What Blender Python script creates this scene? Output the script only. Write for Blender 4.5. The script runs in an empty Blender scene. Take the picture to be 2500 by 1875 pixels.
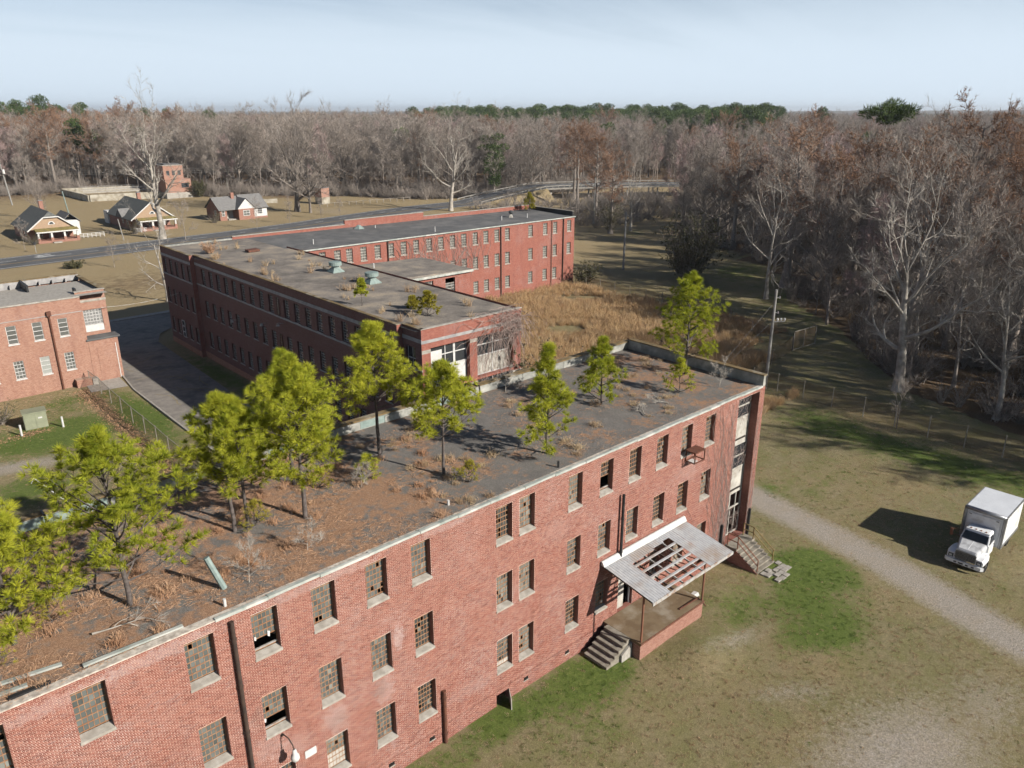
import bpy, math, random
import numpy as np
from mathutils import Vector, Matrix

# ------------------------------------------------------------------ camera, sky, sun, exposure
sc = bpy.context.scene
R = math.radians
CAM = Vector((0.0, 0.0, 30.1))
cam_d = bpy.data.cameras.new('camera'); cam = bpy.data.objects.new('camera', cam_d); sc.collection.objects.link(cam)
cam.location = CAM
cam.rotation_euler = (R(90 - 19.6), 0, R(47.75 - 90))
cam_d.sensor_width = 36; cam_d.lens = 36 * 1880 / 2500; cam_d.clip_start = 0.5; cam_d.clip_end = 60000
sc.camera = cam
SUN = Vector((-2.34, 6.5, -3.6)).normalized()          # the way the light travels
sun_el = math.asin(-SUN.z); sun_az = math.atan2(-SUN.x, -SUN.y)   # from +Y towards +X
w = bpy.data.worlds.new('World'); sc.world = w; w.use_nodes = True
wn = w.node_tree; wn.nodes.clear()
def N_(nt, t, **k):
    n = nt.nodes.new(t)
    for a, b in k.items():
        if a.startswith('i_'):
            key = a[2:]; key = int(key) if key.isdigit() else key.replace('_', ' ')
            n.inputs[key].default_value = b
        else: setattr(n, a, b)
    return n
def lk(nt, a, b): nt.links.new(a, b)
sky = N_(wn, 'ShaderNodeTexSky', sky_type='NISHITA', sun_disc=False, sun_elevation=sun_el, sun_rotation=sun_az,
         altitude=60, air_density=0.7, dust_density=0.5, ozone_density=2.0)
geo = N_(wn, 'ShaderNodeTexCoord')
# thin cirrus veil: stretched noise on the sky direction flattened to a cloud layer
sep = N_(wn, 'ShaderNodeSeparateXYZ'); lk(wn, geo.outputs['Generated'], sep.inputs[0])
zz = N_(wn, 'ShaderNodeMath', operation='MAXIMUM', i_1=0.02); lk(wn, sep.outputs['Z'], zz.inputs[0])
za = N_(wn, 'ShaderNodeMath', operation='ADD', i_1=0.10); lk(wn, zz.outputs[0], za.inputs[0])
dx = N_(wn, 'ShaderNodeMath', operation='DIVIDE'); lk(wn, sep.outputs['X'], dx.inputs[0]); lk(wn, za.outputs[0], dx.inputs[1])
dy = N_(wn, 'ShaderNodeMath', operation='DIVIDE'); lk(wn, sep.outputs['Y'], dy.inputs[0]); lk(wn, za.outputs[0], dy.inputs[1])
cmb = N_(wn, 'ShaderNodeCombineXYZ'); lk(wn, dx.outputs[0], cmb.inputs[0]); lk(wn, dy.outputs[0], cmb.inputs[1])
mp = N_(wn, 'ShaderNodeMapping'); mp.inputs['Rotation'].default_value = (0, 0, R(38)); mp.inputs['Scale'].default_value = (0.22, 0.75, 1)
lk(wn, cmb.outputs[0], mp.inputs[0])
nz = N_(wn, 'ShaderNodeTexNoise', i_Scale=0.8, i_Detail=7.0, i_Roughness=0.62, i_Distortion=0.5); lk(wn, mp.outputs[0], nz.inputs['Vector'])
rp = N_(wn, 'ShaderNodeMapRange', i_1=0.30, i_2=0.72, i_3=0.0062, i_4=0.0165); lk(wn, nz.outputs[0], rp.inputs[0])
zb = N_(wn, 'ShaderNodeMath', operation='ADD', i_1=0.03); lk(wn, zz.outputs[0], zb.inputs[0])      # a thin veil looks thicker towards the horizon
zp = N_(wn, 'ShaderNodeMath', operation='POWER', i_1=2.4); lk(wn, zb.outputs[0], zp.inputs[0])
tau = N_(wn, 'ShaderNodeMath', operation='DIVIDE'); lk(wn, rp.outputs[0], tau.inputs[0]); lk(wn, zp.outputs[0], tau.inputs[1])
ng_ = N_(wn, 'ShaderNodeMath', operation='MULTIPLY', i_1=-1.0); lk(wn, tau.outputs[0], ng_.inputs[0])
ex_ = N_(wn, 'ShaderNodeMath', operation='EXPONENT'); lk(wn, ng_.outputs[0], ex_.inputs[0])
op_ = N_(wn, 'ShaderNodeMath', operation='SUBTRACT', i_0=1.0); lk(wn, ex_.outputs[0], op_.inputs[1])
veil = N_(wn, 'ShaderNodeMix', data_type='RGBA', blend_type='MIX'); veil.inputs['B'].default_value = (9.2, 10.7, 12.2, 1)
lk(wn, op_.outputs[0], veil.inputs['Factor']); lk(wn, sky.outputs[0], veil.inputs['A'])
bg = N_(wn, 'ShaderNodeBackground', i_Strength=0.05); lk(wn, veil.outputs['Result'], bg.inputs['Color'])
out = N_(wn, 'ShaderNodeOutputWorld'); lk(wn, bg.outputs[0], out.inputs[0])
sl = bpy.data.lights.new('sun', 'SUN'); sl.energy = 5.0; sl.angle = R(0.53); sl.color = (1.0, 0.945, 0.86)
so = bpy.data.objects.new('sun', sl); sc.collection.objects.link(so); so.location = (60, -60, 90)
so.rotation_euler = SUN.to_track_quat('-Z', 'Y').to_euler()
sc.view_settings.view_transform = 'Standard'; sc.view_settings.look = 'None'
sc.view_settings.exposure = 0.66; sc.view_settings.gamma = 1.0; sc.view_settings.use_curve_mapping = False
cy = sc.cycles
cy.max_bounces = 5; cy.diffuse_bounces = 1; cy.glossy_bounces = 2; cy.transmission_bounces = 3; cy.transparent_max_bounces = 12; cy.volume_bounces = 0
cy.use_denoising = True; cy.use_adaptive_sampling = True; cy.adaptive_threshold = 0.035; cy.caustics_reflective = False; cy.caustics_refractive = False; cy.sample_clamp_indirect = 6

# ------------------------------------------------------------------ helpers
COL = sc.collection
rnd = random.Random(7)
class MB:
    def __init__(s): s.v = []; s.f = []; s.m = []
    def quad(s, a, b, c, d, mi=0):
        n = len(s.v); s.v += [tuple(a), tuple(b), tuple(c), tuple(d)]; s.f.append((n, n+1, n+2, n+3)); s.m.append(mi)
    def tri(s, a, b, c, mi=0):
        n = len(s.v); s.v += [tuple(a), tuple(b), tuple(c)]; s.f.append((n, n+1, n+2)); s.m.append(mi)
    def poly(s, pts, mi=0):
        n = len(s.v); s.v += [tuple(p) for p in pts]; s.f.append(tuple(range(n, n+len(pts)))); s.m.append(mi)
    def hexa(s, p, mi=0):          # p: 8 corners, bottom loop 0-3, top loop 4-7
        n = len(s.v); s.v += [tuple(q) for q in p]
        for q in ((3, 2, 1, 0), (4, 5, 6, 7), (0, 1, 5, 4), (1, 2, 6, 5), (2, 3, 7, 6), (3, 0, 4, 7)):
            s.f.append(tuple(n+i for i in q)); s.m.append(mi)
    def box(s, x0, x1, y0, y1, z0, z1, mi=0):
        s.hexa([(x0, y0, z0), (x1, y0, z0), (x1, y1, z0), (x0, y1, z0), (x0, y0, z1), (x1, y0, z1), (x1, y1, z1), (x0, y1, z1)], mi)
    def tube(s, p0, p1, r0, r1=None, n=6, mi=0, cap=False):
        if r1 is None: r1 = r0
        p0 = Vector(p0); p1 = Vector(p1); d = p1 - p0
        if d.length < 1e-6: return
        d.normalize(); a = d.orthogonal().normalized(); b = d.cross(a)
        k = len(s.v)
        for p, r in ((p0, r0), (p1, r1)):
            for i in range(n):
                t = 2*math.pi*i/n; s.v.append(tuple(p + a*(r*math.cos(t)) + b*(r*math.sin(t))))
        for i in range(n):
            j = (i+1) % n; s.f.append((k+i, k+j, k+n+j, k+n+i)); s.m.append(mi)
        if cap:
            s.f.append(tuple(k+n+i for i in range(n))); s.m.append(mi); s.f.append(tuple(k+n-1-i for i in range(n))); s.m.append(mi)
    def beam(s, p0, p1, w, h, mi=0, up=(0, 0, 1)):     # rectangular bar
        p0 = Vector(p0); p1 = Vector(p1); d = (p1-p0).normalized(); up = Vector(up)
        a = d.cross(up)
        if a.length < 1e-4: a = d.cross(Vector((1, 0, 0)))
        a.normalize(); b = a.cross(d).normalized(); a *= w/2; b *= h/2
        s.hexa([p0-a-b, p0+a-b, p1+a-b, p1-a-b, p0-a+b, p0+a+b, p1+a+b, p1-a+b], mi)
    def lathe(s, c, prof, n=16, mi=0):
        k = len(s.v); c = Vector(c)
        for r, z in prof:
            for i in range(n):
                t = 2*math.pi*i/n; s.v.append((c.x+r*math.cos(t), c.y+r*math.sin(t), c.z+z))
        for j in range(len(prof)-1):
            for i in range(n):
                i2 = (i+1) % n; s.f.append((k+j*n+i, k+j*n+i2, k+(j+1)*n+i2, k+(j+1)*n+i)); s.m.append(mi)
    def build(s, name, mats, parent=None, loc=None, smooth=False, rotz=0):
        me = bpy.data.meshes.new(name); me.from_pydata(s.v, [], s.f)
        if not isinstance(mats, (list, tuple)): mats = [mats]
        for m in mats: me.materials.append(m)
        if any(s.m): me.polygons.foreach_set('material_index', s.m)
        if smooth: me.polygons.foreach_set('use_smooth', [True]*len(me.polygons))
        me.update()
        return link(name, me, parent, loc, rotz)
def link(name, me, parent=None, loc=None, rotz=0):
    o = bpy.data.objects.new(name, me); COL.objects.link(o)
    if parent is not None: o.parent = parent
    if loc is not None: o.location = loc
    if rotz: o.rotation_euler = (0, 0, rotz)
    return o
def tag(o, label=None, cat=None, group=None, kind=None):
    for k, v in (('label', label), ('category', cat), ('group', group), ('kind', kind)):
        if v: o[k] = v
    return o
def thing(name, label, cat, loc=(0, 0, 0), rotz=0, group=None):
    o = bpy.data.objects.new(name, None); COL.objects.link(o); o.location = loc; o.rotation_euler = (0, 0, rotz)
    o.empty_display_size = 0.3
    return tag(o, label, cat, group)
def copy_thing(src, loc, rotz=0, scale=1.0, label=None, cat=None, group=None):
    r = src.copy(); COL.objects.link(r); r.location = loc; r.rotation_euler = (0, 0, rotz)
    r.scale = (scale,)*3 if not isinstance(scale, tuple) else scale
    tag(r, label, cat, group)
    for ch in src.children:
        c = ch.copy(); COL.objects.link(c); c.parent = r
        for g in ch.children:
            d = g.copy(); COL.objects.link(d); d.parent = c
    return r
def np_mesh(name, V, F, mats):
    V = np.asarray(V, dtype=np.float32); F = np.asarray(F, dtype=np.int32); k = F.shape[1]
    me = bpy.data.meshes.new(name); me.vertices.add(len(V)); me.vertices.foreach_set('co', V.ravel())
    me.loops.add(F.size); me.loops.foreach_set('vertex_index', F.ravel())
    me.polygons.add(len(F)); me.polygons.foreach_set('loop_start', np.arange(0, F.size, k, dtype=np.int32))
    for m in (mats if isinstance(mats, (list, tuple)) else [mats]): me.materials.append(m)
    me.update(); me.validate(); return me

# ------------------------------------------------------------------ materials
def new_mat(name):
    m = bpy.data.materials.new(name); m.use_nodes = True; nt = m.node_tree; nt.nodes.clear()
    b = N_(nt, 'ShaderNodeBsdfPrincipled'); o = N_(nt, 'ShaderNodeOutputMaterial'); lk(nt, b.outputs[0], o.inputs[0])
    b.inputs['Specular IOR Level'].default_value = 0.25
    return m, nt, b
def pos(nt):
    return N_(nt, 'ShaderNodeNewGeometry').outputs['Position']
def noise(nt, scale, detail=4, rough=0.55, vec=None, dist=0.0):
    n = N_(nt, 'ShaderNodeTexNoise', i_Scale=scale, i_Detail=detail, i_Roughness=rough, i_Distortion=dist)
    lk(nt, vec if vec is not None else pos(nt), n.inputs['Vector']); return n.outputs[0]
def ramp(nt, fac, stops):
    r = N_(nt, 'ShaderNodeValToRGB'); e = r.color_ramp.elements
    while len(e) < len(stops): e.new(0.5)
    for q, (p, c) in zip(e, stops): q.position = p; q.color = (c if len(c) == 4 else (*c, 1)) if isinstance(c, tuple) else (c, c, c, 1)
    lk(nt, fac, r.inputs[0]); return r.outputs[0]
def mix(nt, fac, a, b, mode='MIX'):
    m = N_(nt, 'ShaderNodeMix', data_type='RGBA', blend_type=mode)
    for sock, v in (('Factor', fac), ('A', a), ('B', b)):
        if isinstance(v, bpy.types.NodeSocket): lk(nt, v, m.inputs[sock])
        elif isinstance(v, (int, float)): m.inputs[sock].default_value = v if sock == 'Factor' else (v, v, v, 1)
        else: m.inputs[sock].default_value = (*v, 1) if len(v) == 3 else v
    return m.outputs['Result']
def math_(nt, op, a, b=0.0, clamp=False):
    m = N_(nt, 'ShaderNodeMath', operation=op, use_clamp=clamp)
    for i, v in enumerate((a, b)):
        if isinstance(v, bpy.types.NodeSocket): lk(nt, v, m.inputs[i])
        else: m.inputs[i].default_value = v
    return m.outputs[0]
def bump(nt, b, h, strength=0.3, dist=0.02):
    n = N_(nt, 'ShaderNodeBump', i_Strength=strength, i_Distance=dist); lk(nt, h, n.inputs['Height']); lk(nt, n.outputs[0], b.inputs['Normal'])
def plain(name, c1, c2=None, scale=3.0, rough=0.8, metal=0.0, bmp=0.0, lo=0.35, hi=0.65, rnd_obj=0.0, detail=5, c3=None, scale3=0.4, isl=0.0):
    m, nt, b = new_mat(name); b.inputs['Roughness'].default_value = rough; b.inputs['Metallic'].default_value = metal
    c2 = c2 or tuple(x*0.75 for x in c1)
    n = noise(nt, scale, detail); c = mix(nt, ramp(nt, n, [(lo, 0.0), (hi, 1.0)]), c1, c2)
    if c3: c = mix(nt, ramp(nt, noise(nt, scale3, 5, 0.6), [(0.5, 0.0), (0.68, 1.0)]), c, c3)
    if rnd_obj:
        oi = N_(nt, 'ShaderNodeObjectInfo'); v = math_(nt, 'MULTIPLY_ADD', oi.outputs['Random'], 2*rnd_obj); v.node.inputs[2].default_value = 1-rnd_obj
        c = mix(nt, 1.0, c, v, 'MULTIPLY')
    if isl:
        gi = N_(nt, 'ShaderNodeNewGeometry'); v = math_(nt, 'MULTIPLY_ADD', gi.outputs['Random Per Island'], 2*isl); v.node.inputs[2].default_value = 1-isl
        c = mix(nt, 1.0, c, v, 'MULTIPLY')
    lk(nt, c, b.inputs['Base Color'])
    if bmp: bump(nt, b, n, bmp)
    return m
BRICK_STOPS = [(0.0, (0.21, 0.07, 0.054)), (0.25, (0.31, 0.105, 0.078)), (0.6, (0.375, 0.137, 0.10)), (0.85, (0.42, 0.18, 0.135)), (1.0, (0.25, 0.12, 0.11))]
def brick_weather(nt, c, amount=1.0, patches=None):
    # pale lime bloom and grime with ragged shapes of their own
    e = math_(nt, 'MULTIPLY', ramp(nt, noise(nt, 0.32, 6, 0.6), [(0.50, 0.0), (0.68, 1.0)]), ramp(nt, noise(nt, 5.5, 5, 0.75), [(0.44, 0.0), (0.62, 0.62*amount)]))
    c = mix(nt, e, c, (0.46, 0.33, 0.31))
    mp_n = N_(nt, 'ShaderNodeMapping'); mp_n.inputs['Scale'].default_value = (1.6, 1.6, 0.22); lk(nt, pos(nt), mp_n.inputs[0])
    g = ramp(nt, noise(nt, 1.0, 6, 0.65, mp_n.outputs[0]), [(0.48, 0.0), (0.72, 0.34*amount)])
    c = mix(nt, g, c, (0.22, 0.085, 0.07))
    if patches:
        sx = N_(nt, 'ShaderNodeSeparateXYZ'); lk(nt, pos(nt), sx.inputs[0]); rag = noise(nt, 3.4, 8, 0.8)
        for (u, z, ru, rz_, col, st) in patches:
            du = math_(nt, 'POWER', math_(nt, 'DIVIDE', math_(nt, 'SUBTRACT', sx.outputs[0], u), ru), 2.0); dz = math_(nt, 'POWER', math_(nt, 'DIVIDE', math_(nt, 'SUBTRACT', sx.outputs[2], z), rz_), 2.0)
            q = math_(nt, 'ADD', math_(nt, 'ADD', du, dz), math_(nt, 'MULTIPLY', math_(nt, 'SUBTRACT', rag, 0.5), 6.5))
            c = mix(nt, ramp(nt, q, [(0.2, st*0.7), (1.0, 0.0)]), c, col)
    return c
LIME, SOOT = (0.56, 0.44, 0.42), (0.17, 0.10, 0.09)
STAINS = [(15.75, 7.55, 0.28, 0.75, LIME, 0.85), (14.9, 5.1, 0.6, 0.9, LIME, 0.6), (14.6, 5.3, 0.5, 0.6, SOOT, 0.55), (12.3, 5.1, 0.7, 0.9, LIME, 0.5), (12.4, 4.9, 0.5, 0.5, SOOT, 0.5), (9.0, 7.2, 0.35, 0.6, SOOT, 0.6), (9.3, 5.5, 0.9, 0.7, LIME, 0.4),
  (6.0, 11.95, 2.6, 0.32, LIME, 0.65), (12.5, 12.05, 3.0, 0.25, LIME, 0.55), (18.5, 12.1, 2.0, 0.2, LIME, 0.5), (37.6, 8.6, 1.6, 0.9, LIME, 0.35), (2.5, 11.8, 2.2, 0.35, LIME, 0.5), (20.0, 2.2, 2.2, 0.5, LIME, 0.3), (26.0, 9.0, 1.4, 0.9, LIME, 0.25), (10.2, 4.9, 0.9, 0.6, LIME, 0.35)]
def brick_piece(name, per_object):
    m, nt, b = new_mat(name); b.inputs['Roughness'].default_value = 0.9
    if per_object: r = N_(nt, 'ShaderNodeObjectInfo').outputs['Random']
    else: r = N_(nt, 'ShaderNodeNewGeometry').outputs['Random Per Island']
    c = ramp(nt, r, BRICK_STOPS); c = mix(nt, 0.16, c, ramp(nt, noise(nt, 40, 3), [(0.3, (0.2, 0.06, 0.04)), (0.7, (0.6, 0.25, 0.18))]))
    lk(nt, brick_weather(nt, c, 1.0, STAINS), b.inputs['Base Color']); return m
def brick_tex(name, tint=(1, 1, 1), mortar=(0.55, 0.36, 0.29), weather=1.0, dark=1.0):
    m, nt, b = new_mat(name); b.inputs['Roughness'].default_value = 0.9
    s = N_(nt, 'ShaderNodeSeparateXYZ'); lk(nt, pos(nt), s.inputs[0])
    run = math_(nt, 'ADD', s.outputs[0], s.outputs[1]); cv = N_(nt, 'ShaderNodeCombineXYZ'); lk(nt, run, cv.inputs[0]); lk(nt, s.outputs[2], cv.inputs[1])
    bt = N_(nt, 'ShaderNodeTexBrick', i_Scale=1.0); bt.offset = 0.5
    for k, v in (('Mortar Size', 0.0055), ('Mortar Smooth', 0.2), ('Brick Width', 0.21), ('Row Height', 0.0645), ('Bias', 0.0)): bt.inputs[k].default_value = v
    lk(nt, cv.outputs[0], bt.inputs['Vector'])
    T = lambda q: tuple(min(1, a*b_*dark) for a, b_ in zip(q, tint))
    bt.inputs['Color1'].default_value = (*T((0.30, 0.102, 0.077)), 1); bt.inputs['Color2'].default_value = (*T((0.42, 0.175, 0.132)), 1)
    bt.inputs['Mortar'].default_value = (*mortar, 1)
    lk(nt, brick_weather(nt, bt.outputs['Color'], weather), b.inputs['Base Color'])
    bump(nt, b, math_(nt, 'SUBTRACT', 1.0, bt.outputs['Fac']), 0.35, 0.008); return m
M = {}
M['brick_stuff'] = brick_piece('brick_pieces', False)
M['brick_obj'] = brick_piece('brick_single', True)
M['mortar'] = plain('mortar', (0.56, 0.37, 0.29), (0.44, 0.29, 0.23), 2.0, 0.95, c3=(0.58, 0.47, 0.41), scale3=0.5)
M['brick_wall'] = brick_tex('brick_wall')
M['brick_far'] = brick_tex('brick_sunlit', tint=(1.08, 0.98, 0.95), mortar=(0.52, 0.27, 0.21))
M['brick_shade'] = brick_tex('brick_shaded_tint', tint=(0.66, 0.86, 0.98), mortar=(0.22, 0.16, 0.15), weather=0.3)  # darker, greyer copy of the brick; the wall's shade is put into the tint
M['brick_orange'] = brick_tex('brick_orange', tint=(1.3, 1.75, 1.65), mortar=(0.62, 0.44, 0.34), weather=0.8)
M['brick_house'] = brick_tex('brick_house', tint=(1.15, 1.45, 1.4), weather=0.4)
M['concrete'] = plain('concrete', (0.55, 0.51, 0.45), (0.38, 0.35, 0.31), 4.0, 0.9, bmp=0.2)
M['sill'] = plain('sill_stone', (0.56, 0.52, 0.46), (0.38, 0.345, 0.295), 3.0, 0.9, bmp=0.15)
M['stone_band'] = plain('stone_band', (0.50, 0.48, 0.46), (0.34, 0.33, 0.33), 2.2, 0.9)
M['rust_bar'] = plain('rusty_bar', (0.34, 0.16, 0.08), (0.42, 0.27, 0.17), 9.0, 0.8, lo=0.42, hi=0.62)
M['rust'] = plain('rusty_steel', (0.22, 0.09, 0.055), (0.12, 0.055, 0.04), 6.0, 0.75)
M['rust_light'] = plain('rusty_post', (0.34, 0.15, 0.09), (0.24, 0.11, 0.07), 3.0, 0.75)
M['pipe'] = plain('dark_pipe', (0.10, 0.065, 0.05), (0.06, 0.045, 0.04), 3.0, 0.6)
M['black'] = plain('black_pipe', (0.025, 0.025, 0.028), (0.04, 0.04, 0.04), 3.0, 0.5)
M['dark'] = plain('dark_inside', (0.012, 0.011, 0.01), (0.02, 0.018, 0.016), 2.0, 0.95)  # near-black colour standing for the unlit space inside openings
M['inner'] = plain('inner_shade', (0.10, 0.085, 0.07), (0.06, 0.05, 0.045), 1.0, 0.95)  # room shade put into a dark base colour
M['coping'] = plain('coping_metal', (0.60, 0.61, 0.56), (0.36, 0.40, 0.36), 1.6, 0.7, bmp=0.2, c3=(0.74, 0.72, 0.66), scale3=0.9)
M['ledge'] = plain('ledge_mortar', (0.56, 0.50, 0.43), (0.30, 0.26, 0.22), 5.0, 0.95, bmp=0.4)
M['mossy'] = plain('mossy_shingles', (0.34, 0.27, 0.09), (0.20, 0.17, 0.08), 1.2, 0.95)
M['moss'] = plain('mossy_coping', (0.30, 0.20, 0.09), (0.17, 0.13, 0.07), 2.0, 0.95, bmp=0.3, c3=(0.40, 0.36, 0.28), scale3=0.7)
M['flash'] = plain('pale_flashing', (0.44, 0.44, 0.40), (0.25, 0.25, 0.225), 1.2, 0.8, c3=(0.62, 0.60, 0.54), scale3=1.1)
M['white'] = plain('white_paint', (0.80, 0.79, 0.77), (0.66, 0.65, 0.62), 3.0, 0.6)
M['panel'] = plain('weathered_panel', (0.68, 0.65, 0.58), (0.48, 0.45, 0.40), 1.3, 0.8, c3=(0.40, 0.36, 0.30), scale3=2.2)
M['shingle'] = plain('shingles', (0.20, 0.205, 0.19), (0.12, 0.125, 0.118), 2.2, 0.95, bmp=0.4)
M['shingle_grey'] = plain('grey_shingles', (0.30, 0.29, 0.28), (0.21, 0.205, 0.20), 2.2, 0.95, bmp=0.4)
M['green_metal'] = plain('green_patina', (0.34, 0.42, 0.39), (0.24, 0.31, 0.29), 4.0, 0.6)
M['galv'] = plain('galvanised', (0.66, 0.67, 0.68), (0.52, 0.53, 0.55), 3.0, 0.5, metal=0.15, c3=(0.46, 0.36, 0.28), scale3=0.4)
M['steel'] = plain('pale_steel', (0.62, 0.62, 0.60), (0.45, 0.42, 0.38), 6.0, 0.5, c3=(0.34, 0.20, 0.13), scale3=2.5)
M['deck_conc'] = plain('stained_deck', (0.30, 0.225, 0.14), (0.21, 0.145, 0.085), 1.1, 0.9, c3=(0.40, 0.34, 0.26), scale3=0.7)
M['step_conc'] = plain('old_steps', (0.40, 0.36, 0.30), (0.26, 0.23, 0.18), 3.0, 0.95, bmp=0.3)
M['yellow'] = plain('yellowed_rail', (0.42, 0.33, 0.13), (0.26, 0.16, 0.07), 5.0, 0.7)
M['post'] = plain('grey_wood_pole', (0.30, 0.29, 0.27), (0.40, 0.39, 0.37), 2.0, 0.9)
M['fence_post'] = plain('galvanised_post', (0.46, 0.43, 0.38), (0.33, 0.28, 0.22), 3.0, 0.7)
M['transformer'] = plain('transformer_paint', (0.36, 0.38, 0.26), (0.30, 0.32, 0.22), 2.0, 0.55)
M['bark'] = plain('bark', (0.27, 0.235, 0.205), (0.15, 0.125, 0.105), 5.0, 0.95, bmp=0.4, rnd_obj=0.25)
M['bark_pale'] = plain('pale_bark', (0.42, 0.385, 0.335), (0.22, 0.195, 0.165), 1.2, 0.9, rnd_obj=0.15)
M['bark_pine'] = plain('pine_bark', (0.125, 0.105, 0.095), (0.06, 0.05, 0.045), 6.0, 0.95, bmp=0.4)
def twig_mat(name, a, b_, trans=0.0, clump=0.0):
    m, nt, b = new_mat(name); b.inputs['Roughness'].default_value = 0.9; b.inputs['Specular IOR Level'].default_value = 0.1
    oi = N_(nt, 'ShaderNodeObjectInfo'); gi = N_(nt, 'ShaderNodeNewGeometry')
    f = math_(nt, 'MULTIPLY_ADD', oi.outputs['Random'], 0.65); lk(nt, math_(nt, 'MULTIPLY', gi.outputs['Random Per Island'], 0.35), f.node.inputs[2])
    if clump: f = math_(nt, 'ADD', math_(nt, 'MULTIPLY', f, 0.45), ramp(nt, noise(nt, clump, 3, 0.6), [(0.36, 0.0), (0.64, 0.6)]))
    c = mix(nt, f, a, b_)
    lk(nt, c, b.inputs['Base Color'])
    if trans:
        t = N_(nt, 'ShaderNodeBsdfTranslucent'); lk(nt, c, t.inputs[0]); ms = N_(nt, 'ShaderNodeMixShader', i_0=trans)
        lk(nt, b.outputs[0], ms.inputs[1]); lk(nt, t.outputs[0], ms.inputs[2]); o = [n for n in nt.nodes if n.type == 'OUTPUT_MATERIAL'][0]; lk(nt, ms.outputs[0], o.inputs[0])
    return m
M['twig'] = twig_mat('twigs_grey', (0.20, 0.165, 0.138), (0.345, 0.30, 0.262))
M['twig_pink'] = twig_mat('twigs_reddish', (0.30, 0.205, 0.195), (0.36, 0.27, 0.25))
M['twig_rust'] = twig_mat('cypress_needles', (0.23, 0.13, 0.08), (0.31, 0.19, 0.125), 0.15)
M['twig_pale'] = twig_mat('twigs_pale', (0.30, 0.27, 0.235), (0.40, 0.365, 0.32))
M['vine'] = twig_mat('dead_vines', (0.22, 0.165, 0.145), (0.34, 0.27, 0.24))
M['needle'] = twig_mat('pine_needles', (0.18, 0.235, 0.022), (0.62, 0.60, 0.065), 0.45, 2.6)
M['needle_y'] = twig_mat('pine_needles_yellow', (0.30, 0.26, 0.03), (0.38, 0.33, 0.05), 0.35)
M['needle_far'] = twig_mat('far_pine_needles', (0.055, 0.085, 0.03), (0.10, 0.135, 0.045), 0.15)
M['needle_dark'] = twig_mat('dark_leaves', (0.075, 0.075, 0.04), (0.15, 0.135, 0.075), 0.2)
M['straw'] = twig_mat('dry_grass', (0.36, 0.235, 0.145), (0.56, 0.44, 0.28), 0.3)
M['straw_red'] = twig_mat('dry_broomsedge', (0.42, 0.26, 0.14), (0.62, 0.46, 0.26), 0.35)
M['litter'] = twig_mat('pine_straw', (0.32, 0.165, 0.09), (0.56, 0.37, 0.235), 0.1)
M['grass'] = twig_mat('short_grass', (0.085, 0.15, 0.03), (0.15, 0.20, 0.05), 0.25)
def glass(name, c1, c2, rough=0.25, per_obj=False, spec=0.6):
    m, nt, b = new_mat(name); b.inputs['Roughness'].default_value = rough; b.inputs['Specular IOR Level'].default_value = spec
    g = N_(nt, 'ShaderNodeObjectInfo').outputs['Random'] if per_obj else N_(nt, 'ShaderNodeNewGeometry').outputs['Random Per Island']
    c = mix(nt, ramp(nt, g, [(0.0, 0.05), (0.30, 0.35), (0.80, 0.65), (1.0, 1.0)]), c1, c2)
    c = mix(nt, ramp(nt, noise(nt, 5.0, 4), [(0.4, 0.0), (0.7, 0.5)]), c, tuple(0.5*(p+q) for p, q in zip(c1, c2)))
    lk(nt, c, b.inputs['Base Color']); return m
M['pane'] = glass('dirty_panes', (0.04, 0.046, 0.046), (0.15, 0.16, 0.152))
M['pane_mid'] = glass('dirty_panes_pale', (0.09, 0.095, 0.088), (0.23, 0.235, 0.21)); M['pane_blk'] = glass('dirty_panes_dark', (0.012, 0.014, 0.014), (0.075, 0.08, 0.078))
M['gable'] = plain('tan_gable_brick', (0.56, 0.40, 0.27), (0.46, 0.32, 0.22), 3.0, 0.9)
M['pane_obj'] = glass('dirty_pane_single', (0.055, 0.062, 0.06), (0.155, 0.165, 0.155), per_obj=True)
M['pane_dark'] = glass('dark_glass', (0.02, 0.024, 0.03), (0.07, 0.075, 0.08), 0.15)  # dark bluish glass, used on several buildings
M['pane_pale'] = glass('pale_glass', (0.06, 0.06, 0.055), (0.22, 0.22, 0.20), 0.3)
M['glass_car'] = glass('windscreen', (0.015, 0.018, 0.02), (0.03, 0.035, 0.04), 0.05, spec=0.8)
m, nt, b = new_mat('chain_link'); b.inputs['Base Color'].default_value = (0.27, 0.19, 0.12, 1)
tr = N_(nt, 'ShaderNodeBsdfTransparent'); ms = N_(nt, 'ShaderNodeMixShader', i_0=0.36); o_ = [n for n in nt.nodes if n.type == 'OUTPUT_MATERIAL'][0]
lk(nt, tr.outputs[0], ms.inputs[1]); lk(nt, b.outputs[0], ms.inputs[2]); lk(nt, ms.outputs[0], o_.inputs[0]); M['link'] = m
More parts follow.
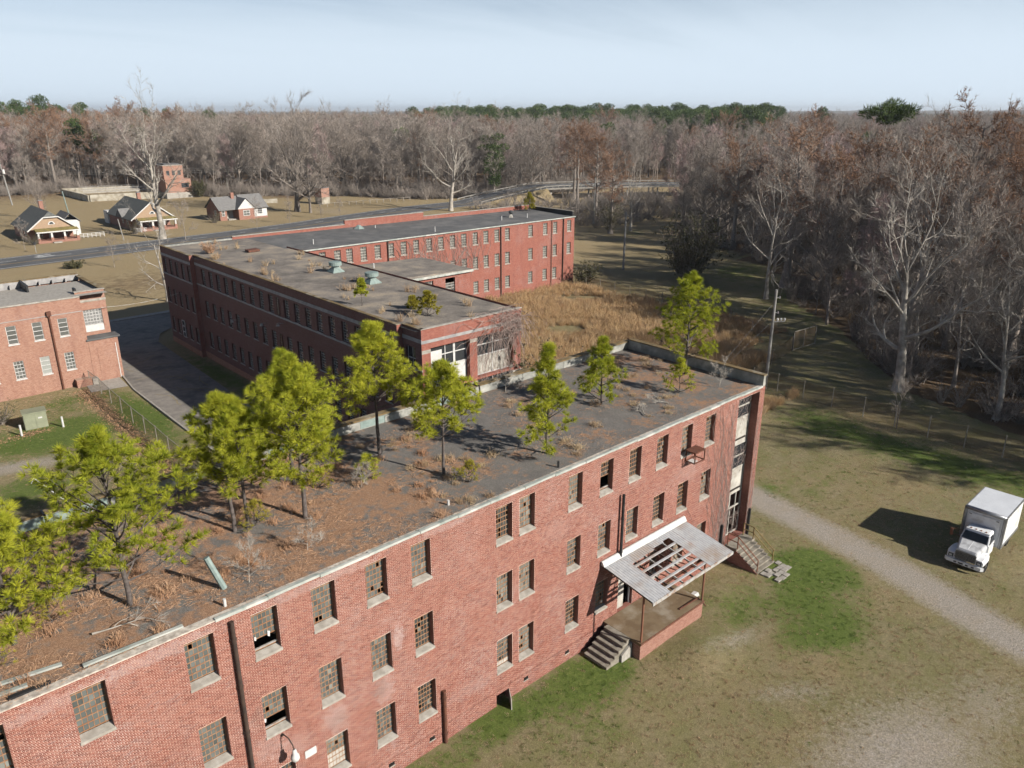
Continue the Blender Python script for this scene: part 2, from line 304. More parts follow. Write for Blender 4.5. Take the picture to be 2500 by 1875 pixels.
# truck paint
M['truck'] = plain('white_truck_paint', (0.78, 0.79, 0.80), (0.70, 0.71, 0.72), 1.5, 0.35, c3=(0.55, 0.53, 0.50), scale3=1.4)
M['truck_hood'] = plain('worn_hood_paint', (0.72, 0.73, 0.74), (0.40, 0.40, 0.41), 2.2, 0.5, lo=0.45, hi=0.7)
M['truck_roof'] = plain('box_roof_white', (0.66, 0.68, 0.71), (0.58, 0.60, 0.63), 1.0, 0.5)
M['alu'] = plain('aluminium_trim', (0.45, 0.46, 0.48), (0.35, 0.36, 0.38), 4.0, 0.35, metal=0.6)
M['rubber'] = plain('tyre_rubber', (0.02, 0.02, 0.021), (0.035, 0.033, 0.03), 5.0, 0.9)
M['grille'] = plain('dark_grille', (0.07, 0.075, 0.08), (0.11, 0.115, 0.12), 12.0, 0.5)
M['lamp'] = plain('lamp_glass', (0.62, 0.62, 0.62), (0.5, 0.5, 0.5), 8.0, 0.15)
# ------------------------------------------------------------------ ground
def axis(fine0, fine1, step, far_lo, far_hi):
    a = list(np.arange(fine0, fine1 + 1e-6, step)); s = step
    lo = []; x = fine0
    while x > far_lo: s *= 1.22; x -= s; lo.append(x)
    hi = []; x = fine1; s = step
    while x < far_hi: s *= 1.22; x += s; hi.append(x)
    return np.array(lo[::-1] + a + hi)
gx = axis(0, 110, 0.7, -6000, 14000); gy = axis(4, 110, 0.7, -6000, 14000)
GX, GY = np.meshgrid(gx, gy)
def blob(cx, cy_, rx, ry, rot=0.0, p=2.0):
    c, s = math.cos(R(rot)), math.sin(R(rot)); x = GX-cx; y = GY-cy_
    return np.exp(-(((x*c+y*s)/rx)**2 + ((-x*s+y*c)/ry)**2)*p/2)
def along(poly, width):
    d = np.full(GX.shape, 1e9)
    for (x0, y0), (x1, y1) in zip(poly[:-1], poly[1:]):
        vx, vy = x1-x0, y1-y0; L = vx*vx+vy*vy; t = np.clip(((GX-x0)*vx+(GY-y0)*vy)/L, 0, 1)
        d = np.minimum(d, np.hypot(GX-x0-t*vx, GY-y0-t*vy))
    return np.clip(1.35 - d/width, 0, 1)
DRIVE = [(53.6, 33), (53.0, 28.5), (52.3, 24.5), (51.8, 21), (51.2, 18), (50.2, 14.5), (49.2, 11.3), (48.4, 8.5), (47.6, 4)]
green = 0.95*blob(42.8, 18.4, 4.6, 3.6, 30) + 0.55*blob(40.0, 16.0, 3.0, 1.6, -20) + 0.5*blob(45.5, 21.3, 2.2, 1.6) + 0.9*blob(28.5, 23.4, 2.2, 1.4) + 0.6*blob(38.8, 21.5, 1.6, 1.4) + 0.9*blob(47.5, 20.2, 2.0, 3.0) + 1.0*blob(21.5, 24.1, 6.0, 1.4) + 0.7*blob(54.8, 28.6, 1.8, 1.4)
green += 1.0*blob(71.5, 20, 3.2, 12, 0) + 0.55*blob(73, 33, 4, 5) + 0.6*blob(26, 22.0, 4, 1.6) + 0.45*blob(60, 26, 6, 3) + 0.35*blob(24, 20.0, 4, 1.6) + 0.4*blob(36, 20.5, 3, 1.2)
green += 1.3*blob(14, 81.5, 7.5, 5.0, 0) + 0.9*blob(22.0, 80, 1.6, 13) + 0.9*blob(9, 70, 4, 3.5) + 0.7*blob(17, 91, 4, 3) + 0.8*blob(33.0, 88, 2.0, 14)
green += 0.6*blob(160, 128, 12, 5, 20) + 0.7*blob(135, 82, 12, 7, 20) + 0.35*blob(40, 178, 16, 3) + 0.55*blob(120, 62, 18, 6, 25) + 0.4*blob(110, 48, 12, 4, 40)
gravel = along(DRIVE, 2.0)
gravel = np.maximum(gravel, 0.85*blob(34.0, 9.0, 7.0, 3.6, -12)) ; gravel = np.maximum(gravel, 0.55*blob(41, 7.5, 5, 2.5, 0)); gravel = np.maximum(gravel, 0.6*blob(36.0, 19.4, 3.6, 0.9, -12))
gravel = np.maximum(gravel, 0.6*blob(34.2, 15.0, 3.2, 0.9, -35)); gravel = np.maximum(gravel, 0.35*blob(59, 24.5, 3.5, 1.0, 10)); gravel = np.maximum(gravel, 0.9*blob(9, 76.0, 6.0, 1.8, -15))
gravel = np.maximum(gravel, 0.6*blob(15.5, 71.5, 3, 3)); gravel = np.maximum(gravel, 0.45*blob(46, 172, 10, 3)); gravel = np.maximum(gravel, 0.6*blob(60, 207, 6, 4)); gravel = np.maximum(gravel, 0.5*blob(124, 220, 8, 4))
gravel = np.maximum(gravel, 0.3*blob(125, 108, 14, 5, -5)); gravel = np.maximum(gravel, 0.5*blob(19.0, 24.0, 1.5, 0.5))
# treelines: where leaf litter covers the ground
TL_L = [(-400, 345), (40, 345), (84, 345), (105, 305), (116, 288), (150, 262), (163, 234), (202, 216), (260, 214), (2000, 240)]
TL_R = [(80, -400), (84, 20), (88, 30), (96, 38), (108, 48), (119, 62), (132, 68), (146, 84), (156, 106), (170, 124), (196, 138), (260, 150), (2000, 500)]
def f_left(x, y): return y > np.interp(x, [p[0] for p in TL_L], [p[1] for p in TL_L])
def right_lim(x): return np.interp(x, [p[0] for p in TL_R], [p[1] for p in TL_R])
def f_right(x, y): return (x > 80) & (y < right_lim(x))
leaf = np.where(f_left(GX, GY) | f_right(GX, GY), 1.0, 0.0)
leaf = np.maximum(leaf, np.clip(1 - np.abs(GY - np.interp(GX, [p[0] for p in TL_L], [p[1] for p in TL_L]))/14, 0, 1)*0.7)
leaf = np.maximum(leaf, along([(19.2, 93), (19.1, 80), (19.2, 71), (19.0, 66)], 1.0)*0.9)
leaf = np.maximum(leaf, 0.7*blob(12, 83.6, 3.0, 0.9)); leaf = np.maximum(leaf, 0.6*blob(45, 150, 16, 14)); leaf = np.maximum(leaf, 0.5*blob(125, 228, 18, 8))
leaf = np.maximum(leaf, 0.6*blob(80, 322, 40, 12)); leaf = np.maximum(leaf, 0.55*blob(90, 68, 22, 18)); leaf = np.maximum(leaf, 0.7*blob(165, 160, 22, 18))
GZ = 0.05*np.sin(GX*0.31)*np.cos(GY*0.27) + 0.35*blob(33.5, 20.4, 2.2, 1.6) + 0.22*blob(38.6, 22.8, 1.4, 1.2)
GZ = np.where((GX > 115) | (GY > 115), GZ*0.3, GZ)
GZ -= 2.2*blob(196, 150, 28, 9, -15)                      # the creek hollow under the bridge
ny, nx = GX.shape
V = np.stack([GX.ravel(), GY.ravel(), GZ.ravel()], 1)
ii = (np.arange(ny-1)[:, None]*nx + np.arange(nx-1)[None, :]).ravel()
F = np.stack([ii, ii+1, ii+nx+1, ii+nx], 1)
gm, nt, b = new_mat('ground'); b.inputs['Roughness'].default_value = 0.97; b.inputs['Specular IOR Level'].default_value = 0.08
at = N_(nt, 'ShaderNodeVertexColor', layer_name='zone'); sp = N_(nt, 'ShaderNodeSeparateColor'); lk(nt, at.outputs[0], sp.inputs[0])
n1 = noise(nt, 0.55, 7, 0.66); n2 = noise(nt, 3.2, 6, 0.7); n3 = noise(nt, 11.0, 7, 0.8); n4 = noise(nt, 0.11, 5, 0.6)
dry = ramp(nt, n2, [(0.26, (0.17, 0.145, 0.082)), (0.5, (0.24, 0.203, 0.115)), (0.74, (0.335, 0.282, 0.17))])
dry = mix(nt, ramp(nt, n1, [(0.40, 0.0), (0.60, 0.65)]), dry, (0.175, 0.172, 0.066))
far_ = N_(nt, 'ShaderNodeSeparateXYZ'); lk(nt, pos(nt), far_.inputs[0]); fy = ramp(nt, math_(nt, 'MULTIPLY', far_.outputs[1], 0.004), [(0.25, 0.0), (0.50, 0.75)])
dry = mix(nt, fy, dry, ramp(nt, n2, [(0.3, (0.28, 0.205, 0.115)), (0.7, (0.42, 0.325, 0.20))]))       # paler bleached turf beyond the buildings
dry = mix(nt, ramp(nt, n4, [(0.45, 0.0), (0.65, 0.5)]), dry, (0.30, 0.225, 0.125))
grn = ramp(nt, n2, [(0.25, (0.065, 0.095, 0.022)), (0.55, (0.12, 0.16, 0.04)), (0.8, (0.20, 0.205, 0.075))])
gmask = math_(nt, 'ADD', sp.outputs[0], math_(nt, 'MULTIPLY_ADD', n1, 1.3, )); gmask.node.inputs[1].links[0].from_node.inputs[2].default_value = -0.72
gmask = math_(nt, 'ADD', gmask, math_(nt, 'MULTIPLY', math_(nt, 'SUBTRACT', n2, 0.5), 1.7))
gmask = math_(nt, 'ADD', gmask, math_(nt, 'MULTIPLY', math_(nt, 'SUBTRACT', noise(nt, 24.0, 4, 0.8), 0.5), 0.9))
c = mix(nt, ramp(nt, gmask, [(0.30, 0.0), (0.74, 1.0)]), dry, grn)
lf = ramp(nt, n3, [(0.3, (0.06, 0.04, 0.026)), (0.5, (0.135, 0.088, 0.055)), (0.72, (0.26, 0.185, 0.12))])
lmask = math_(nt, 'ADD', sp.outputs[2], math_(nt, 'MULTIPLY', math_(nt, 'SUBTRACT', n1, 0.5), 1.5))
c = mix(nt, ramp(nt, lmask, [(0.35, 0.0), (0.75, 0.92)]), c, lf)
gv = ramp(nt, n3, [(0.3, (0.24, 0.21, 0.175)), (0.55, (0.37, 0.33, 0.28)), (0.75, (0.47, 0.43, 0.37))])
gv = mix(nt, ramp(nt, n1, [(0.45, 0.0), (0.7, 0.6)]), gv, (0.35, 0.285, 0.205))
vmask = math_(nt, 'ADD', sp.outputs[1], math_(nt, 'MULTIPLY', math_(nt, 'SUBTRACT', n1, 0.5), 0.8))
vmask = math_(nt, 'ADD', vmask, math_(nt, 'MULTIPLY', math_(nt, 'SUBTRACT', n2, 0.5), 1.1))
c = mix(nt, ramp(nt, vmask, [(0.28, 0.0), (0.85, 1.0)]), c, gv)
c = mix(nt, 1.0, c, ramp(nt, n3, [(0.3, 0.52), (0.7, 1.26)]), 'MULTIPLY')
c = mix(nt, 1.0, c, ramp(nt, noise(nt, 38.0, 3, 0.8), [(0.32, 0.66), (0.68, 1.3)]), 'MULTIPLY')
lk(nt, c, b.inputs['Base Color']); bump(nt, b, n3, 0.55, 0.12)
me = np_mesh('ground', V, F, gm)
ca = me.color_attributes.new('zone', 'FLOAT_COLOR', 'POINT')
ca.data.foreach_set('color', np.stack([np.clip(green, 0, 1.2), gravel, leaf, np.ones_like(leaf)], -1).astype(np.float32).ravel())
me.polygons.foreach_set('use_smooth', [True]*len(me.polygons))
tag(link('ground', me), kind='structure')

# ------------------------------------------------------------------ road, driveway, paving
M['asphalt'] = plain('aged_asphalt', (0.135, 0.135, 0.138), (0.175, 0.175, 0.178), 1.2, 0.9, c3=(0.10, 0.10, 0.105), scale3=0.15)
M['asphalt_old'] = plain('cracked_asphalt', (0.27, 0.245, 0.22), (0.36, 0.325, 0.285), 1.3, 0.95, bmp=0.3, c3=(0.19, 0.175, 0.16), scale3=0.35)
M['paint_w'] = plain('road_paint_white', (0.70, 0.70, 0.68), (0.55, 0.55, 0.53), 3, 0.7)
M['paint_y'] = plain('road_paint_yellow', (0.50, 0.35, 0.12), (0.42, 0.30, 0.14), 3, 0.7)
ROAD = [(-150, 180.0), (-40, 182.5), (27, 188.6), (60, 192.0), (95, 196.5), (125, 203.5), (150, 208.5), (175, 208.5), (200, 203), (222, 192), (250, 172), (300, 120)]
def road_z(x): return 0.05 + 4.2*max(0.0, min(1.0, (x-168)/30.0))*1.0
def smooth_path(P, n=10):
    o = []
    for i in range(len(P)-1):
        p0 = Vector(P[max(i-1, 0)]); p1 = Vector(P[i]); p2 = Vector(P[i+1]); p3 = Vector(P[min(i+2, len(P)-1)])
        for k in range(n):
            t = k/n; o.append(0.5*((2*p1)+(p2-p0)*t+(2*p0-5*p1+4*p2-p3)*t*t+(3*p1-p0-3*p2+p3)*t**3))
    return o + [Vector(P[-1])]
RP = smooth_path(ROAD)
def strip(mb, path, o0, o1, dz, mi=0, dash=None, x0=-1e9, x1=1e9, zf=road_z):
    run = 0.0
    for i in range(len(path)-1):
        a, b2 = path[i], path[i+1]
        t = (path[min(i+1, len(path)-1)]-path[max(i-1, 0)]).normalized(); t2 = (path[min(i+2, len(path)-1)]-path[i]).normalized()
        n1_ = Vector((-t.y, t.x)); n2_ = Vector((-t2.y, t2.x)); run += (b2-a).length
        if a.x < x0 or b2.x > x1: continue
        if dash and int(run/dash) % 2: continue
        mb.quad((*(a+n1_*o0), zf(a.x)+dz), (*(b2+n2_*o0), zf(b2.x)+dz), (*(b2+n2_*o1), zf(b2.x)+dz), (*(a+n1_*o1), zf(a.x)+dz), mi)
mb = MB(); strip(mb, RP, -7.0, 7.0, 0.0); tag(mb.build('road', M['asphalt']), kind='structure')
road_o = bpy.data.objects['road']
mb = MB(); strip(mb, RP, -6.3, -6.05, 0.012); mb.build('edge_line', M['paint_w'], road_o)
mb = MB(); strip(mb, RP, 6.05, 6.3, 0.012); mb.build('edge_line', M['paint_w'], road_o)
mb = MB(); strip(mb, RP, -1.85, -1.65, 0.012); strip(mb, RP, -1.35, -1.15, 0.012); mb.build('centre_line', M['paint_y'], road_o)
mb = MB(); strip(mb, RP, 1.65, 1.85, 0.012, dash=2.6, x0=20); mb.build('lane_dashes', M['paint_w'], road_o)
mb = MB()
for (x, y) in ((36.6, 193.1),):
    mb.poly([(x-1.6, y-0.9, 0.068), (x-0.4, y-1.5, 0.068), (x+2.6, y-1.1, 0.068), (x+2.6, y-0.65, 0.068), (x-0.3, y-0.75, 0.068), (x-0.5, y-0.3, 0.068)])
    mb.poly([(x-1.2, y+0.7, 0.068), (x-0.2, y+0.25, 0.068), (x+2.2, y+0.75, 0.068), (x+2.2, y+1.15, 0.068), (x-0.1, y+1.2, 0.068)])
mb.build('lane_arrow', M['paint_w'], road_o)
# embankment of the bridge approach
mb = MB()
for i in range(len(RP)-1):
    a, b2 = RP[i], RP[i+1]
    if a.x < 160 or a.x > 196: continue
    t = (b2-a).normalized(); n = Vector((-t.y, t.x))
    for s_ in (-1, 1):
        za, zb = road_z(a.x)-0.02, road_z(b2.x)-0.02
        p = [(*(a+n*7.2*s_), za), (*(b2+n*7.2*s_), zb), (*(b2+n*(7.2+zb*1.8)*s_), -0.1), (*(a+n*(7.2+za*1.8)*s_), -0.1)]
        mb.quad(*(p if s_ < 0 else p[::-1]))
tag(mb.build('embankment', gm), kind='structure')
# bridge: deck, rails and white piles
M['bridge'] = plain('bridge_concrete', (0.40, 0.38, 0.34), (0.28, 0.26, 0.23), 1.0, 0.95)
br = thing('road_bridge', 'concrete road bridge on pale piles behind the cypress trees', 'bridge')
mb = MB(); strip(mb, RP, -7.4, 7.4, -0.03, x0=194); strip(mb, RP, 7.4, -7.4, -0.6, x0=194)
for i in range(len(RP)-1):
    a, b2 = RP[i], RP[i+1]
    if a.x < 194: continue
    t = (b2-a).normalized(); n = Vector((-t.y, t.x))
    for s_ in (-1, 1): mb.quad((*(a+n*7.4*s_), road_z(a.x)-0.6), (*(b2+n*7.4*s_), road_z(b2.x)-0.6), (*(b2+n*7.4*s_), road_z(b2.x)-0.03), (*(a+n*7.4*s_), road_z(a.x)-0.03))
mb.build('deck', M['bridge'], br)
for s_ in (-1, 1):
    mb = MB(); last = None
    for p in RP:
        if p.x < 170: continue
        z = road_z(p.x)
        i = RP.index(p); t = (RP[min(i+1, len(RP)-1)]-RP[i-1]).normalized(); q = p+Vector((-t.y, t.x))*6.9*s_
        mb.box(q.x-0.12, q.x+0.12, q.y-0.12, q.y+0.12, z-0.02, z+0.75)
        if last: mb.beam(last, (q.x, q.y, z+0.62), 0.12, 0.3)
        last = (q.x, q.y, z+0.62)
    mb.build('railing', M['bridge'], br)
for p in RP[::4]:
    if p.x < 200: continue
    for s_ in (-1, 0, 1):
        i = RP.index(p); t = (RP[min(i+1, len(RP)-1)]-RP[i-1]).normalized(); q = p+Vector((-t.y, t.x))*5.5*s_
        mb = MB(); mb.tube((q.x, q.y, -2.5), (q.x, q.y, 3.7), 0.28, 0.28, 8); mb.build('pile', M['white'], br)

# back driveway between the fence and the long wall
def sheet(name, pts, m, z, lab=None):
    mb = MB(); mb.poly([(x, y, z) for x, y in pts]); return mb.build(name, m)
drv = sheet('driveway', [(23.7, 60), (31.2, 60), (31.4, 80), (31.9, 95), (32.4, 108), (34.0, 112), (39.5, 117), (50, 119), (50, 123.2), (30, 123.2), (27, 116), (25.4, 106), (24.4, 97), (23.7, 90)], M['asphalt_old'], 0.075)
tag(drv, kind='structure')
mb = MB(); q = [(23.55, 60), (23.55, 90), (24.25, 97), (25.2, 106)]
for (a, b2) in zip(q[:-1], q[1:]): mb.beam((a[0], a[1], 0.06), (b2[0], b2[1], 0.06), 0.18, 0.22)
mb.build('kerb', M['concrete'], drv)
mb = MB(); mb.beam((30, 123.9, 0.05), (55, 124.4, 0.05), 1.3, 0.2); mb.build('kerb', M['concrete'], drv)
cr = random.Random(3)
for k in range(16):                    # weathered cracks in the paving
    mb = MB(); x = cr.uniform(24.5, 30.5); y = cr.uniform(66, 104); a = cr.uniform(-0.5, 0.5) + (1.57 if cr.random() < 0.4 else 0)
    for s_ in range(7):
        x2 = x+0.8*math.cos(a); y2 = y+0.8*math.sin(a)
        if 24.1 < x2 < 31 and 62 < y2 < 106:
            ww = 0.05; n = Vector((-math.sin(a), math.cos(a)))*ww; mb.quad((x-n.x, y-n.y, 0.081), (x2-n.x, y2-n.y, 0.081), (x2+n.x, y2+n.y, 0.081), (x+n.x, y+n.y, 0.081))
        x, y = x2, y2; a += cr.uniform(-0.5, 0.5)
    if mb.f: mb.build('crack', gm, drv)
tag(sheet('concrete_pad', [(19.7, 92.3), (23.45, 91.7), (23.7, 95.75), (20.0, 95.75)], M['concrete'], 0.06), kind='structure')
# ------------------------------------------------------------------ near wing with the pines on its roof
X0, X1, Y0, Y1 = -12.0, 46.1, 25.0, 37.2
ROOF = 12.36
nw = thing('brick_building', 'long three-storey red brick wing with pine trees growing on its flat roof', 'building', (0, 0, 0))
COLS = [-6.0, -3.0, 0.53, 3.52, 7.24, 9.76, 12.29, 14.82, 17.17, 22.2, 23.76, 27.3, 29.82, 32.31, 34.83, 37.28, 39.78]
TOPS = {3: 11.9, 2: 8.03, 1: 4.15}; WW, WH = 1.07, 2.0
holes = []; wins = []
for ci, u in enumerate(COLS):
    for r in (3, 2, 1):
        if r == 1 and u in (32.31,): continue
        wins.append((u, r)); holes.append((u-WW/2, u+WW/2, TOPS[r]-WH, TOPS[r]))
DOOR = (31.35, 32.75, 1.2, 3.6); holes.append(DOOR)
BAY = (42.93, 45.46, 1.2, 12.1); holes.append(BAY)
HATCH = (21.6, 22.5, -0.25, 0.72); holes.append(HATCH)
def wall_holes(mb, x0, x1, z0, z1, hs, P, mi=0):
    xs = sorted({x0, x1, *[h[0] for h in hs], *[h[1] for h in hs]}); zs = sorted({z0, z1, *[h[2] for h in hs], *[h[3] for h in hs]})
    for i in range(len(xs)-1):
        for j in range(len(zs)-1):
            cx, cz = (xs[i]+xs[i+1])/2, (zs[j]+zs[j+1])/2
            if cx < x0 or cx > x1 or cz < z0 or cz > z1: continue
            if any(h[0] < cx < h[1] and h[2] < cz < h[3] for h in hs): continue
            mb.quad(P(xs[i], zs[j], 0), P(xs[i+1], zs[j], 0), P(xs[i+1], zs[j+1], 0), P(xs[i], zs[j+1], 0), mi)
def reveals(mb, hs, P, d, mi=0):
    for h in hs:
        a, b_, c_, e = h
        mb.quad(P(a, c_, 0), P(a, e, 0), P(a, e, d), P(a, c_, d), mi); mb.quad(P(b_, c_, 0), P(b_, c_, d), P(b_, e, d), P(b_, e, 0), mi)
        mb.quad(P(a, e, 0), P(b_, e, 0), P(b_, e, d), P(a, e, d), mi); mb.quad(P(a, c_, 0), P(a, c_, d), P(b_, c_, d), P(b_, c_, 0), mi)
PF = lambda a, z, d: (a, Y0 + 0.009 + d, z)
mb = MB(); wall_holes(mb, X0, X1-0.001, -0.6, ROOF-0.03, holes, PF)
reveals(mb, [h for h in holes if h not in (BAY,)], PF, 0.34, 1); reveals(mb, [BAY], PF, 0.75, 1)
fw = mb.build('front_wall', [M['mortar'], M['brick_wall']], nw)
# bricks as real pieces
BL, BH, PX, PZ = 0.196, 0.0545, 0.206, 0.0645
pieces = []
def course(z0, z1, x_start, pitch, length):
    hs = sorted([(h[0], h[1]) for h in holes if h[2] < z1-0.012 and h[3] > z0+0.012])
    x = x_start
    while x < X1-0.004:
        a, b_ = x, min(x+length, X1-0.004); x += pitch
        segs = [(a, b_)]
        for h0, h1 in hs:
            ns = []
            for s0, s1 in segs:
                if s1 <= h0 or s0 >= h1: ns.append((s0, s1)); continue
                if s0 < h0: ns.append((s0, h0))
                if s1 > h1: ns.append((h1, s1))
            segs = ns
        for s0, s1 in segs:
            if s1-s0 > 0.035 and s1 > -4.0: pieces.append((s0, s1, z0, z1))
z = -0.58; k = 0
while z < ROOF-0.06:
    if 0.93 < z+0.02 and z < 1.12:
        if k >= 0:
            course(0.945, 1.145, -4.0, 0.0645, 0.0545)
            z = 1.155; k = -10**6
        continue
    course(z, z+BH, -4.0 - (PX/2 if abs(k) % 2 else 0), PX, BL); z += PZ; k += 1
def cam_d2(p): return (p[0]-0)**2 + 25**2 + (30.1-p[2])**2
def in_view(x, y, z):
    a = R(47.75); f = x*math.cos(a)+y*math.sin(a); r = x*math.sin(a)-y*math.cos(a); h = z-30.1; p = R(19.6)
    fwd = f*math.cos(p)-h*math.sin(p); up = f*math.sin(p)+h*math.cos(p)
    return abs(r/fwd) < 0.64 and abs(up/fwd) < 0.48
full = [i for i, p in enumerate(pieces) if abs(p[1]-p[0]-BL) < 1e-4 and abs(p[3]-p[2]-BH) < 1e-4 and in_view(p[0]+0.1, 25, p[2])]
full.sort(key=lambda i: cam_d2(pieces[i])); single = set(full[:290])
br_ = random.Random(11)
PC = np.array([p for i, p in enumerate(pieces) if i not in single]); n = len(PC)
rs = np.random.RandomState(5); yo = Y0 + rs.uniform(-0.003, 0.004, n); yb = np.full(n, Y0+0.012); e = 0.004
V = np.empty((n, 8, 3))
for kx, (cx, cz, fr) in enumerate(((0, 2, 1), (1, 2, 1), (1, 3, 1), (0, 3, 1), (0, 2, 0), (1, 2, 0), (1, 3, 0), (0, 3, 0))):
    ex = (e if cx == 0 else -e) if fr else 0; ez = (e if cz == 2 else -e) if fr else 0
    V[:, kx, 0] = PC[:, cx]+ex; V[:, kx, 2] = PC[:, cz]+ez; V[:, kx, 1] = yo if fr else yb
Fq = np.array([(0, 1, 2, 3), (4, 5, 1, 0), (5, 6, 2, 1), (6, 7, 3, 2), (7, 4, 0, 3)])
F = (np.arange(n)[:, None, None]*8 + Fq[None]).reshape(-1, 4)
tag(link('bricks', np_mesh('bricks', V.reshape(-1, 3), F, M['brick_stuff']), fw), kind='stuff')
mb = MB(); h = BL/2; g = BH/2
A = [(-h+e, 0, -g+e), (h-e, 0, -g+e), (h-e, 0, g-e), (-h+e, 0, g-e), (-h, 0.012, -g), (h, 0.012, -g), (h, 0.012, g), (-h, 0.012, g)]
for q in Fq: mb.quad(*[A[i] for i in q])
b0 = mb.build('brick', M['brick_obj'], fw); me_b = b0.data
for j, i in enumerate(sorted(single)):
    p = pieces[i]; o = b0 if j == 0 else link('brick', me_b, fw)
    o.location = ((p[0]+p[1])/2, Y0 + br_.uniform(-0.003, 0.003), (p[2]+p[3])/2)
# other walls and the roof
mb = MB(); mb.quad((X1, Y0+0.011, -0.6), (X1, Y1, -0.6), (X1, Y1, ROOF+0.75), (X1, Y0+0.011, ROOF+0.75))
mb.box(X1-0.3, X1-0.003, Y0+0.02, Y1-0.3, ROOF+0.003, ROOF+0.749, 1); mb.build('end_wall', [M['brick_wall'], M['flash']], nw)
mb = MB(); mb.quad((X1, Y1, -0.6), (X0, Y1, -0.6), (X0, Y1, ROOF+0.58), (X1, Y1, ROOF+0.58)); mb.quad((X0, Y1, -0.6), (X0, Y0, -0.6), (X0, Y0, ROOF-0.03), (X0, Y1, ROOF-0.03))
mb.build('back_wall', M['brick_wall'], nw)
mb = MB(); mb.box(X0, X1-0.31, Y1-0.3, Y1-0.003, ROOF+0.003, ROOF+0.579); mb.build('parapet', M['flash'], nw)
# inner face flashing boards of the back parapet, uneven sheets
fr_ = random.Random(8); x = X0
while x < X1-0.5:
    L = fr_.uniform(1.6, 2.6); x2 = min(x+L, X1-0.32)
    if fr_.random() < 0.85:
        mb = MB(); mb.box(x+0.01, x2-0.01, Y1-0.335-fr_.uniform(0, 0.03), Y1-0.302, ROOF+0.02+fr_.uniform(0, 0.08), ROOF+0.50+fr_.uniform(-0.06, 0.05)); mb.build('flashing_sheet', M['flash'] if fr_.random() < 0.75 else M['green_metal'], nw)
    x = x2
mb = MB(); mb.box(X0, X1+0.04, Y1-0.42, Y1+0.05, ROOF+0.583, ROOF+0.66); mb.build('parapet_coping', M['moss'], nw)
mb = MB(); mb.box(X1-0.38, X1+0.05, Y0-0.03, Y1-0.425, ROOF+0.753, ROOF+0.83); mb.build('parapet_coping', M['moss'], nw)
rm, nt, b = new_mat('gravel_roof'); b.inputs['Roughness'].default_value = 0.95; b.inputs['Specular IOR Level'].default_value = 0.1
ng, nl, nm_ = noise(nt, 26, 4, 0.75), noise(nt, 0.42, 7, 0.62), noise(nt, 2.6, 6, 0.7)
c = ramp(nt, ng, [(0.28, (0.075, 0.070, 0.066)), (0.5, (0.155, 0.143, 0.130)), (0.74, (0.30, 0.275, 0.25))])
c = mix(nt, ramp(nt, noise(nt, 0.9, 5), [(0.4, 0.0), (0.7, 0.55)]), c, (0.105, 0.096, 0.088))
lit = ramp(nt, ng, [(0.3, (0.13, 0.068, 0.04)), (0.5, (0.27, 0.155, 0.095)), (0.7, (0.47, 0.32, 0.21))])
s = N_(nt, 'ShaderNodeSeparateXYZ'); lk(nt, pos(nt), s.inputs[0])
near = ramp(nt, math_(nt, 'DIVIDE', s.outputs[0], 46.0), [(0.0, 0.59), (0.36, 0.58), (0.52, 0.44), (0.80, 0.42), (0.95, 0.54)])
lm = math_(nt, 'ADD', math_(nt, 'MULTIPLY', nl, 1.0), math_(nt, 'ADD', math_(nt, 'MULTIPLY', math_(nt, 'SUBTRACT', nm_, 0.5), 0.9), math_(nt, 'SUBTRACT', near, 0.5)))
c = mix(nt, ramp(nt, lm, [(0.46, 0.0), (0.62, 0.95)]), c, lit)
lk(nt, c, b.inputs['Base Color']); bump(nt, b, ng, 0.5, 0.03)
mb = MB(); mb.quad((X0, Y0+0.05, ROOF), (X1-0.05, Y0+0.05, ROOF), (X1-0.05, Y1-0.1, ROOF), (X0, Y1-0.1, ROOF)); mb.build('roof_deck', rm, nw)
mb = MB(); mb.box(X0, X1-0.32, Y0-0.015, Y0+0.34, ROOF-0.035, ROOF+0.015); mb.build('eave_ledge', M['ledge'], nw)
x = 7.9; cr = random.Random(4)
while x < X1-0.5:
    L = cr.uniform(1.9, 2.7); x2 = min(x+L, X1-0.35); t = cr.uniform(-0.012, 0.02)
    mb = MB(); y = Y0-0.05+cr.uniform(-0.02, 0.02); w_ = cr.uniform(0.13, 0.22); zt = ROOF+0.02+cr.uniform(0, 0.02)
    mb.hexa([(x+0.01, y, zt-0.08), (x2-0.01, y+t, zt-0.07+t), (x2-0.01, y+w_, zt+0.002), (x+0.01, y+w_, zt+0.002), (x+0.01, y+0.01, zt+0.035), (x2-0.01, y+0.01+t, zt+0.04+t), (x2-0.01, y+w_, zt+0.045), (x+0.01, y+w_, zt+0.04)])
    mb.build('coping_strip', M['coping'], nw); x = x2
# windows of the front wall
NC, NR = 6, 7; PW, PH = (WW-0.06)/NC, (WH-0.14)/NR
def muntins(skip=0):
    mb = MB(); z0 = 0.12; zs0 = z0+0.03+skip*PH
    mb.box(-WW/2, -WW/2+0.035, 0.285, 0.335, z0, WH); mb.box(WW/2-0.035, WW/2, 0.285, 0.335, z0, WH)
    mb.box(-WW/2+0.036, WW/2-0.036, 0.285, 0.335, WH-0.035, WH); mb.box(-WW/2+0.036, WW/2-0.036, 0.285, 0.335, z0, z0+0.04)
    for i in range(1, NC): mb.box(-WW/2+0.03+i*PW-0.012, -WW/2+0.03+i*PW+0.012, 0.288, 0.312, max(z0+0.04, zs0), WH-0.036)
    for j in range(max(1, skip), NR): mb.box(-WW/2+0.036, WW/2-0.036, 0.279, 0.316, z0+0.03+j*PH-0.02, z0+0.03+j*PH+0.02)
    return mb
mb_f = muntins(0); me_fr = None; me_sill = None
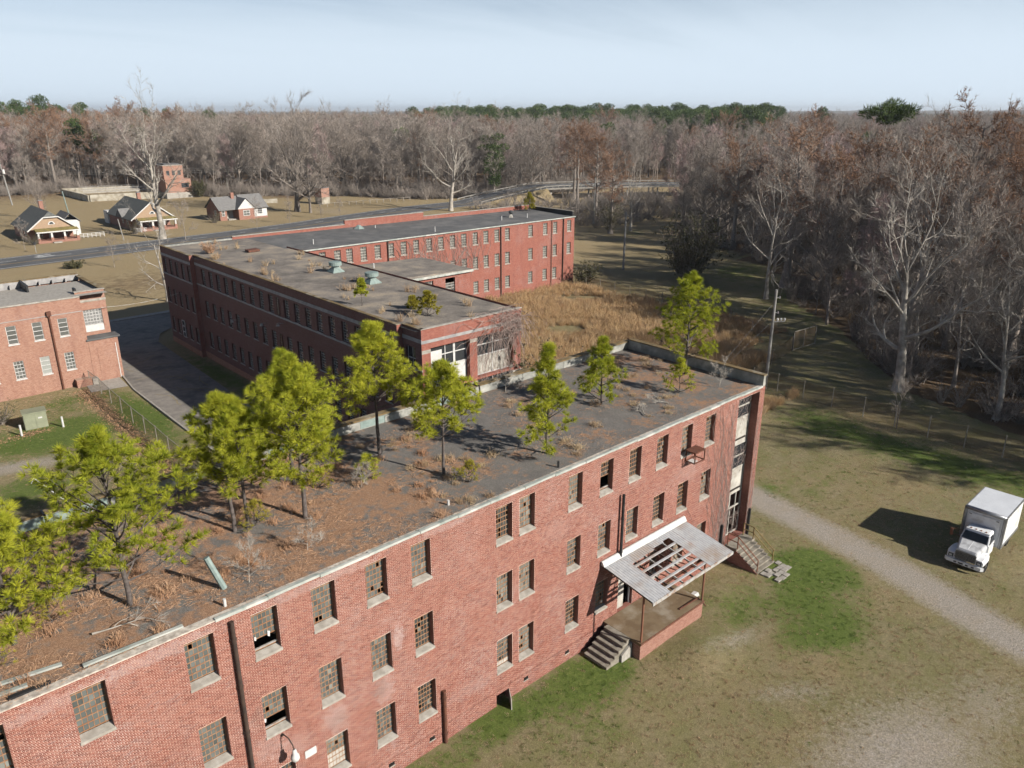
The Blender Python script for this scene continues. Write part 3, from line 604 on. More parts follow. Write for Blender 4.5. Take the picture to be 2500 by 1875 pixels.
mp_ = MB(); mp_.box(-PW/2+0.008, PW/2-0.008, -0.002, 0.002, -PH/2+0.01, PH/2-0.01)
me_pane = None
wins.sort(key=lambda w_: w_[0]**2 + (30.1-TOPS[w_[1]])**2)
near_w = [w_ for w_ in wins if in_view(w_[0], 25, TOPS[w_[1]]-1.0)][:7]
wr = random.Random(21); rest = MB(); boards = {(12.29, 1): 3, (22.2, 1): 1}
for (u, r) in wins:
    zb = TOPS[r]-WH
    nopen = {(9.76, 3): 2, (9.76, 2): 2, (29.82, 3): 3}.get((u, r), 0)
    if nopen: fo = muntins(nopen).build('window', M['rust_bar'], nw)
    elif me_fr is None: fo = mb_f.build('window', M['rust_bar'], nw); me_fr = fo.data
    else: fo = link('window', me_fr, nw)
    fo.location = (u, Y0, zb)
    if me_sill is None:
        ms_ = MB(); ms_.hexa([(-WW/2-0.03, -0.045, -0.11), (WW/2+0.03, -0.045, -0.11), (WW/2+0.03, 0.30, -0.11), (-WW/2-0.03, 0.30, -0.11), (-WW/2-0.03, -0.045, 0.0), (WW/2+0.03, -0.045, 0.0), (WW/2-0.002, 0.30, 0.085), (-WW/2+0.002, 0.30, 0.085)])
        s_ = ms_.build('sill', M['sill'], fo); me_sill = s_.data
    else: link('sill', me_sill, fo)
    open_rows = {(9.76, 3): 2, (9.76, 2): 2, (29.82, 3): 3}.get((u, r), 0); nb = boards.get((u, r), 0)
    wk = wr.choice((0, 0, 1, 1, 2)); hole_p = wr.choice((0.01, 0.02, 0.04, 0.10)); hx, hz__ = wr.randrange(NC), wr.randrange(NR)
    for j in range(NR):
        for i in range(NC):
            if j < open_rows: continue
            if j < nb: continue
            if wr.random() < hole_p*(3.0 if abs(i-hx)+abs(j-hz__) < 2 else 0.7): continue
            x = -WW/2+0.03+(i+0.5)*PW; zc = 0.15+(j+0.5)*PH; ti, tj = wr.gauss(0, 0.035), wr.gauss(0, 0.05)
            if (u, r) in near_w:
                if me_pane is None: po = mp_.build('pane', M['pane_obj'], fo); me_pane = po.data
                else: po = link('pane', me_pane, fo)
                po.location = (x, 0.3, zc); po.rotation_euler = (ti, 0, tj)
            else:
                dx, dz = PW/2-0.008, PH/2-0.01
                q = [(u+x+a*dx, Y0+0.3+a*dx*tj+b_*dz*ti, zb+zc+b_*dz) for a, b_ in ((-1, -1), (1, -1), (1, 1), (-1, 1))]; rest.quad(*q, wk if wr.random() < 0.85 else wr.randrange(3))
    if nb:
        mb = MB(); mb.box(-WW/2+0.04, WW/2-0.04, 0.29, 0.31, 0.15, 0.14+nb*PH); mb.build('board', M['panel'], fo)
    if open_rows:
        mb = MB(); mb.box(-WW/2+0.036, WW/2-0.036, 0.26, 0.34, 0.14+0.05, 0.14+0.09); mb.build('open_sash', M['steel'], fo)
tag(rest.build('panes', [M['pane'], M['pane_blk'], M['pane_mid']], nw), kind='stuff')
for (u, z, dx, dz) in ((9.35, 10.72, 0.05, 0.18), (9.9, 10.75, 0.06, 0.28), (9.3, 6.75, 0.06, 0.2)):      # torn scraps in the open sashes
    mb = MB(); mb.quad((u, Y0+0.25, z), (u+dx*1.6, Y0+0.24, z-dz*0.2), (u+dx, Y0+0.22, z-dz), (u-dx*0.3, Y0+0.23, z-dz*0.8)); mb.build('torn_scrap', M['white'], nw)
# room back and floors, coloured dark to stand for the unlit interior
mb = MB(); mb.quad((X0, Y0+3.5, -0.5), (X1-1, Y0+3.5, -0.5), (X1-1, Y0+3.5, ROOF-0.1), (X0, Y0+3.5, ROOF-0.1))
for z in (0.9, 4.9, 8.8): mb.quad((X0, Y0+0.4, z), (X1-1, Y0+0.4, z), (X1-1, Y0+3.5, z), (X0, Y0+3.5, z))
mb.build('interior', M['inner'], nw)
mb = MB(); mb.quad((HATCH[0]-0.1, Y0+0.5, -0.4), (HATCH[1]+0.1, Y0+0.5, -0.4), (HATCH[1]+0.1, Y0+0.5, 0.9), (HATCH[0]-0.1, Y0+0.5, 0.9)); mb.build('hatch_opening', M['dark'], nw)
mb = MB(); mb.hexa([(22.46, Y0-0.02, -0.2), (22.5, Y0-0.02, -0.2), (22.05, Y0-0.75, -0.2), (22.01, Y0-0.73, -0.2), (22.46, Y0-0.02, 0.70), (22.5, Y0-0.02, 0.70), (22.05, Y0-0.72, 0.66), (22.01, Y0-0.70, 0.66)]); mb.build('hatch_board', M['panel'], nw)
# door behind the dock
mb = MB(); mb.box(DOOR[0]+0.01, DOOR[0]+0.08, Y0+0.2, Y0+0.3, 1.2, 3.59); mb.box(DOOR[1]-0.08, DOOR[1]-0.01, Y0+0.2, Y0+0.3, 1.2, 3.59); mb.box(DOOR[0]+0.081, DOOR[1]-0.081, Y0+0.2, Y0+0.3, 3.5, 3.59); d_ = mb.build('door', M['white'], nw)
mb = MB(); mb.box(DOOR[0]+0.085, DOOR[0]+0.80, Y0+0.22, Y0+0.27, 1.22, 3.48); mb.build('door_leaf', M['panel'], d_)
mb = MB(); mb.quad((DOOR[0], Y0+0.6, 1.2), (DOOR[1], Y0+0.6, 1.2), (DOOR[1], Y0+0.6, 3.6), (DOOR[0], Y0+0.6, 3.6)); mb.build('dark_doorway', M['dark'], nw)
# stair bay: glazed strips and panels
a, b_, _, _ = BAY; yb_ = Y0+0.62
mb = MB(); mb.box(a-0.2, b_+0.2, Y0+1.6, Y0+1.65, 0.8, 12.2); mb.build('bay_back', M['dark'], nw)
sb = MB()
for z in (12.05, 11.18, 10.32, 8.31, 7.42, 6.48, 4.54, 3.4, 1.28): sb.box(a+0.04, b_-0.04, yb_-0.04, yb_+0.04, z-0.05, z+0.05)
for x in (a+0.02, b_-0.06): sb.box(x, x+0.07, yb_-0.045, yb_+0.045, 1.2, 12.1)
sb.box(a+1.2, a+1.27, yb_-0.043, yb_+0.043, 1.33, 3.35); sb.box(a+0.5, a+0.57, yb_-0.043, yb_+0.043, 1.33, 4.49); sb.box(b_-0.7, b_-0.63, yb_-0.043, yb_+0.043, 1.33, 4.49)
bay = sb.build('stair_window', M['panel'], nw)
for z0, z1 in ((8.36, 10.27), (4.59, 6.43)):
    mb = MB(); mb.box(a+0.1, b_-0.07, yb_-0.02, yb_+0.02, z0, z1); mb.box(a+0.3, b_-0.35, yb_-0.035, yb_-0.021, z0+0.25, z1-0.3); mb.build('panel', M['panel'], bay)
for z0, z1 in ((10.37, 11.13), (11.23, 12.0), (6.53, 7.37), (7.47, 8.26)):
    mb = MB(); mb.quad((a+0.1, yb_, z0), (b_-0.07, yb_, z0), (b_-0.07, yb_, z1), (a+0.1, yb_, z1)); mb.build('pane', M['pane_dark'], bay)
mb = MB(); mb.box(a+0.6, a+1.18, yb_-0.02, yb_+0.02, 3.5, 4.45); mb.build('board', M['panel'], bay)
# rain pipes and fittings
def pipe(x, z0, z1, r, m, d=0.12, name='drain_pipe'):
    mb = MB(); mb.tube((x, Y0-d, z0), (x, Y0-d, z1), r, r, 10, cap=True)
    zz_ = z0+0.6
    while zz_ < z1: mb.tube((x, Y0-d, zz_-0.05), (x, Y0-d, zz_+0.05), r*1.25, r*1.25, 10, cap=True); zz_ += 2.2
    return mb.build(name, m, nw)
pipe(8.45, -0.3, 12.1, 0.085, M['pipe']); pipe(18.1, 0.0, 3.2, 0.10, M['rust']); pipe(42.2, 1.0, 3.1, 0.10, M['black']); pipe(45.72, 0.7, 3.1, 0.09, M['black'])
pipe(31.17, 5.05, 9.4, 0.085, M['black'], 0.2)
for x in (14.95, 17.35, 23.75, 27.0):
    mb = MB(); mb.box(x-0.16, x+0.16, Y0-0.006, Y0+0.05, 0.55, 0.75, 0); mb.box(x-0.2, x+0.2, Y0-0.03, Y0+0.03, 0.50, 0.54, 1); mb.build('crawl_vent', [M['dark'], M['sill']], nw)
lm_ = thing('wall_lamp', 'white bell-shaped lamp on a curved arm on the brick wall', 'lamp', (9.86, Y0, 5.75))
mb = MB(); pts = [(0, 0, 0), (0.02, -0.18, 0.10), (0.08, -0.42, 0.06), (0.14, -0.62, -0.18), (0.16, -0.68, -0.42)]
for p, q in zip(pts[:-1], pts[1:]): mb.tube(p, q, 0.025, 0.025, 6)
mb.tube((0, 0.0, 0), (0, -0.03, 0), 0.08, 0.08, 8, cap=True); mb.build('arm', M['pipe'], lm_)
mb = MB(); mb.lathe((0.16, -0.68, -0.95), [(0.02, 0.0), (0.15, 0.03), (0.19, 0.12), (0.17, 0.27), (0.10, 0.36), (0.08, 0.55), (0.0, 0.56)], 14); mb.build('shade', M['white'], lm_, smooth=True)
mb = MB(); mb.box(10.74, 11.27, Y0-0.03, Y0-0.008, 3.88, 4.26); tag(mb.build('wall_sign', M['white']), 'blank white rectangular board on the brick wall beside the lamp', 'sign')
ac = thing('air_conditioner_bracket', 'empty brown metal box bracket hanging below a top floor window', 'bracket', (37.75, Y0, 9.55))
mb = MB()
for x in (-0.5, 0.5):
    for z in (0.0, 0.68): mb.beam((x, 0, z), (x, -0.75, z), 0.06, 0.06)
    mb.beam((x, -0.72, 0.03), (x, -0.72, 0.65), 0.06, 0.06); mb.beam((x, -0.05, 0.03), (x, -0.05, 0.65), 0.06, 0.06)
for y in (-0.72, -0.05):
    for z in (0.0, 0.68): mb.beam((-0.47, y, z), (0.47, y, z), 0.06, 0.06)
mb.build('frame', M['rust'], ac); mb = MB(); mb.box(-0.53, 0.53, -0.76, 0.0, 0.712, 0.73); mb.build('top_sheet', M['rust'], ac)
mb = MB(); mb.box(-0.40, 0.1, -0.55, -0.1, -0.05, -0.032); mb.build('shelf', M['white'], ac)

# ------------------------------------------------------------------ loading dock with its broken canopy
dock = thing('loading_dock', 'rust stained concrete loading dock with brick sides against the wing', 'dock', (30.15, 22.2, 0))
mb = MB(); mb.box(0, 6.15, 0, 2.78, -0.4, 1.02); mb.build('base', M['brick_house'], dock)
mb = MB(); mb.box(-0.05, 6.2, -0.05, 2.78, 1.023, 1.2); mb.build('slab', M['deck_conc'], dock)
mb = MB(); mb.box(-0.06, 6.21, -0.085, -0.053, 1.08, 1.203); mb.build('edge_angle', M['rust'], dock)
st = thing('dock_steps', 'dark concrete steps climbing along the wall to the loading dock', 'steps', (30.1, 22.9, 0))
for i in range(6):
    mb = MB(); z1 = 1.14-0.19*i; mb.box(-0.34*(i+1), -0.34*i-0.003, 0.0, 1.7, -0.2, z1); mb.box(-0.34*(i+1)-0.03, -0.34*i-0.004, -0.02, 1.72, z1+0.002, z1+0.05); mb.build('step', M['step_conc'], st)
mb = MB(); mb.hexa([(-0.9, -0.16, -0.2), (-0.02, -0.16, -0.2), (-0.02, -0.03, -0.2), (-0.9, -0.03, -0.2), (-0.9, -0.16, 0.5), (-0.02, -0.16, 0.95), (-0.02, -0.03, 0.95), (-0.9, -0.03, 0.5)]); mb.build('side_wall', M['concrete'], st)
can = thing('dock_canopy', 'broken corrugated metal canopy with open roof bars over the dock', 'canopy', (0, 0, 0))
def cpt(u, t, dz=0.0):          # t 0 at the wall, 1 at the low edge
    return Vector((u + 0.28*t, 24.95 - 3.62*t, 5.22 - 0.85*t + dz))
UL, UR = 29.65, 37.5
def corr(u0, u1, t0, t1, n):
    mb = MB(); per = 0.19; m_ = max(2, int((u1-u0)/per*4)); rows = [t0+(t1-t0)*k/3 for k in range(4)]
    for i in range(m_):
        a_, b2 = u0+(u1-u0)*i/m_, u0+(u1-u0)*(i+1)/m_; za, zb = 0.022*math.sin(2*math.pi*a_/per), 0.022*math.sin(2*math.pi*b2/per)
        for ta, tb in zip(rows[:-1], rows[1:]):
            mb.quad(cpt(a_, ta, za), cpt(a_, tb, za), cpt(b2, tb, zb), cpt(b2, ta, zb))
    return mb
for (u0, u1, t0, t1) in ((UL, UL+0.85, 0, 1.0), (UL+0.85, UL+1.6, 0.0, 0.985), (UL+1.6, UL+2.7, 0.0, 0.25), (UL+2.7, UL+3.8, 0.0, 0.23), (UL+3.8, UL+4.9, 0.0, 0.20), (UL+4.9, UR-2.36, 0.0, 0.17), (UR-2.36, UR-1.6, 0.0, 1.0), (UR-1.6, UR-0.8, 0.0, 1.0), (UR-0.8, UR, 0.0, 1.0)):
    c_ = corr(u0+0.004, u1-0.004, t0, t1, 0); k = rnd.uniform(0, 0.012); c_.v = [(v[0], v[1], v[2]+0.09+k) for v in c_.v]; c_.build('roof_sheet', M['galv'], can)
mb = MB(); mb.hexa([cpt(UL-0.05, 0.005, 0.12), cpt(UR+0.05, 0.005, 0.12), cpt(UR+0.05, 0.07, 0.12), cpt(UL-0.05, 0.07, 0.12), cpt(UL-0.05, 0.005, 0.36), cpt(UR+0.05, 0.005, 0.36), cpt(UR+0.05, 0.028, 0.36), cpt(UL-0.05, 0.028, 0.36)]); mb.build('wall_flashing', M['white'], can)
for t in (0.06, 0.30, 0.45, 0.60, 0.75, 0.88):
    mb = MB(); u1 = UR-0.1 if t in (0.06, 0.88) else UR-1.9+rnd.uniform(-0.5, 0.2); mb.beam(cpt(UL+0.1, t, 0.03), cpt(u1, t, 0.03), 0.13, 0.08); mb.build('purlin', M['galv'], can)
for k in range(9):
    u = UL+0.15+(UR-UL-0.3)*k/8; mb = MB(); mb.beam(cpt(u, 0.01, -0.06), cpt(u, 0.985, -0.06), 0.06, 0.10); mb.build('rafter', M['steel'] if k % 2 else M['pipe'], can)
    if 1 < k < 7:
        mb = MB(); mb.beam(cpt(u, 0.2, -0.14), cpt(u, 0.5, -0.55), 0.04, 0.04); mb.beam(cpt(u, 0.5, -0.55), cpt(u, 0.85, -0.14), 0.04, 0.04); mb.build('brace', M['rust'], can)
mb = MB(); mb.beam(cpt(UL-0.03, 0.99, 0.0), cpt(UR+0.03, 0.99, 0.0), 0.07, 0.2); mb.build('gutter', M['steel'], can)
for u in (30.25, 36.25):
    mb = MB(); mb.tube((u, 22.25, 1.19), (u, 22.25, 4.36), 0.065, 0.065, 8); mb.build('post', M['rust_light'], can)
mb = MB(); mb.beam((30.25, 22.25, 4.33), (36.25, 22.25, 4.33), 0.09, 0.12); mb.build('beam', M['rust'], can)
sg = thing('fallen_downpipe', 'fallen rusty metal strip bent over the corner of the dock', 'pipe', (0, 0, 0))
mb = MB(); mb.beam((34.4, 22.6, 1.24), (36.2, 22.5, 1.28), 0.07, 0.06); mb.beam((36.2, 22.5, 1.28), (36.5, 22.1, 0.75), 0.09, 0.05); mb.build('strip', M['rust'], sg)
rk = random.Random(2)
for k, (x, y) in enumerate(((36.9, 23.2), (37.5, 23.7), (37.1, 23.9))):
    mb = MB(); a_ = rk.uniform(0.25, 0.5); mb.hexa([(x-a_, y-0.18, 0.05), (x+a_, y-0.2, 0.05), (x+a_*0.9, y+0.2, 0.05), (x-a_*0.8, y+0.17, 0.05), (x-a_*0.8, y-0.12, 0.34), (x+a_*0.7, y-0.15, 0.38), (x+a_*0.6, y+0.14, 0.36), (x-a_*0.6, y+0.1, 0.33)])
    tag(mb.build('concrete_chunk', M['white']), ('broken white slab leaning outermost by the dock corner', 'broken white slab farthest from the dock post', 'broken white slab lying nearest the wing behind the dock')[k], 'rubble', 'rubble beside the dock')
# side steps with railings at the stair bay
ss = thing('entrance_steps', 'worn concrete entrance steps with yellowed railings at the stair bay', 'steps', (43.0, 25, 0))
mb = MB(); mb.box(0, 2.35, -0.95, -0.01, -0.2, 1.2); mb.build('landing', M['step_conc'], ss)
mb = MB(); mb.hexa([(-0.06, -2.7, -0.2), (-0.003, -2.7, -0.2), (-0.003, -0.02, -0.2), (-0.06, -0.02, -0.2), (-0.06, -2.7, 0.1), (-0.003, -2.7, 0.1), (-0.003, -0.95, 1.1), (-0.06, -0.95, 1.1)]); mb.build('side_wall', M['brick_house'], ss)
for i in range(6):
    z1 = 1.03-0.17*i; mb = MB(); mb.box(0, 2.2, -0.953-0.29*(i+1), -0.953-0.29*i-0.003, -0.2, z1-0.05); mb.box(-0.02, 2.23, -0.953-0.29*(i+1)-0.03, -0.953-0.29*i-0.004, z1-0.047, z1); mb.build('step', M['step_conc'], ss)
for x in (0.1, 2.1):
    mb = MB(); P0 = [(x, -0.15, 1.2), (x, -0.95, 1.2), (x, -2.6, 0.1)]; T0 = [(p[0], p[1], p[2]+0.95) for p in P0]
    for p, q in zip(P0, T0): mb.tube(p, q, 0.04, 0.04, 6)
    for h_ in (0.95, 0.5):
        for i in (0, 1): mb.tube((P0[i][0], P0[i][1], P0[i][2]+h_), (P0[i+1][0], P0[i+1][1], P0[i+1][2]+h_), 0.038, 0.038, 6)
    mb.build('railing', M['yellow'] if x > 1 else M['rust_light'], ss)
mb = MB(); q = [(44.1, 22.2), (45.8, 22.35), (45.4, 20.95), (43.3, 20.9)]
pg = thing('broken_paving', 'pale broken paving pieces lying at the foot of the entrance steps', 'paving', (44.4, 21.6, 0))
pr = random.Random(5)
for i in range(5):
    for j in range(4):
        x = -1.0+i*0.48+pr.uniform(-0.05, 0.05); y = -0.65+j*0.36+pr.uniform(-0.04, 0.04)
        if pr.random() < 0.12: continue
        mb = MB(); t = pr.uniform(-0.02, 0.05); mb.box(x-0.22, x+0.22, y-0.16, y+0.16, -0.02, 0.10+t); mb.build('slab', M['concrete'], pg)
M['pane_milk'] = glass('milky_glass', (0.34, 0.35, 0.32), (0.46, 0.47, 0.44), 0.3)
# ------------------------------------------------------------------ window maker shared by the other buildings
def hopper(w_, h_, rows, cols, depth, bar=0.05, fm='white', gm_='pane_dark', mid=None):
    f = MB(); d0, d1 = depth-0.05, depth+0.03
    f.box(-w_/2, -w_/2+bar, d0, d1, 0, h_); f.box(w_/2-bar, w_/2, d0, d1, 0, h_); f.box(-w_/2+bar+0.001, w_/2-bar-0.001, d0, d1, h_-bar, h_); f.box(-w_/2+bar+0.001, w_/2-bar-0.001, d0, d1, 0, bar)
    for j in range(1, rows): z = h_*j/rows; f.box(-w_/2+bar+0.001, w_/2-bar-0.001, d0-0.04, d1, z-bar/2, z+bar/2)
    for i in range(1, cols): x = -w_/2+w_*i/cols; f.box(x-bar*0.3, x+bar*0.3, d0+0.01, d1-0.01, bar, h_-bar)
    g = MB()
    for j in range(rows):
        for i in range(cols):
            xa, xb = -w_/2+w_*i/cols+0.01, -w_/2+w_*(i+1)/cols-0.01; za, zb = h_*j/rows+0.01, h_*(j+1)/rows-0.01; t = rnd.uniform(-0.02, 0.05)
            g.quad((xa, depth-t, za), (xb, depth-t, za), (xb, depth, zb), (xa, depth, zb))
    return f, g, fm, gm_
WCACHE = {}
def put_window(key, spec, parent, loc, rotz=0, sill=None, panes_single=False):
    if key not in WCACHE:
        f, g, fm, gm_ = hopper(*spec[0], **spec[1]); fo = f.build('window', M[fm], parent)
        go = g.build('glazing', M[gm_], fo); so_ = None
        if sill:
            s_ = MB(); ww = spec[0][0]; s_.box(-ww/2-0.06, ww/2+0.06, -0.06, spec[0][4]-0.06, -0.13, -0.005); so_ = s_.build('sill', M[sill], fo)
        WCACHE[key] = (fo.data, go.data, so_.data if so_ else None)
    else:
        a, g_, s_ = WCACHE[key]; fo = link('window', a, parent); link('glazing', g_, fo)
        if s_: link('sill', s_, fo)
    fo.location = loc; fo.rotation_euler = (0, 0, rotz); return fo
# ------------------------------------------------------------------ the far wings
fb = thing('brick_building', 'L-shaped brick building with long shaded window wall and dark flat roofs', 'building', (0, 0, 0))
UA, UB, UC = 35.35, 34.8, 34.25          # near pavilion, long wall, far pavilion
ROW = (11.67, 7.72, 3.70)
W_H = 1.95
vs = [95.25, 92.95, 90.75, 88.5, 86.25, 83.95, 81.65, 79.3, 77.0, 73.45, 71.2, 68.9, 66.6, 64.25, 61.9, 59.6, 57.3, 55.0]
def PL(u):            # wall looking to -x: a runs along +y
    return lambda a, z, d: (u + d, a, z)
def side_wall(name, u, v0, v1, starts, w_, top, m):
    hs = [(s_-w_, s_, t-W_H, t) for s_ in starts for t in ROW]
    mb = MB(); P = PL(u)
    xs = MB(); wall_holes(xs, v0, v1, -0.6, top, hs, P); reveals(xs, hs, P, 0.3)
    xs.f = [tuple(reversed(q)) for q in xs.f]
    o = xs.build(name, m, fb)
    for h_ in hs: put_window(('dark', round(w_, 2)), ((w_, W_H, 7, 3, 0.26), dict(bar=0.045, fm='steel', gm_='pane_dark')), fb, (u, (h_[0]+h_[1])/2, h_[2]), R(-90), sill='stone_band')
    return o
TOPZ = 13.12
side_wall('long_wall', UB, 52.7, 97.1, vs, 1.12, TOPZ, M['brick_shade'])
side_wall('far_pavilion_wall', UC, 97.1, 107.3, [106.6, 104.6, 102.55, 100.4, 98.35], 1.0, TOPZ, M['brick_shade'])
hs = [(50.9, 52.3, t-2.1, t) for t in (11.4, 7.45, 3.6)]
xs = MB(); wall_holes(xs, 50.0, 52.7, -0.6, TOPZ, hs, PL(UA)); reveals(xs, hs, PL(UA), 0.3); xs.build('near_pavilion_wall', M['brick_shade'], fb)
for h_ in hs: put_window('pav', ((1.4, 2.1, 2, 2, 0.26), dict(bar=0.06, fm='white', gm_='pane_dark')), fb, (UA, 51.6, h_[2]), R(-90))
# narrow window in the long wall
for t in ROW:
    put_window('slim', ((0.5, W_H, 7, 1, 0.02), dict(bar=0.04, fm='pipe', gm_='pane_dark')), fb, (UB-0.06, 74.7, t-W_H), R(-90))
mb = MB(); mb.quad((UB, 52.7, -0.6), (UA, 52.7, -0.6), (UA, 52.7, TOPZ), (UB, 52.7, TOPZ)); mb.build('wall_return', M['brick_far'], fb)
mb = MB(); mb.quad((UC, 97.1, -0.6), (UB, 97.1, -0.6), (UB, 97.1, TOPZ), (UC, 97.1, TOPZ)); mb.build('wall_return', M['brick_far'], fb)
for (u, v0, v1) in ((UA, 49.95, 52.68), (UB, 52.66, 97.06), (UC, 97.04, 107.3)):
    mb = MB(); mb.box(u-0.05, u-0.004, v0, v1, 11.95, 12.27); mb.build('stone_band', M['stone_band'], fb)
    mb = MB(); mb.box(u-0.07, u-0.005, v0, v1, 9.50, 9.66); mb.build('string_course', M['stone_band'], fb)
    mb = MB(); mb.box(u-0.08, u-0.006, v0, v1, -0.5, 0.75); mb.build('plinth', M['brick_orange'], fb)
    mb = MB(); mb.box(u-0.08, u+0.3, v0, v1, TOPZ+0.003, TOPZ+0.07); mb.build('coping', M['moss'], fb)
dw = put_window('sidedoor', ((0.95, 2.3, 3, 1, 0.02), dict(bar=0.09, fm='white', gm_='pane_dark')), fb, (UC-0.07, 102.3, 1.6), R(-90))
# near end face with the big openings
PN = lambda a, z, d: (a, 50.0 + d, z)
bays = [(36.25, 40.45), (41.3, 45.5)]; hs = []
for t in (11.4, 7.45, 3.6): hs += [(a, b_, t-3.75, t) for a, b_ in bays]
xs = MB(); wall_holes(xs, UA, 46.5, -0.6, TOPZ, hs, PN); reveals(xs, hs, PN, 0.55); xs.build('porch_wall', M['brick_far'], fb)
mb = MB(); mb.box(UA-0.03, 46.53, 49.955, 49.997, 11.9, 12.16); mb.build('stone_band', M['stone_band'], fb)
for (a, b_) in ((UA-0.02, 36.24), (40.46, 41.29), (45.51, 46.53)):
    for t in (11.4, 7.45): mb = MB(); mb.box(a, b_, 49.96, 49.998, t-0.38, t-0.08); mb.build('pier_cap', M['sill'], fb)
mb = MB(); mb.box(UA-0.06, 46.55, 49.93, 50.3, TOPZ+0.003, TOPZ+0.07); mb.build('coping', M['sill'], fb)
for bi, (a, b_) in enumerate(bays):
    for t in (11.4, 7.45, 3.6):
        sb = MB(); y = 50.48
        for x in (a+0.02, b_-0.09, a+(b_-a)*(0.43 if bi == 0 else 0.5)): sb.box(x, x+0.07, y-0.03, y+0.03, t-3.75, t)
        for z in (t-0.06, t-0.95, t-1.95, t-3.7): sb.box(a+0.095, b_-0.095, y-0.028, y+0.028, z-0.04, z+0.04)
        if bi == 0: sb.box(b_-1.5, b_-1.28, y-0.034, y+0.034, t-1.9, t-0.1)
        wo = sb.build('porch_window', M['white'], fb)
        mb = MB(); mb.box(a+0.1, b_-0.1, y-0.02, y+0.02, t-3.64, t-2.0); mb.box(b_-1.7, b_-0.4, y-0.034, y-0.021, t-3.4, t-2.3); mb.build('panel', M['white'] if bi == 0 else M['panel'], wo)
        if bi == 0 and t > 11: mb = MB(); mb.box(a+0.1, a+1.5, y-0.015, y+0.015, t-1.9, t-0.5); mb.build('board', M['white'], wo)
        mb = MB(); mb.quad((a, y+0.04, t-2), (b_, y+0.04, t-2), (b_, y+0.04, t), (a, y+0.04, t)); mb.build('glazing', M['pane_dark'], wo)
mb = MB(); mb.quad((46.5, 50, -0.6), (46.5, 95.5, -0.6), (46.5, 95.5, TOPZ), (46.5, 50, TOPZ)); mb.build('courtyard_wall', M['brick_far'], fb)
# roofs
rf2, nt, b = new_mat('weathered_roof'); b.inputs['Roughness'].default_value = 0.95; b.inputs['Specular IOR Level'].default_value = 0.1
n1_, n2_ = noise(nt, 0.35, 7, 0.62), noise(nt, 9, 5, 0.7)
c = ramp(nt, n1_, [(0.35, (0.14, 0.125, 0.11)), (0.5, (0.215, 0.19, 0.165)), (0.66, (0.32, 0.27, 0.21))]); c = mix(nt, 1.0, c, ramp(nt, n2_, [(0.3, 0.7), (0.7, 1.2)]), 'MULTIPLY')
lk(nt, c, b.inputs['Base Color'])
M['tar'] = plain('tar_roof', (0.085, 0.085, 0.087), (0.12, 0.118, 0.115), 0.7, 0.92, c3=(0.15, 0.145, 0.14), scale3=0.25)
mb = MB(); mb.quad((UB+0.28, 50.28, 12.95), (46.45, 50.28, 12.95), (46.45, 95.0, 12.95), (UB+0.28, 95.0, 12.95)); mb.build('roof_deck', rf2, fb)
mb = MB(); mb.quad((UC+0.28, 95.0, 12.93), (46.0, 95.0, 12.93), (46.0, 106.9, 12.93), (UC+0.28, 106.9, 12.93)); mb.build('roof_deck', rf2, fb)
BV, BU = 95.5, 101.8
mb = MB(); mb.hexa([(44.6, BV-0.15, 12.2), (BU, BV-0.15, 12.2), (BU, 106.8, 12.2), (44.6, 106.8, 12.2), (44.6, BV-0.15, 12.28), (BU, BV-0.15, 12.28), (BU, 106.8, 12.6), (44.6, 106.8, 12.95)]); mb.build('back_roof', M['tar'], fb)
mb = MB(); mb.box(44.7, BU+0.06, BV-0.22, BV-0.155, 12.14, 12.31); mb.build('eave_trim', M['coping'], fb)
# back wing sunlit face
bw_u = [48.9+2.3*i for i in range(16)] + [85.2, 90.5, 94.05, 96.4, 100.0]
bw_u = [47.35+2.29*0.0 + x for x in (0.0, 2.3, 4.6, 6.35, 8.7, 11.0, 13.3, 15.5, 17.8, 20.15, 22.4, 24.65, 26.95, 29.25, 31.5, 33.8, 36.1)] ; bw_u = [49.35, 51.6, 53.95, 55.85, 58.15, 60.5, 62.8, 65.05, 67.3, 69.7, 71.95, 74.2, 76.5, 78.8, 81.05, 83.4, 85.7, 91.0, 94.5, 96.9, 100.45]
hs = [(u-0.52, u+0.52, t-W_H, t) for u in bw_u for t in (11.72, 7.78, 3.78) if not (t < 5 and u > 99)]
PB = lambda a, z, d: (a, BV + d, z)
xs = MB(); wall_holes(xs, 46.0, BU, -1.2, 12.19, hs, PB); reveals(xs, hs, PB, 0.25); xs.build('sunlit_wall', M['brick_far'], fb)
for h_ in hs:
    put_window('sunny%d' % rnd.randint(0, 2), ((1.04, W_H, 5, 3, 0.2), dict(bar=0.075, fm='panel', gm_='pane_pale')), fb, ((h_[0]+h_[1])/2, BV, h_[2]), 0, sill='sill')
mb = MB(); mb.quad((BU, BV, -1), (BU, 107.2, -1), (BU, 107.2, 13.1), (BU, BV, 12.19)); mb.quad((BU, 107.2, -1), (UC, 107.2, -1), (UC, 107.2, 13.0), (BU, 107.2, 13.0)); mb.build('outer_wall', M['brick_far'], fb)
for (a, b_, z) in ((44.0, 62, 13.3), (62, 77, 13.95), (77, BU-0.3, 13.3)):
    mb = MB(); mb.box(a+0.01, b_-0.01, 106.81, 107.16, 12.3, z); mb.build('parapet', M['brick_far'], fb)
    mb = MB(); mb.box(a, b_, 106.74, 107.24, z+0.003, z+0.08); mb.build('coping', M['sill'], fb)
mb = MB(); mb.box(UC+0.31, 43.98, 106.81, 107.16, 12.7, 13.12); mb.build('parapet', M['flash'], fb)
mb = MB(); mb.box(BU-0.29, BU-0.003, BV+0.3, 106.8, 12.2, 13.1, 0); mb.box(BU-0.34, BU+0.04, BV+0.3, 107.2, 13.103, 13.17, 1); mb.build('parapet', [M['black'], M['sill']], fb)
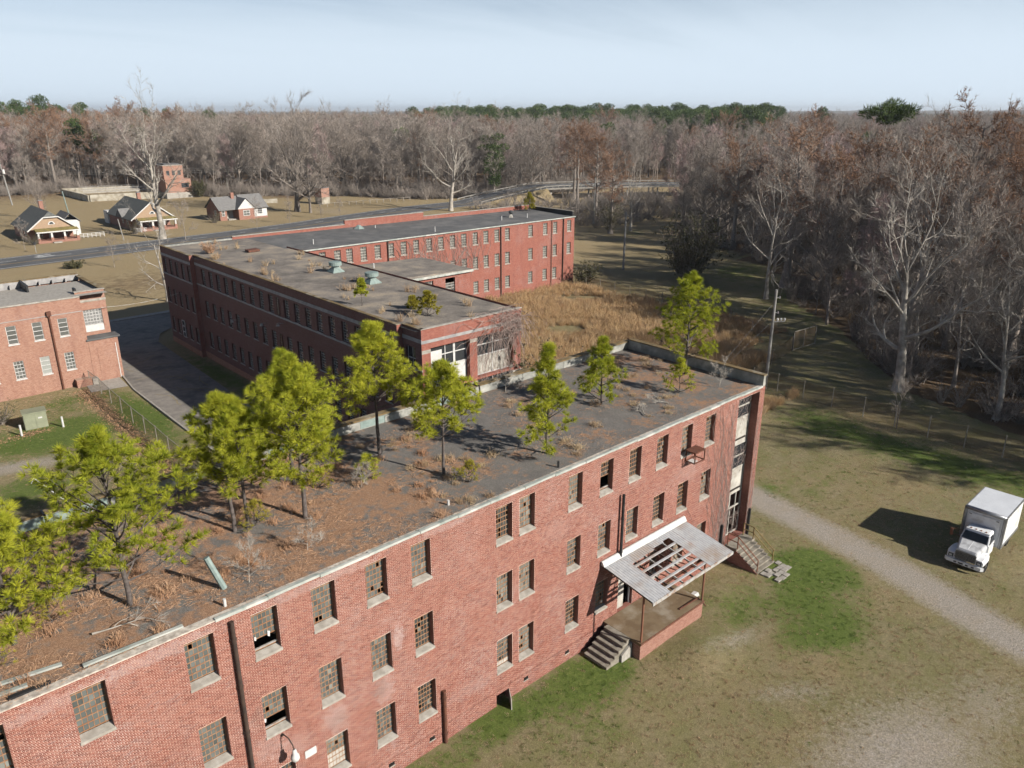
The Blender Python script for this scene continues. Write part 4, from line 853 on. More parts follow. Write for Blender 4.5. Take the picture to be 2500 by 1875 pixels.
for x, w_ in ((62.2, 0.1), (84.2, 0.09), (98.9, 0.11), (96.0, 0.06)):
    mb = MB(); mb.tube((x, BV-0.14, -0.5 if x != 62.2 else 8), (x, BV-0.14, 12.1), w_, w_, 6); mb.build('drain_pipe', M['pipe'], fb)
# courtyard extension
EX0, EX1, EY0, EY1, EZ = 46.5, 56.2, 69.2, 78.6, 12.5
hs = [(49.3, 50.9, 10.0, 12.0), (52.6, 54.0, 9.4, 12.0), (49.3, 50.9, 6.0, 8.0), (52.6, 54.0, 5.6, 8.0)]
PE = lambda a, z, d: (a, EY0+d, z)
xs = MB(); wall_holes(xs, EX0, EX1, -0.6, EZ, hs, PE); reveals(xs, hs, PE, 0.25); xs.build('extension_wall', M['brick_far'], fb)
for h_ in hs: put_window('ext', ((1.4, 2.0, 6, 3, 0.2), dict(bar=0.06, fm='steel', gm_='pane_pale')), fb, ((h_[0]+h_[1])/2, EY0, h_[2]), 0, sill='sill')
mb = MB(); mb.quad((EX1, EY0, -0.6), (EX1, EY1, -0.6), (EX1, EY1, EZ), (EX1, EY0, EZ)); mb.quad((EX1, EY1, -0.6), (EX0, EY1, -0.6), (EX0, EY1, EZ), (EX1, EY1, EZ)); mb.build('extension_wall', M['brick_far'], fb)
mb = MB(); mb.hexa([(EX0-1.2, EY0-0.3, EZ+0.003), (EX1+0.25, EY0-0.3, EZ+0.003), (EX1+0.25, EY1+0.25, EZ+0.003), (EX0-1.2, EY1+0.25, EZ+0.003), (EX0-1.2, EY0-0.3, EZ+0.46), (EX1+0.25, EY0-0.3, EZ+0.16), (EX1+0.25, EY1+0.25, EZ+0.16), (EX0-1.2, EY1+0.25, EZ+0.46)]); mb.build('extension_roof', rf2, fb)
mb = MB(); mb.box(47, EX1+0.28, EY0-0.36, EY0-0.305, EZ-0.12, EZ+0.14); mb.build('eave_trim', M['coping'], fb)
mb = MB(); mb.tube((EX1+0.2, EY0+3, 0), (EX1+0.2, EY0+3, 12.3), 0.09, 0.09, 6); mb.build('drain_pipe', M['pipe'], fb)
for (y, z) in ((86.0, 7.0), (74.0, 9.0), (78.0, 8.2)):
    mb = MB(); mb.tube((UB-0.02, y, z), (UB-0.55, y, z+0.15), 0.03, 0.03, 5); mb.lathe((UB-0.6, y, z-0.15), [(0.22, 0), (0.12, 0.22), (0.05, 0.3)], 10); tag(mb.build('floodlight', M['steel'], fb))
# roof ventilators
def ventilator(x, y, z, lab):
    t = thing('roof_ventilator', lab, 'vent', (x, y, z), 0, 'green roof ventilators')
    mb = MB(); mb.lathe((0, 0, 0), [(0.85*1.2, 0), (0.85*1.2, 0.08), (0.45, 0.52)], 4); mb.build('base', M['green_metal'], t, rotz=R(45))
    mb = MB(); mb.lathe((0, 0, 0.5), [(0.43, 0), (0.43, 0.22), (0.72, 0.24), (0.72, 0.62), (0.60, 0.66), (0.0, 0.68)], 18); mb.build('cowl', M['green_metal'], t, smooth=False)
ventilator(43.0, 76.8, 12.95, 'pale green roof ventilator farther back beside the courtyard wall'); ventilator(42.8, 69.0, 12.95, 'pale green roof ventilator nearer, beside the extension roof')
t = thing('roof_vent', 'small round-topped turbine vent on the far dark roof', 'vent', (91.5, 101.0, 12.4)); mb = MB(); mb.lathe((0, 0, 0), [(0.5, 0), (0.2, 0.6)], 4); mb.build('base', M['panel'], t); mb = MB(); mb.lathe((0, 0, 0.6), [(0.2, 0), (0.42, 0.2), (0.42, 0.45), (0.2, 0.62), (0, 0.66)], 12); mb.build('turbine', M['grille'], t)
t = thing('roof_vent', 'low pale green cap vent near the far brick parapet', 'vent', (63.5, 105.2, 12.75)); mb = MB(); mb.lathe((0, 0, 0), [(0.9, 0), (0.3, 0.5), (0.0, 0.6)], 6); mb.build('cap', M['green_metal'], t)
mb = MB(); mb.box(41.0, 42.5, 94.9, 96.0, 13.0, 13.28); tag(mb.build('roof_hatch', M['rust']), 'rusty low hatch on the flat roof near the tall parapet', 'hatch')
pk = random.Random(9)
for k, (x, y) in enumerate(((44.5, 78.5), (47.5, 76), (44.0, 70.3), (52, 98.5), (72, 97), (88, 99.5), (93.5, 99), (66, 104.5))):
    mb = MB(); z = 12.95 if x < 46 else (12.7 if y < 80 else 12.35); mb.tube((x, y, z-0.1), (x, y, z+0.75), 0.07, 0.07, 8, cap=True)
    tag(mb.build('vent_pipe', M['white']), 'short white vent pipe standing on the far flat roofs', 'pipe', 'white vent pipes on the far roofs')

# ------------------------------------------------------------------ orange brick building on the left
lb = thing('brick_building', 'orange brick two-storey building with white windows and lattice screen at left', 'building', (0, 0, 0))
LV = 95.85; LX0 = -6.0; LX1 = 21.1
wl = [(x, 8.1) for x in (-1.3, 1.25, 3.8, 6.3, 8.85, 11.4, 13.93, 16.42, 18.95)] + [(x, 4.13) for x in (-1.3, 1.25, 3.8, 6.3, 8.85, 11.4, 13.93, 16.5, 18.95)]
hs = [(x-0.48, x+0.48, t-2.02, t) for x, t in wl]; PO = lambda a, z, d: (a, LV+d, z)
xs = MB(); wall_holes(xs, LX0, LX1, -0.6, 10.18, hs, PO); reveals(xs, hs, PO, 0.16); xs.build('front_wall', M['brick_orange'], lb)
for i, (x, t) in enumerate(wl):
    if t > 5: put_window('lat', ((0.96, 2.02, 4, 1, 0.12), dict(bar=0.055, fm='white', gm_='pane_pale')), lb, (x, LV, t-2.02), 0, sill='white')
    elif abs(x-16.5) < 0.1: put_window('lap', ((0.96, 2.02, 4, 1, 0.12), dict(bar=0.06, fm='white', gm_='pane_milk')), lb, (x, LV, t-2.02), 0, sill='white')
    else: put_window('lac', ((0.96, 2.02, 5, 3, 0.12), dict(bar=0.05, fm='white', gm_='pane_pale')), lb, (x, LV, t-2.02), 0, sill='white')
mb = MB(); mb.box(LX0, LX1, LV-0.1, LV+0.5, 10.183, 10.33); mb.build('coping', M['sill'], lb)
mb = MB(); mb.box(LX0, LX1, LV-0.03, LV-0.004, 8.55, 8.63); mb.build('string_course', M['stone_band'], lb)
mb = MB(); mb.quad((LX0, LV+0.5, 10.2), (24.2, LV+0.5, 10.2), (24.2, 106.5, 10.0), (LX0, 106.5, 10.0)); mb.build('roof_deck', M['concrete'], lb)
# pavilion, set back, with the lattice screen
PV = 97.6
xs = MB(); PP = lambda a, z, d: (a, PV+d, z); ph = (21.55, 23.55, 5.58, 8.22)
wall_holes(xs, LX1-0.05, 24.15, -0.6, 10.4, [ph], PP); reveals(xs, [ph], PP, 0.3); xs.quad((24.15, PV, -0.6), (24.15, 108, -0.6), (24.15, 108, 10.4), (24.15, PV, 10.4)); xs.quad((LX1, LV, -0.6), (LX1, PV, -0.6), (LX1, PV, 10.18), (LX1, LV, 10.18)); xs.build('pavilion_wall', M['brick_orange'], lb)
mb = MB(); mb.box(LX1+0.3, 24.2, PV-0.05, PV-0.004, 9.15, 9.42); mb.build('stone_band', M['sill'], lb)
mb = MB(); mb.box(LX1-0.1, 24.25, PV-0.08, PV+0.4, 10.403, 10.5); mb.build('coping', M['sill'], lb)
mb = MB(); mb.box(23.75, 24.22, PV+0.41, 108.1, 10.403, 10.48); mb.build('coping', M['moss'], lb)
ls = MB(); a, b_, z0, z1 = 21.57, 23.53, 6.42, 8.2; nx_, nz_ = 6, 5
for i in range(nx_+1): x = a+(b_-a)*i/nx_; ls.box(x-0.022, x+0.022, PV+0.10, PV+0.16, z0, z1)
for j in range(nz_+1): z = z0+(z1-z0)*j/nz_; ls.box(a, b_, PV+0.098, PV+0.162, z-0.022, z+0.022)
lat = ls.build('lattice_screen', M['white'], lb)
cw, ch = (b_-a)/nx_, (z1-z0)/nz_; me_c = None
for i in range(nx_):
    for j in range(nz_):
        if me_c is None:
            mb = MB()
            for k in range(4):
                t0, t1 = math.pi/2*k, math.pi/2*(k+1); mb.beam((cw*0.5*math.cos(t0), 0, ch*0.5*math.sin(t0)), (cw*0.5*math.cos(t1), 0, ch*0.5*math.sin(t1)), 0.03, 0.03, up=(0, 1, 0))
            mb.box(-cw*0.11, cw*0.11, -0.02, 0.02, -ch*0.11, ch*0.11)
            o = mb.build('lattice_block', M['white'], lat); me_c = o.data
        else: o = link('lattice_block', me_c, lat)
        o.location = (a+cw*(i+0.5), PV+0.13, z0+ch*(j+0.5))
mb = MB(); mb.box(a-0.01, b_+0.01, PV+0.05, PV+0.2, 5.6, 6.37); mb.build('screen_panel', M['white'], lb)
mb = MB(); mb.box(a, b_, PV+0.28, PV+0.29, 5.65, 8.2); mb.build('screen_hole_shade', M['grille'], lb)  # dark sheet standing for the shade behind the lattice holes
# low annex with black roof
mb = MB(); mb.box(21.12, 24.3, LV+0.003, PV-0.003, -0.6, 5.0); mb.box(21.9, 23.9, LV-0.03, LV+0.002, 0.0, 4.2); mb.build('annex', M['brick_orange'], lb)
mb = MB(); mb.box(20.95, 24.55, LV-0.15, PV-0.006, 5.003, 5.2); mb.build('annex_roof', M['tar'], lb)
mb = MB(); mb.box(23.92, 24.0, LV-0.035, LV-0.005, 0, 4.3); mb.build('white_strip', M['white'], lb)
mb = MB(); mb.tube((17.72, LV-0.14, 0), (17.72, LV-0.14, 8.6), 0.11, 0.11, 8); mb.box(17.5, 17.95, LV-0.32, LV-0.01, 8.6, 9.1); mb.build('drain_pipe', M['rust'], lb)
# rear parapet with its buttresses
for (x0, x1, y, z) in ((LX0, 17.6, 106.6, 10.8), (17.6, 24.1, 107.9, 10.6)):
    mb = MB(); mb.box(x0, x1, y, y+0.35, 9.9, z); mb.box(x0, x1, y-0.05, y+0.42, z+0.003, z+0.1, 1); mb.build('parapet', [M['stone_band'], M['moss']], lb)
    x = x0+0.5
    while x < x1-0.3: mb = MB(); mb.box(x, x+0.14, y-0.5, y-0.003, 9.9, z-0.3); mb.build('buttress', M['stone_band'], lb); x += 1.45
mb = MB(); mb.box(17.4, 17.6, 103.0, 106.9, 10.0, 10.9); mb.box(21.2, 21.4, PV+0.45, 99, 10.2, 10.75); mb.build('parapet', M['black'], lb)
mb = MB(); mb.quad((LX0, LV, -0.6), (LX0, 107, -0.6), (LX0, 107, 10.2), (LX0, LV, 10.2)); mb.quad((LX0, 108.2, -0.6), (24.15, 108.2, -0.6), (24.15, 108.2, 10.4), (LX0, 108.2, 10.4)); mb.build('rear_wall', M['brick_orange'], lb)
mb = MB(); mb.box(19.0, 20.6, LV-0.9, LV-0.003, -0.2, 0.9); mb.box(20.65, 21.3, LV-1.0, LV-0.1, -0.2, 0.75, 1); mb.build('areaway', [M['brick_orange'], M['concrete']], lb)
# service wires between the buildings
mb = MB()
for i in range(12):
    t0, t1 = i/12, (i+1)/12; f_ = lambda t: Vector((23.4+(UC-23.4)*t, 97+5.5*t, 8.4-0.9*t-1.0*4*t*(1-t)*0.3))
    mb.tube(f_(t0), f_(t1), 0.03, 0.03, 4)
tag(mb.build('service_wire', M['steel']), 'pale service wire slung between the orange building and shaded wall', 'wire')

# ------------------------------------------------------------------ left yard: fence, transformer, posts
def chain_fence(pts, h_, label, post_m, mid_rail=True, r=0.045, fabric='link', name='chain_link_fence'):
    t = thing(name, label, 'fence', (0, 0, 0))
    for (x, y) in pts: mb = MB(); mb.tube((x, y, -0.2), (x, y, h_+0.12), r, r, 6, cap=True); mb.build('post', post_m, t)
    for (a, b_) in zip(pts[:-1], pts[1:]):
        if mid_rail: mb = MB(); mb.tube((*a, h_+0.03), (*b_, h_+0.03), r*0.7, r*0.7, 5); mb.build('top_rail', post_m, t)
        mb = MB(); mb.quad((*a, 0.03), (*b_, 0.03), (*b_, h_), (*a, h_)); mb.build('mesh_panel', M[fabric], t)
    return t
chain_fence([(20.35, 95.0), (20.45, 91.1), (20.35, 87.2), (20.3, 83.4), (20.25, 79.7), (20.3, 76.2), (20.3, 72.8), (20.25, 69.4), (20.3, 66.0), (20.3, 62.0), (20.3, 57.0)], 1.75, 'rusty chain-link fence running through the left yard beside the driveway', M['fence_post'])
tf = thing('transformer_cabinet', 'pale green electrical transformer cabinet standing on the left lawn', 'cabinet', (12.75, 85.4, 0), R(-6))
mb = MB(); mb.box(-1.0, 1.0, -0.75, 0.75, 0.0, 1.65); mb.box(-1.06, 1.06, -0.82, 0.8, 1.653, 1.75); mb.build('body', M['transformer'], tf)
for s_ in (-1, 1): mb = MB(); mb.box(-0.96 if s_ < 0 else 0.02, -0.02 if s_ < 0 else 0.96, -0.785, -0.752, 0.08, 1.55); mb.build('door', M['transformer'], tf)
mb = MB(); mb.box(0.25, 0.6, -0.80, -0.788, 1.05, 1.2); mb.build('warning_label', M['white'], tf)
for k, (x, y) in enumerate(((11.1, 83.6), (14.7, 83.3))):
    mb = MB(); mb.tube((x, y, -0.1), (x, y, 1.15), 0.10, 0.10, 10, cap=True); tag(mb.build('bollard', M['white']), ('white bollard post left of the green transformer cabinet', 'white bollard post right of the green transformer cabinet')[k], 'bollard', 'bollards by the transformer')
# ------------------------------------------------------------------ right fence, gate, poles
chain_fence([(77.2, 43.5), (77.2, 40.4), (77.2, 37.3), (77.2, 34.0), (77.0, 30.5), (76.8, 27.2), (76.5, 23.9), (76.5, 20.6), (76.6, 17.4), (76.6, 14.0), (76.6, 10.5), (76.6, 7)], 2.1, 'chain-link fence along the right lawn at the wood edge', M['fence_post'], False, 0.05, 'link')
chain_fence([(103, 96), (101.5, 92), (101.3, 88.4), (101.2, 85.0), (101.0, 81.5), (101.3, 78.3), (101.4, 75.0), (101, 71), (100.3, 66), (99.4, 60.8), (96.2, 55.2), (93.2, 47.4), (86, 46.2), (77.2, 43.6)], 1.9, 'sagging chain-link fence behind the tall dry grass', M['fence_post'], False, 0.045)
gt = thing('mesh_gate', 'grey wire mesh gate panel standing by the shaded lawn', 'gate', (93.2, 47.3, 0))
mb = MB()
for p, q in (((0, 0, 0.1), (5.2, -0.4, 0.1)), ((0, 0, 2.6), (5.2, -0.4, 2.6)), ((0, 0, 0.1), (0, 0, 2.6)), ((5.2, -0.4, 0.1), (5.2, -0.4, 2.6)), ((2.4, -0.2, 0.1), (2.4, -0.2, 2.6))): mb.tube(p, q, 0.05, 0.05, 6)
mb.build('frame', M['fence_post'], gt); mb = MB(); mb.quad((0, 0.01, 0.1), (5.2, -0.39, 0.1), (5.2, -0.39, 2.6), (0, 0.01, 2.6)); mb.build('mesh_panel', M['link'], gt)
up = thing('utility_pole', 'tall grey utility pole with insulators beyond the right parapet corner', 'pole', (77.4, 42.0, 0))
mb = MB(); mb.tube((0, 0, -0.3), (0, 0, 11.5), 0.19, 0.13, 10, cap=True); mb.build('shaft', M['post'], up)
mb = MB(); mb.beam((-0.1, -0.1, 7.9), (1.0, -0.9, 7.9), 0.09, 0.09); mb.build('crossarm', M['post'], up)
for t in (0.35, 0.65, 0.95): mb = MB(); mb.lathe((-0.1+1.1*t, -0.1-0.8*t, 7.95), [(0.05, 0), (0.13, 0.1), (0.13, 0.25), (0.06, 0.35), (0, 0.36)], 8); mb.build('insulator', M['white'], up)
for z in (10.6, 8.9): mb = MB(); mb.tube((0.1, -0.1, z), (0.35, -0.3, z), 0.04, 0.04, 6); mb.tube((0.35, -0.3, z-0.1), (0.35, -0.3, z+0.15), 0.07, 0.07, 8, cap=True); mb.build('bracket', M['post'], up)
mb = MB(); mb.tube((0, 0, 10.2), (-4.6, 5.2, 0.0), 0.02, 0.02, 4); mb.tube((0, 0, 8.0), (-4.6, 5.2, 0.0), 0.02, 0.02, 4); mb.build('guy_wire', M['steel'], up)
lp = thing('light_pole', 'slender pale pole standing alone in the far clearing', 'pole', (118.9, 97.9, 0)); mb = MB(); mb.tube((0, 0, -0.3), (0.3, 0.2, 11.3), 0.22, 0.16, 8, cap=True); mb.build('shaft', M['post'], lp)
rp_ = thing('utility_pole', 'weathered utility pole with a transformer can behind the left bungalow', 'pole', (53.1, 307.7, 0)); mb = MB(); mb.tube((0, 0, -0.3), (-1.2, 0, 14.6), 0.26, 0.18, 8); mb.build('shaft', M['post'], rp_); mb = MB(); mb.tube((-0.6, -0.5, 10.2), (-0.65, -0.5, 11.6), 0.4, 0.4, 10, cap=True); mb.build('transformer', M['white'], rp_)
gp = thing('utility_pole', 'thin greenish pole between the two bungalows', 'pole', (58.5, 258.4, 0)); mb = MB(); mb.tube((0, 0, -0.3), (-0.8, 0, 7.8), 0.17, 0.14, 8, cap=True); mb.build('shaft', M['green_metal'], gp)
rp2 = thing('utility_pole', 'broken-looking slim pole rising beside the bare white tree by the bridge', 'pole', (163.5, 146, 0)); mb = MB(); mb.tube((0, 0, 0), (0, 0, 14), 0.16, 0.12, 8, cap=True); mb.build('shaft', M['post'], rp2)
rp3 = thing('utility_pole', 'short pale pole at the road edge in front of the second bungalow', 'pole', (57.0, 204.0, 0)); mb = MB(); mb.tube((0, 0, 0), (-0.6, 0, 5.2), 0.13, 0.12, 8, cap=True); mb.build('shaft', M['post'], rp3)
for k, z in enumerate((11.6, 10.9, 10.2)):
    mb = MB(); P0, P1 = Vector((30, 318, z+0.6)), Vector((150, 262, z)); prev = None
    for i in range(21):
        t = i/20; p = P0.lerp(P1, t); p.z -= 1.2*4*t*(1-t)
        if prev is not None: mb.tube(prev, p, 0.045, 0.045, 3)
        prev = p
    tag(mb.build('power_line', M['post']), ('uppermost power line crossing in front of the left wood', 'middle power line crossing in front of the left wood', 'lowest power line crossing in front of the left wood')[k], 'wire', 'power lines')
# ------------------------------------------------------------------ truck
tk = thing('box_truck', 'old white box truck with dark grille parked on the dry grass', 'truck', (53.95, 13.05, 0), R(1.3))
# local: x forward is -x (towards camera left); truck runs along +x from the bumper at x=0
def tkp(name, mb, m, parent=None, smooth=False): return mb.build(name, m, parent or tk, smooth=smooth)
W2 = 1.22
mb = MB(); bx0, bx1, bz0, bz1 = 3.12, 7.25, 1.0, 3.42
mb.box(bx0, bx1, -W2, W2, bz0, bz1); cb = tkp('cargo_box', mb, M['truck'])
mb = MB(); mb.box(bx0+0.02, bx1-0.02, -W2+0.03, W2-0.03, bz1+0.002, bz1+0.03); mb.build('box_roof', M['truck_roof'], cb)
for y in (-W2, W2):
    for (z0, z1) in ((bz0-0.06, bz0+0.12), (bz1-0.12, bz1+0.02)): mb = MB(); mb.box(bx0-0.03, bx1+0.01, y-0.035, y+0.035, z0, z1); mb.build('rail', M['alu'], cb)
    mb = MB(); mb.tube((bx0+0.03, y*0.965, bz0), (bx0+0.03, y*0.965, bz1-0.05), 0.12, 0.12, 10); mb.build('corner_post', M['alu'], cb, smooth=True)
mb = MB(); mb.tube((bx0+0.04, -W2*0.99, bz1-0.08), (bx0+0.04, W2*0.99, bz1-0.08), 0.15, 0.15, 12, cap=True); mb.build('front_cap', M['alu'], cb, smooth=True)
mb = MB(); mb.box(bx0-0.055, bx0-0.02, -0.95, 0.95, bz0+0.1, bz1-0.35); mb.build('front_panel', M['truck'], cb)
for y in (-0.85, 0.78): mb = MB(); mb.box(bx0-0.062, bx0-0.057, y, y+0.16, bz1-0.48, bz1-0.43); mb.build('badge', M['grille'], cb)
def loft(secs, m, name, parent=None):      # secs: list of (x, [(y,z)...])
    mb = MB()
    for (xa, a_), (xb, b_) in zip(secs[:-1], secs[1:]):
        for i in range(len(a_)-1): mb.quad((xa, *a_[i]), (xb, *b_[i]), (xb, *b_[i+1]), (xa, *a_[i+1]))
    mb.poly([(secs[0][0], *p) for p in secs[0][1]]); mb.poly([(secs[-1][0], *p) for p in secs[-1][1]][::-1]); return mb.build(name, m, parent or tk)
def hsec(hw, z0, z1, r=0.12):
    return [(-hw, z0), (-hw, z1-r), (-hw+r*0.35, z1-r*0.3), (-hw+r, z1), (hw-r, z1), (hw-r*0.35, z1-r*0.3), (hw, z1-r), (hw, z0)]
loft([(0.16, hsec(0.60, 0.72, 1.42)), (0.25, hsec(0.63, 0.7, 1.53)), (0.8, hsec(0.72, 0.7, 1.62)), (1.32, hsec(0.82, 0.7, 1.70))], M['truck_hood'], 'hood')
mb = MB(); mb.hexa([(0.32, -0.025, 1.4), (0.32, 0.025, 1.4), (1.28, 0.025, 1.6), (1.28, -0.025, 1.6), (0.32, -0.025, 1.552), (0.32, 0.025, 1.552), (1.28, 0.025, 1.708), (1.28, -0.025, 1.708)]); mb.build('hood_rib', M['truck'], tk)
# cab with raked windscreen
cabs = [(1.30, hsec(0.86, 0.62, 1.68, 0.06)), (1.62, hsec(0.80, 0.62, 2.20, 0.1)), (1.72, hsec(0.74, 0.62, 2.32, 0.12)), (2.4, hsec(0.74, 0.62, 2.34, 0.12)), (2.5, hsec(0.72, 0.62, 2.28, 0.12))]
loft(cabs, M['truck'], 'cab')
mb = MB(); mb.quad((1.285, -0.76, 1.73), (1.285, 0.76, 1.73), (1.585, 0.70, 2.19), (1.585, -0.70, 2.19)); mb.build('windscreen', M['glass_car'], tk)
for y, s_ in ((-0.80, 1), (0.80, -1)):
    mb = MB(); yy = y*1.07; mb.quad((1.52, yy, 1.66), (2.3, yy-0.02*s_*-1, 1.66), (2.3, y*0.985, 2.16), (1.72, y*0.985, 2.16)); mb.build('side_window', M['glass_car'], tk)
    mb = MB(); mb.box(1.45, 2.42, y*1.06-0.02, y*1.06+0.02, 0.75, 1.6); d_ = mb.build('door', M['truck'], tk); mb = MB(); mb.box(2.2, 2.34, y*1.09-0.015, y*1.09+0.015, 1.4, 1.44); mb.build('handle', M['grille'], d_)
for y in (-1, 1):       # front wings
    loft([(0.12, [(0.60*y, 0.62), (0.60*y, 1.12), (0.98*y, 1.10), (1.06*y, 0.98), (1.06*y, 0.72)]), (0.45, [(0.60*y, 0.62), (0.60*y, 1.24), (1.02*y, 1.20), (1.14*y, 1.02), (1.14*y, 0.86)]), (0.9, [(0.62*y, 0.62), (0.64*y, 1.26), (1.02*y, 1.22), (1.14*y, 1.04), (1.14*y, 0.9)]), (1.34, [(0.62*y, 0.62), (0.72*y, 1.18), (0.98*y, 1.12), (1.04*y, 0.92), (1.04*y, 0.66)])], M['truck'], 'fender')
    mb = MB(); mb.box(0.085, 0.118, (0.68 if y > 0 else -0.98), (0.98 if y > 0 else -0.68), 0.76, 1.02); hb = mb.build('headlight_panel', M['grille'], tk)
    mb = MB(); mb.box(0.06, 0.083, (0.76 if y > 0 else -0.92), (0.92 if y > 0 else -0.76), 0.82, 0.96); mb.build('headlight', M['lamp'], hb)
mb = MB(); mb.poly([(0.14, -0.56, 0.78), (0.14, 0.56, 0.78), (0.14, 0.60, 0.86), (0.14, 0.60, 1.28), (0.14, 0.55, 1.36), (0.14, -0.55, 1.36), (0.14, -0.60, 1.28), (0.14, -0.60, 0.86)]); gr = mb.build('grille', M['grille'], tk)
mb = MB()
for p, q in (((-0.58, 0.78), (0.58, 0.78)), ((-0.58, 1.37), (0.58, 1.37)), ((-0.61, 0.8), (-0.61, 1.35)), ((0.61, 0.8), (0.61, 1.35))): mb.beam((0.125, *p), (0.125, *q), 0.04, 0.04)
for z in (0.87, 0.96, 1.05, 1.14, 1.23, 1.30): mb.beam((0.13, -0.58, z), (0.13, 0.58, z), 0.018, 0.018)
mb.build('grille_surround', M['alu'], gr)
mb = MB(); mb.hexa([(-0.02, -1.0, 0.42), (-0.02, 1.0, 0.42), (0.14, 1.16, 0.42), (0.14, -1.16, 0.42), (-0.02, -1.0, 0.68), (-0.02, 1.0, 0.68), (0.14, 1.16, 0.68), (0.14, -1.16, 0.68)]); bp = mb.build('bumper', M['truck'], tk)
for y in (-0.55, -0.2, 0.1, 0.5): mb = MB(); mb.box(-0.035, -0.022, y-0.08, y+0.08 if y != 0.1 else y+0.2, 0.48, 0.58); mb.build('bumper_slot', M['black'], bp)
for y in (-0.45, -0.15, 0.15, 0.45): mb = MB(); mb.lathe((1.80, y, 2.33), [(0.06, 0), (0.06, 0.05), (0.0, 0.08)], 8); mb.build('roof_light', M['rust_light'], tk)
mb = MB(); mb.box(1.66, 1.78, -0.7, 0.7, 2.26, 2.335); mb.build('visor', M['truck'], tk)
for y in (-1.0, 1.0):
    for x in (0.95, 5.9):
        yy = y*(0.98 if x < 1 else 0.95)
        wt = MB(); prof = [(0.22, -0.13), (0.44, -0.13), (0.49, -0.07), (0.49, 0.07), (0.44, 0.13), (0.22, 0.13)]
        n = 20
        for i in range(n):
            t0, t1 = 2*math.pi*i/n, 2*math.pi*(i+1)/n
            for (r0, o0), (r1, o1) in zip(prof[:-1], prof[1:]):
                wt.quad((x+r0*math.cos(t0), yy+o0, 0.49+r0*math.sin(t0)), (x+r0*math.cos(t1), yy+o0, 0.49+r0*math.sin(t1)), (x+r1*math.cos(t1), yy+o1, 0.49+r1*math.sin(t1)), (x+r1*math.cos(t0), yy+o1, 0.49+r1*math.sin(t0)))
        wo = wt.build('wheel', M['rubber'], tk); mb = MB(); mb.tube((x, yy-0.09, 0.49), (x, yy+0.09, 0.49), 0.23, 0.23, 14, cap=True); mb.tube((x, yy-0.13, 0.49), (x, yy+0.13, 0.49), 0.08, 0.08, 10, cap=True); mb.build('rim', M['alu'], wo)
mb = MB(); mb.box(1.2, 6.6, -0.42, 0.42, 0.6, 0.78); mb.box(5.7, 6.1, -0.9, 0.9, 0.42, 0.55); mb.build('chassis', M['black'], tk)
mb = MB(); mb.box(6.5, 7.1, -1.1, 1.1, 0.6, 0.66); mb.box(7.2, 7.3, -1.1, 1.1, 0.55, 0.7); mb.build('rear_bumper', M['black'], tk)
mr = MB(); mr.tube((1.6, 0.85, 2.05), (1.5, 1.45, 2.02), 0.02, 0.02, 5); mr.tube((1.6, 0.85, 1.55), (1.5, 1.45, 1.6), 0.02, 0.02, 5); mr.box(1.45, 1.5, 1.36, 1.54, 1.5, 2.05); mr.build('mirror', M['rust_light'], tk)

FRONT = ('hood', 'hood_rib', 'cab', 'windscreen', 'side_window', 'door', 'handle', 'fender', 'roof_light', 'visor', 'mirror')
for ch in list(tk.children_recursive):           # the cab and bonnet take up the length ahead of the box
    if ch.name.split('.')[0] in FRONT:
        for v_ in ch.data.vertices: v_.co.x *= 1.2
for me_ in {ch.data for ch in tk.children_recursive}:
    for v_ in me_.vertices: v_.co.y *= 1.06
# ------------------------------------------------------------------ houses across the road
def gable_roof(mb, x0, x1, y0, y1, z, zr, over=0.5, clip=0.0, mi=0, th=0.15):     # ridge along y
    xm = (x0+x1)/2; k = (zr-z)/(xm-x0); xa, xb = x0-over, x1+over; za = z-over*k; ya, yb = y0-over, y1+over
    for s_ in (0, 1):
        xe = xa if s_ == 0 else xb
        if clip: 
            cx = xm + (xe-xm)*clip; cz = zr-(zr-za)*clip
            pts = [(xe, ya, za), (cx, ya, cz), (xm, ya+clip*3.2, zr), (xm, yb, zr), (xe, yb, za)]
        else: pts = [(xe, ya, za), (xm, ya, zr), (xm, yb, zr), (xe, yb, za)]
        lo = [(p[0], p[1], p[2]-th) for p in pts]
        mb.poly(pts if s_ == 1 else pts[::-1], mi); mb.poly(lo[::-1] if s_ == 1 else lo, mi)
        for i in range(len(pts)): j = (i+1) % len(pts); mb.quad(pts[i], pts[j], lo[j], lo[i], mi)
    if clip:
        cz = zr-(zr-za)*clip; w_ = (xm-xa)*clip; mb.tri((xm-w_, ya, cz), (xm+w_, ya, cz), (xm, ya+clip*3.2, zr), mi)
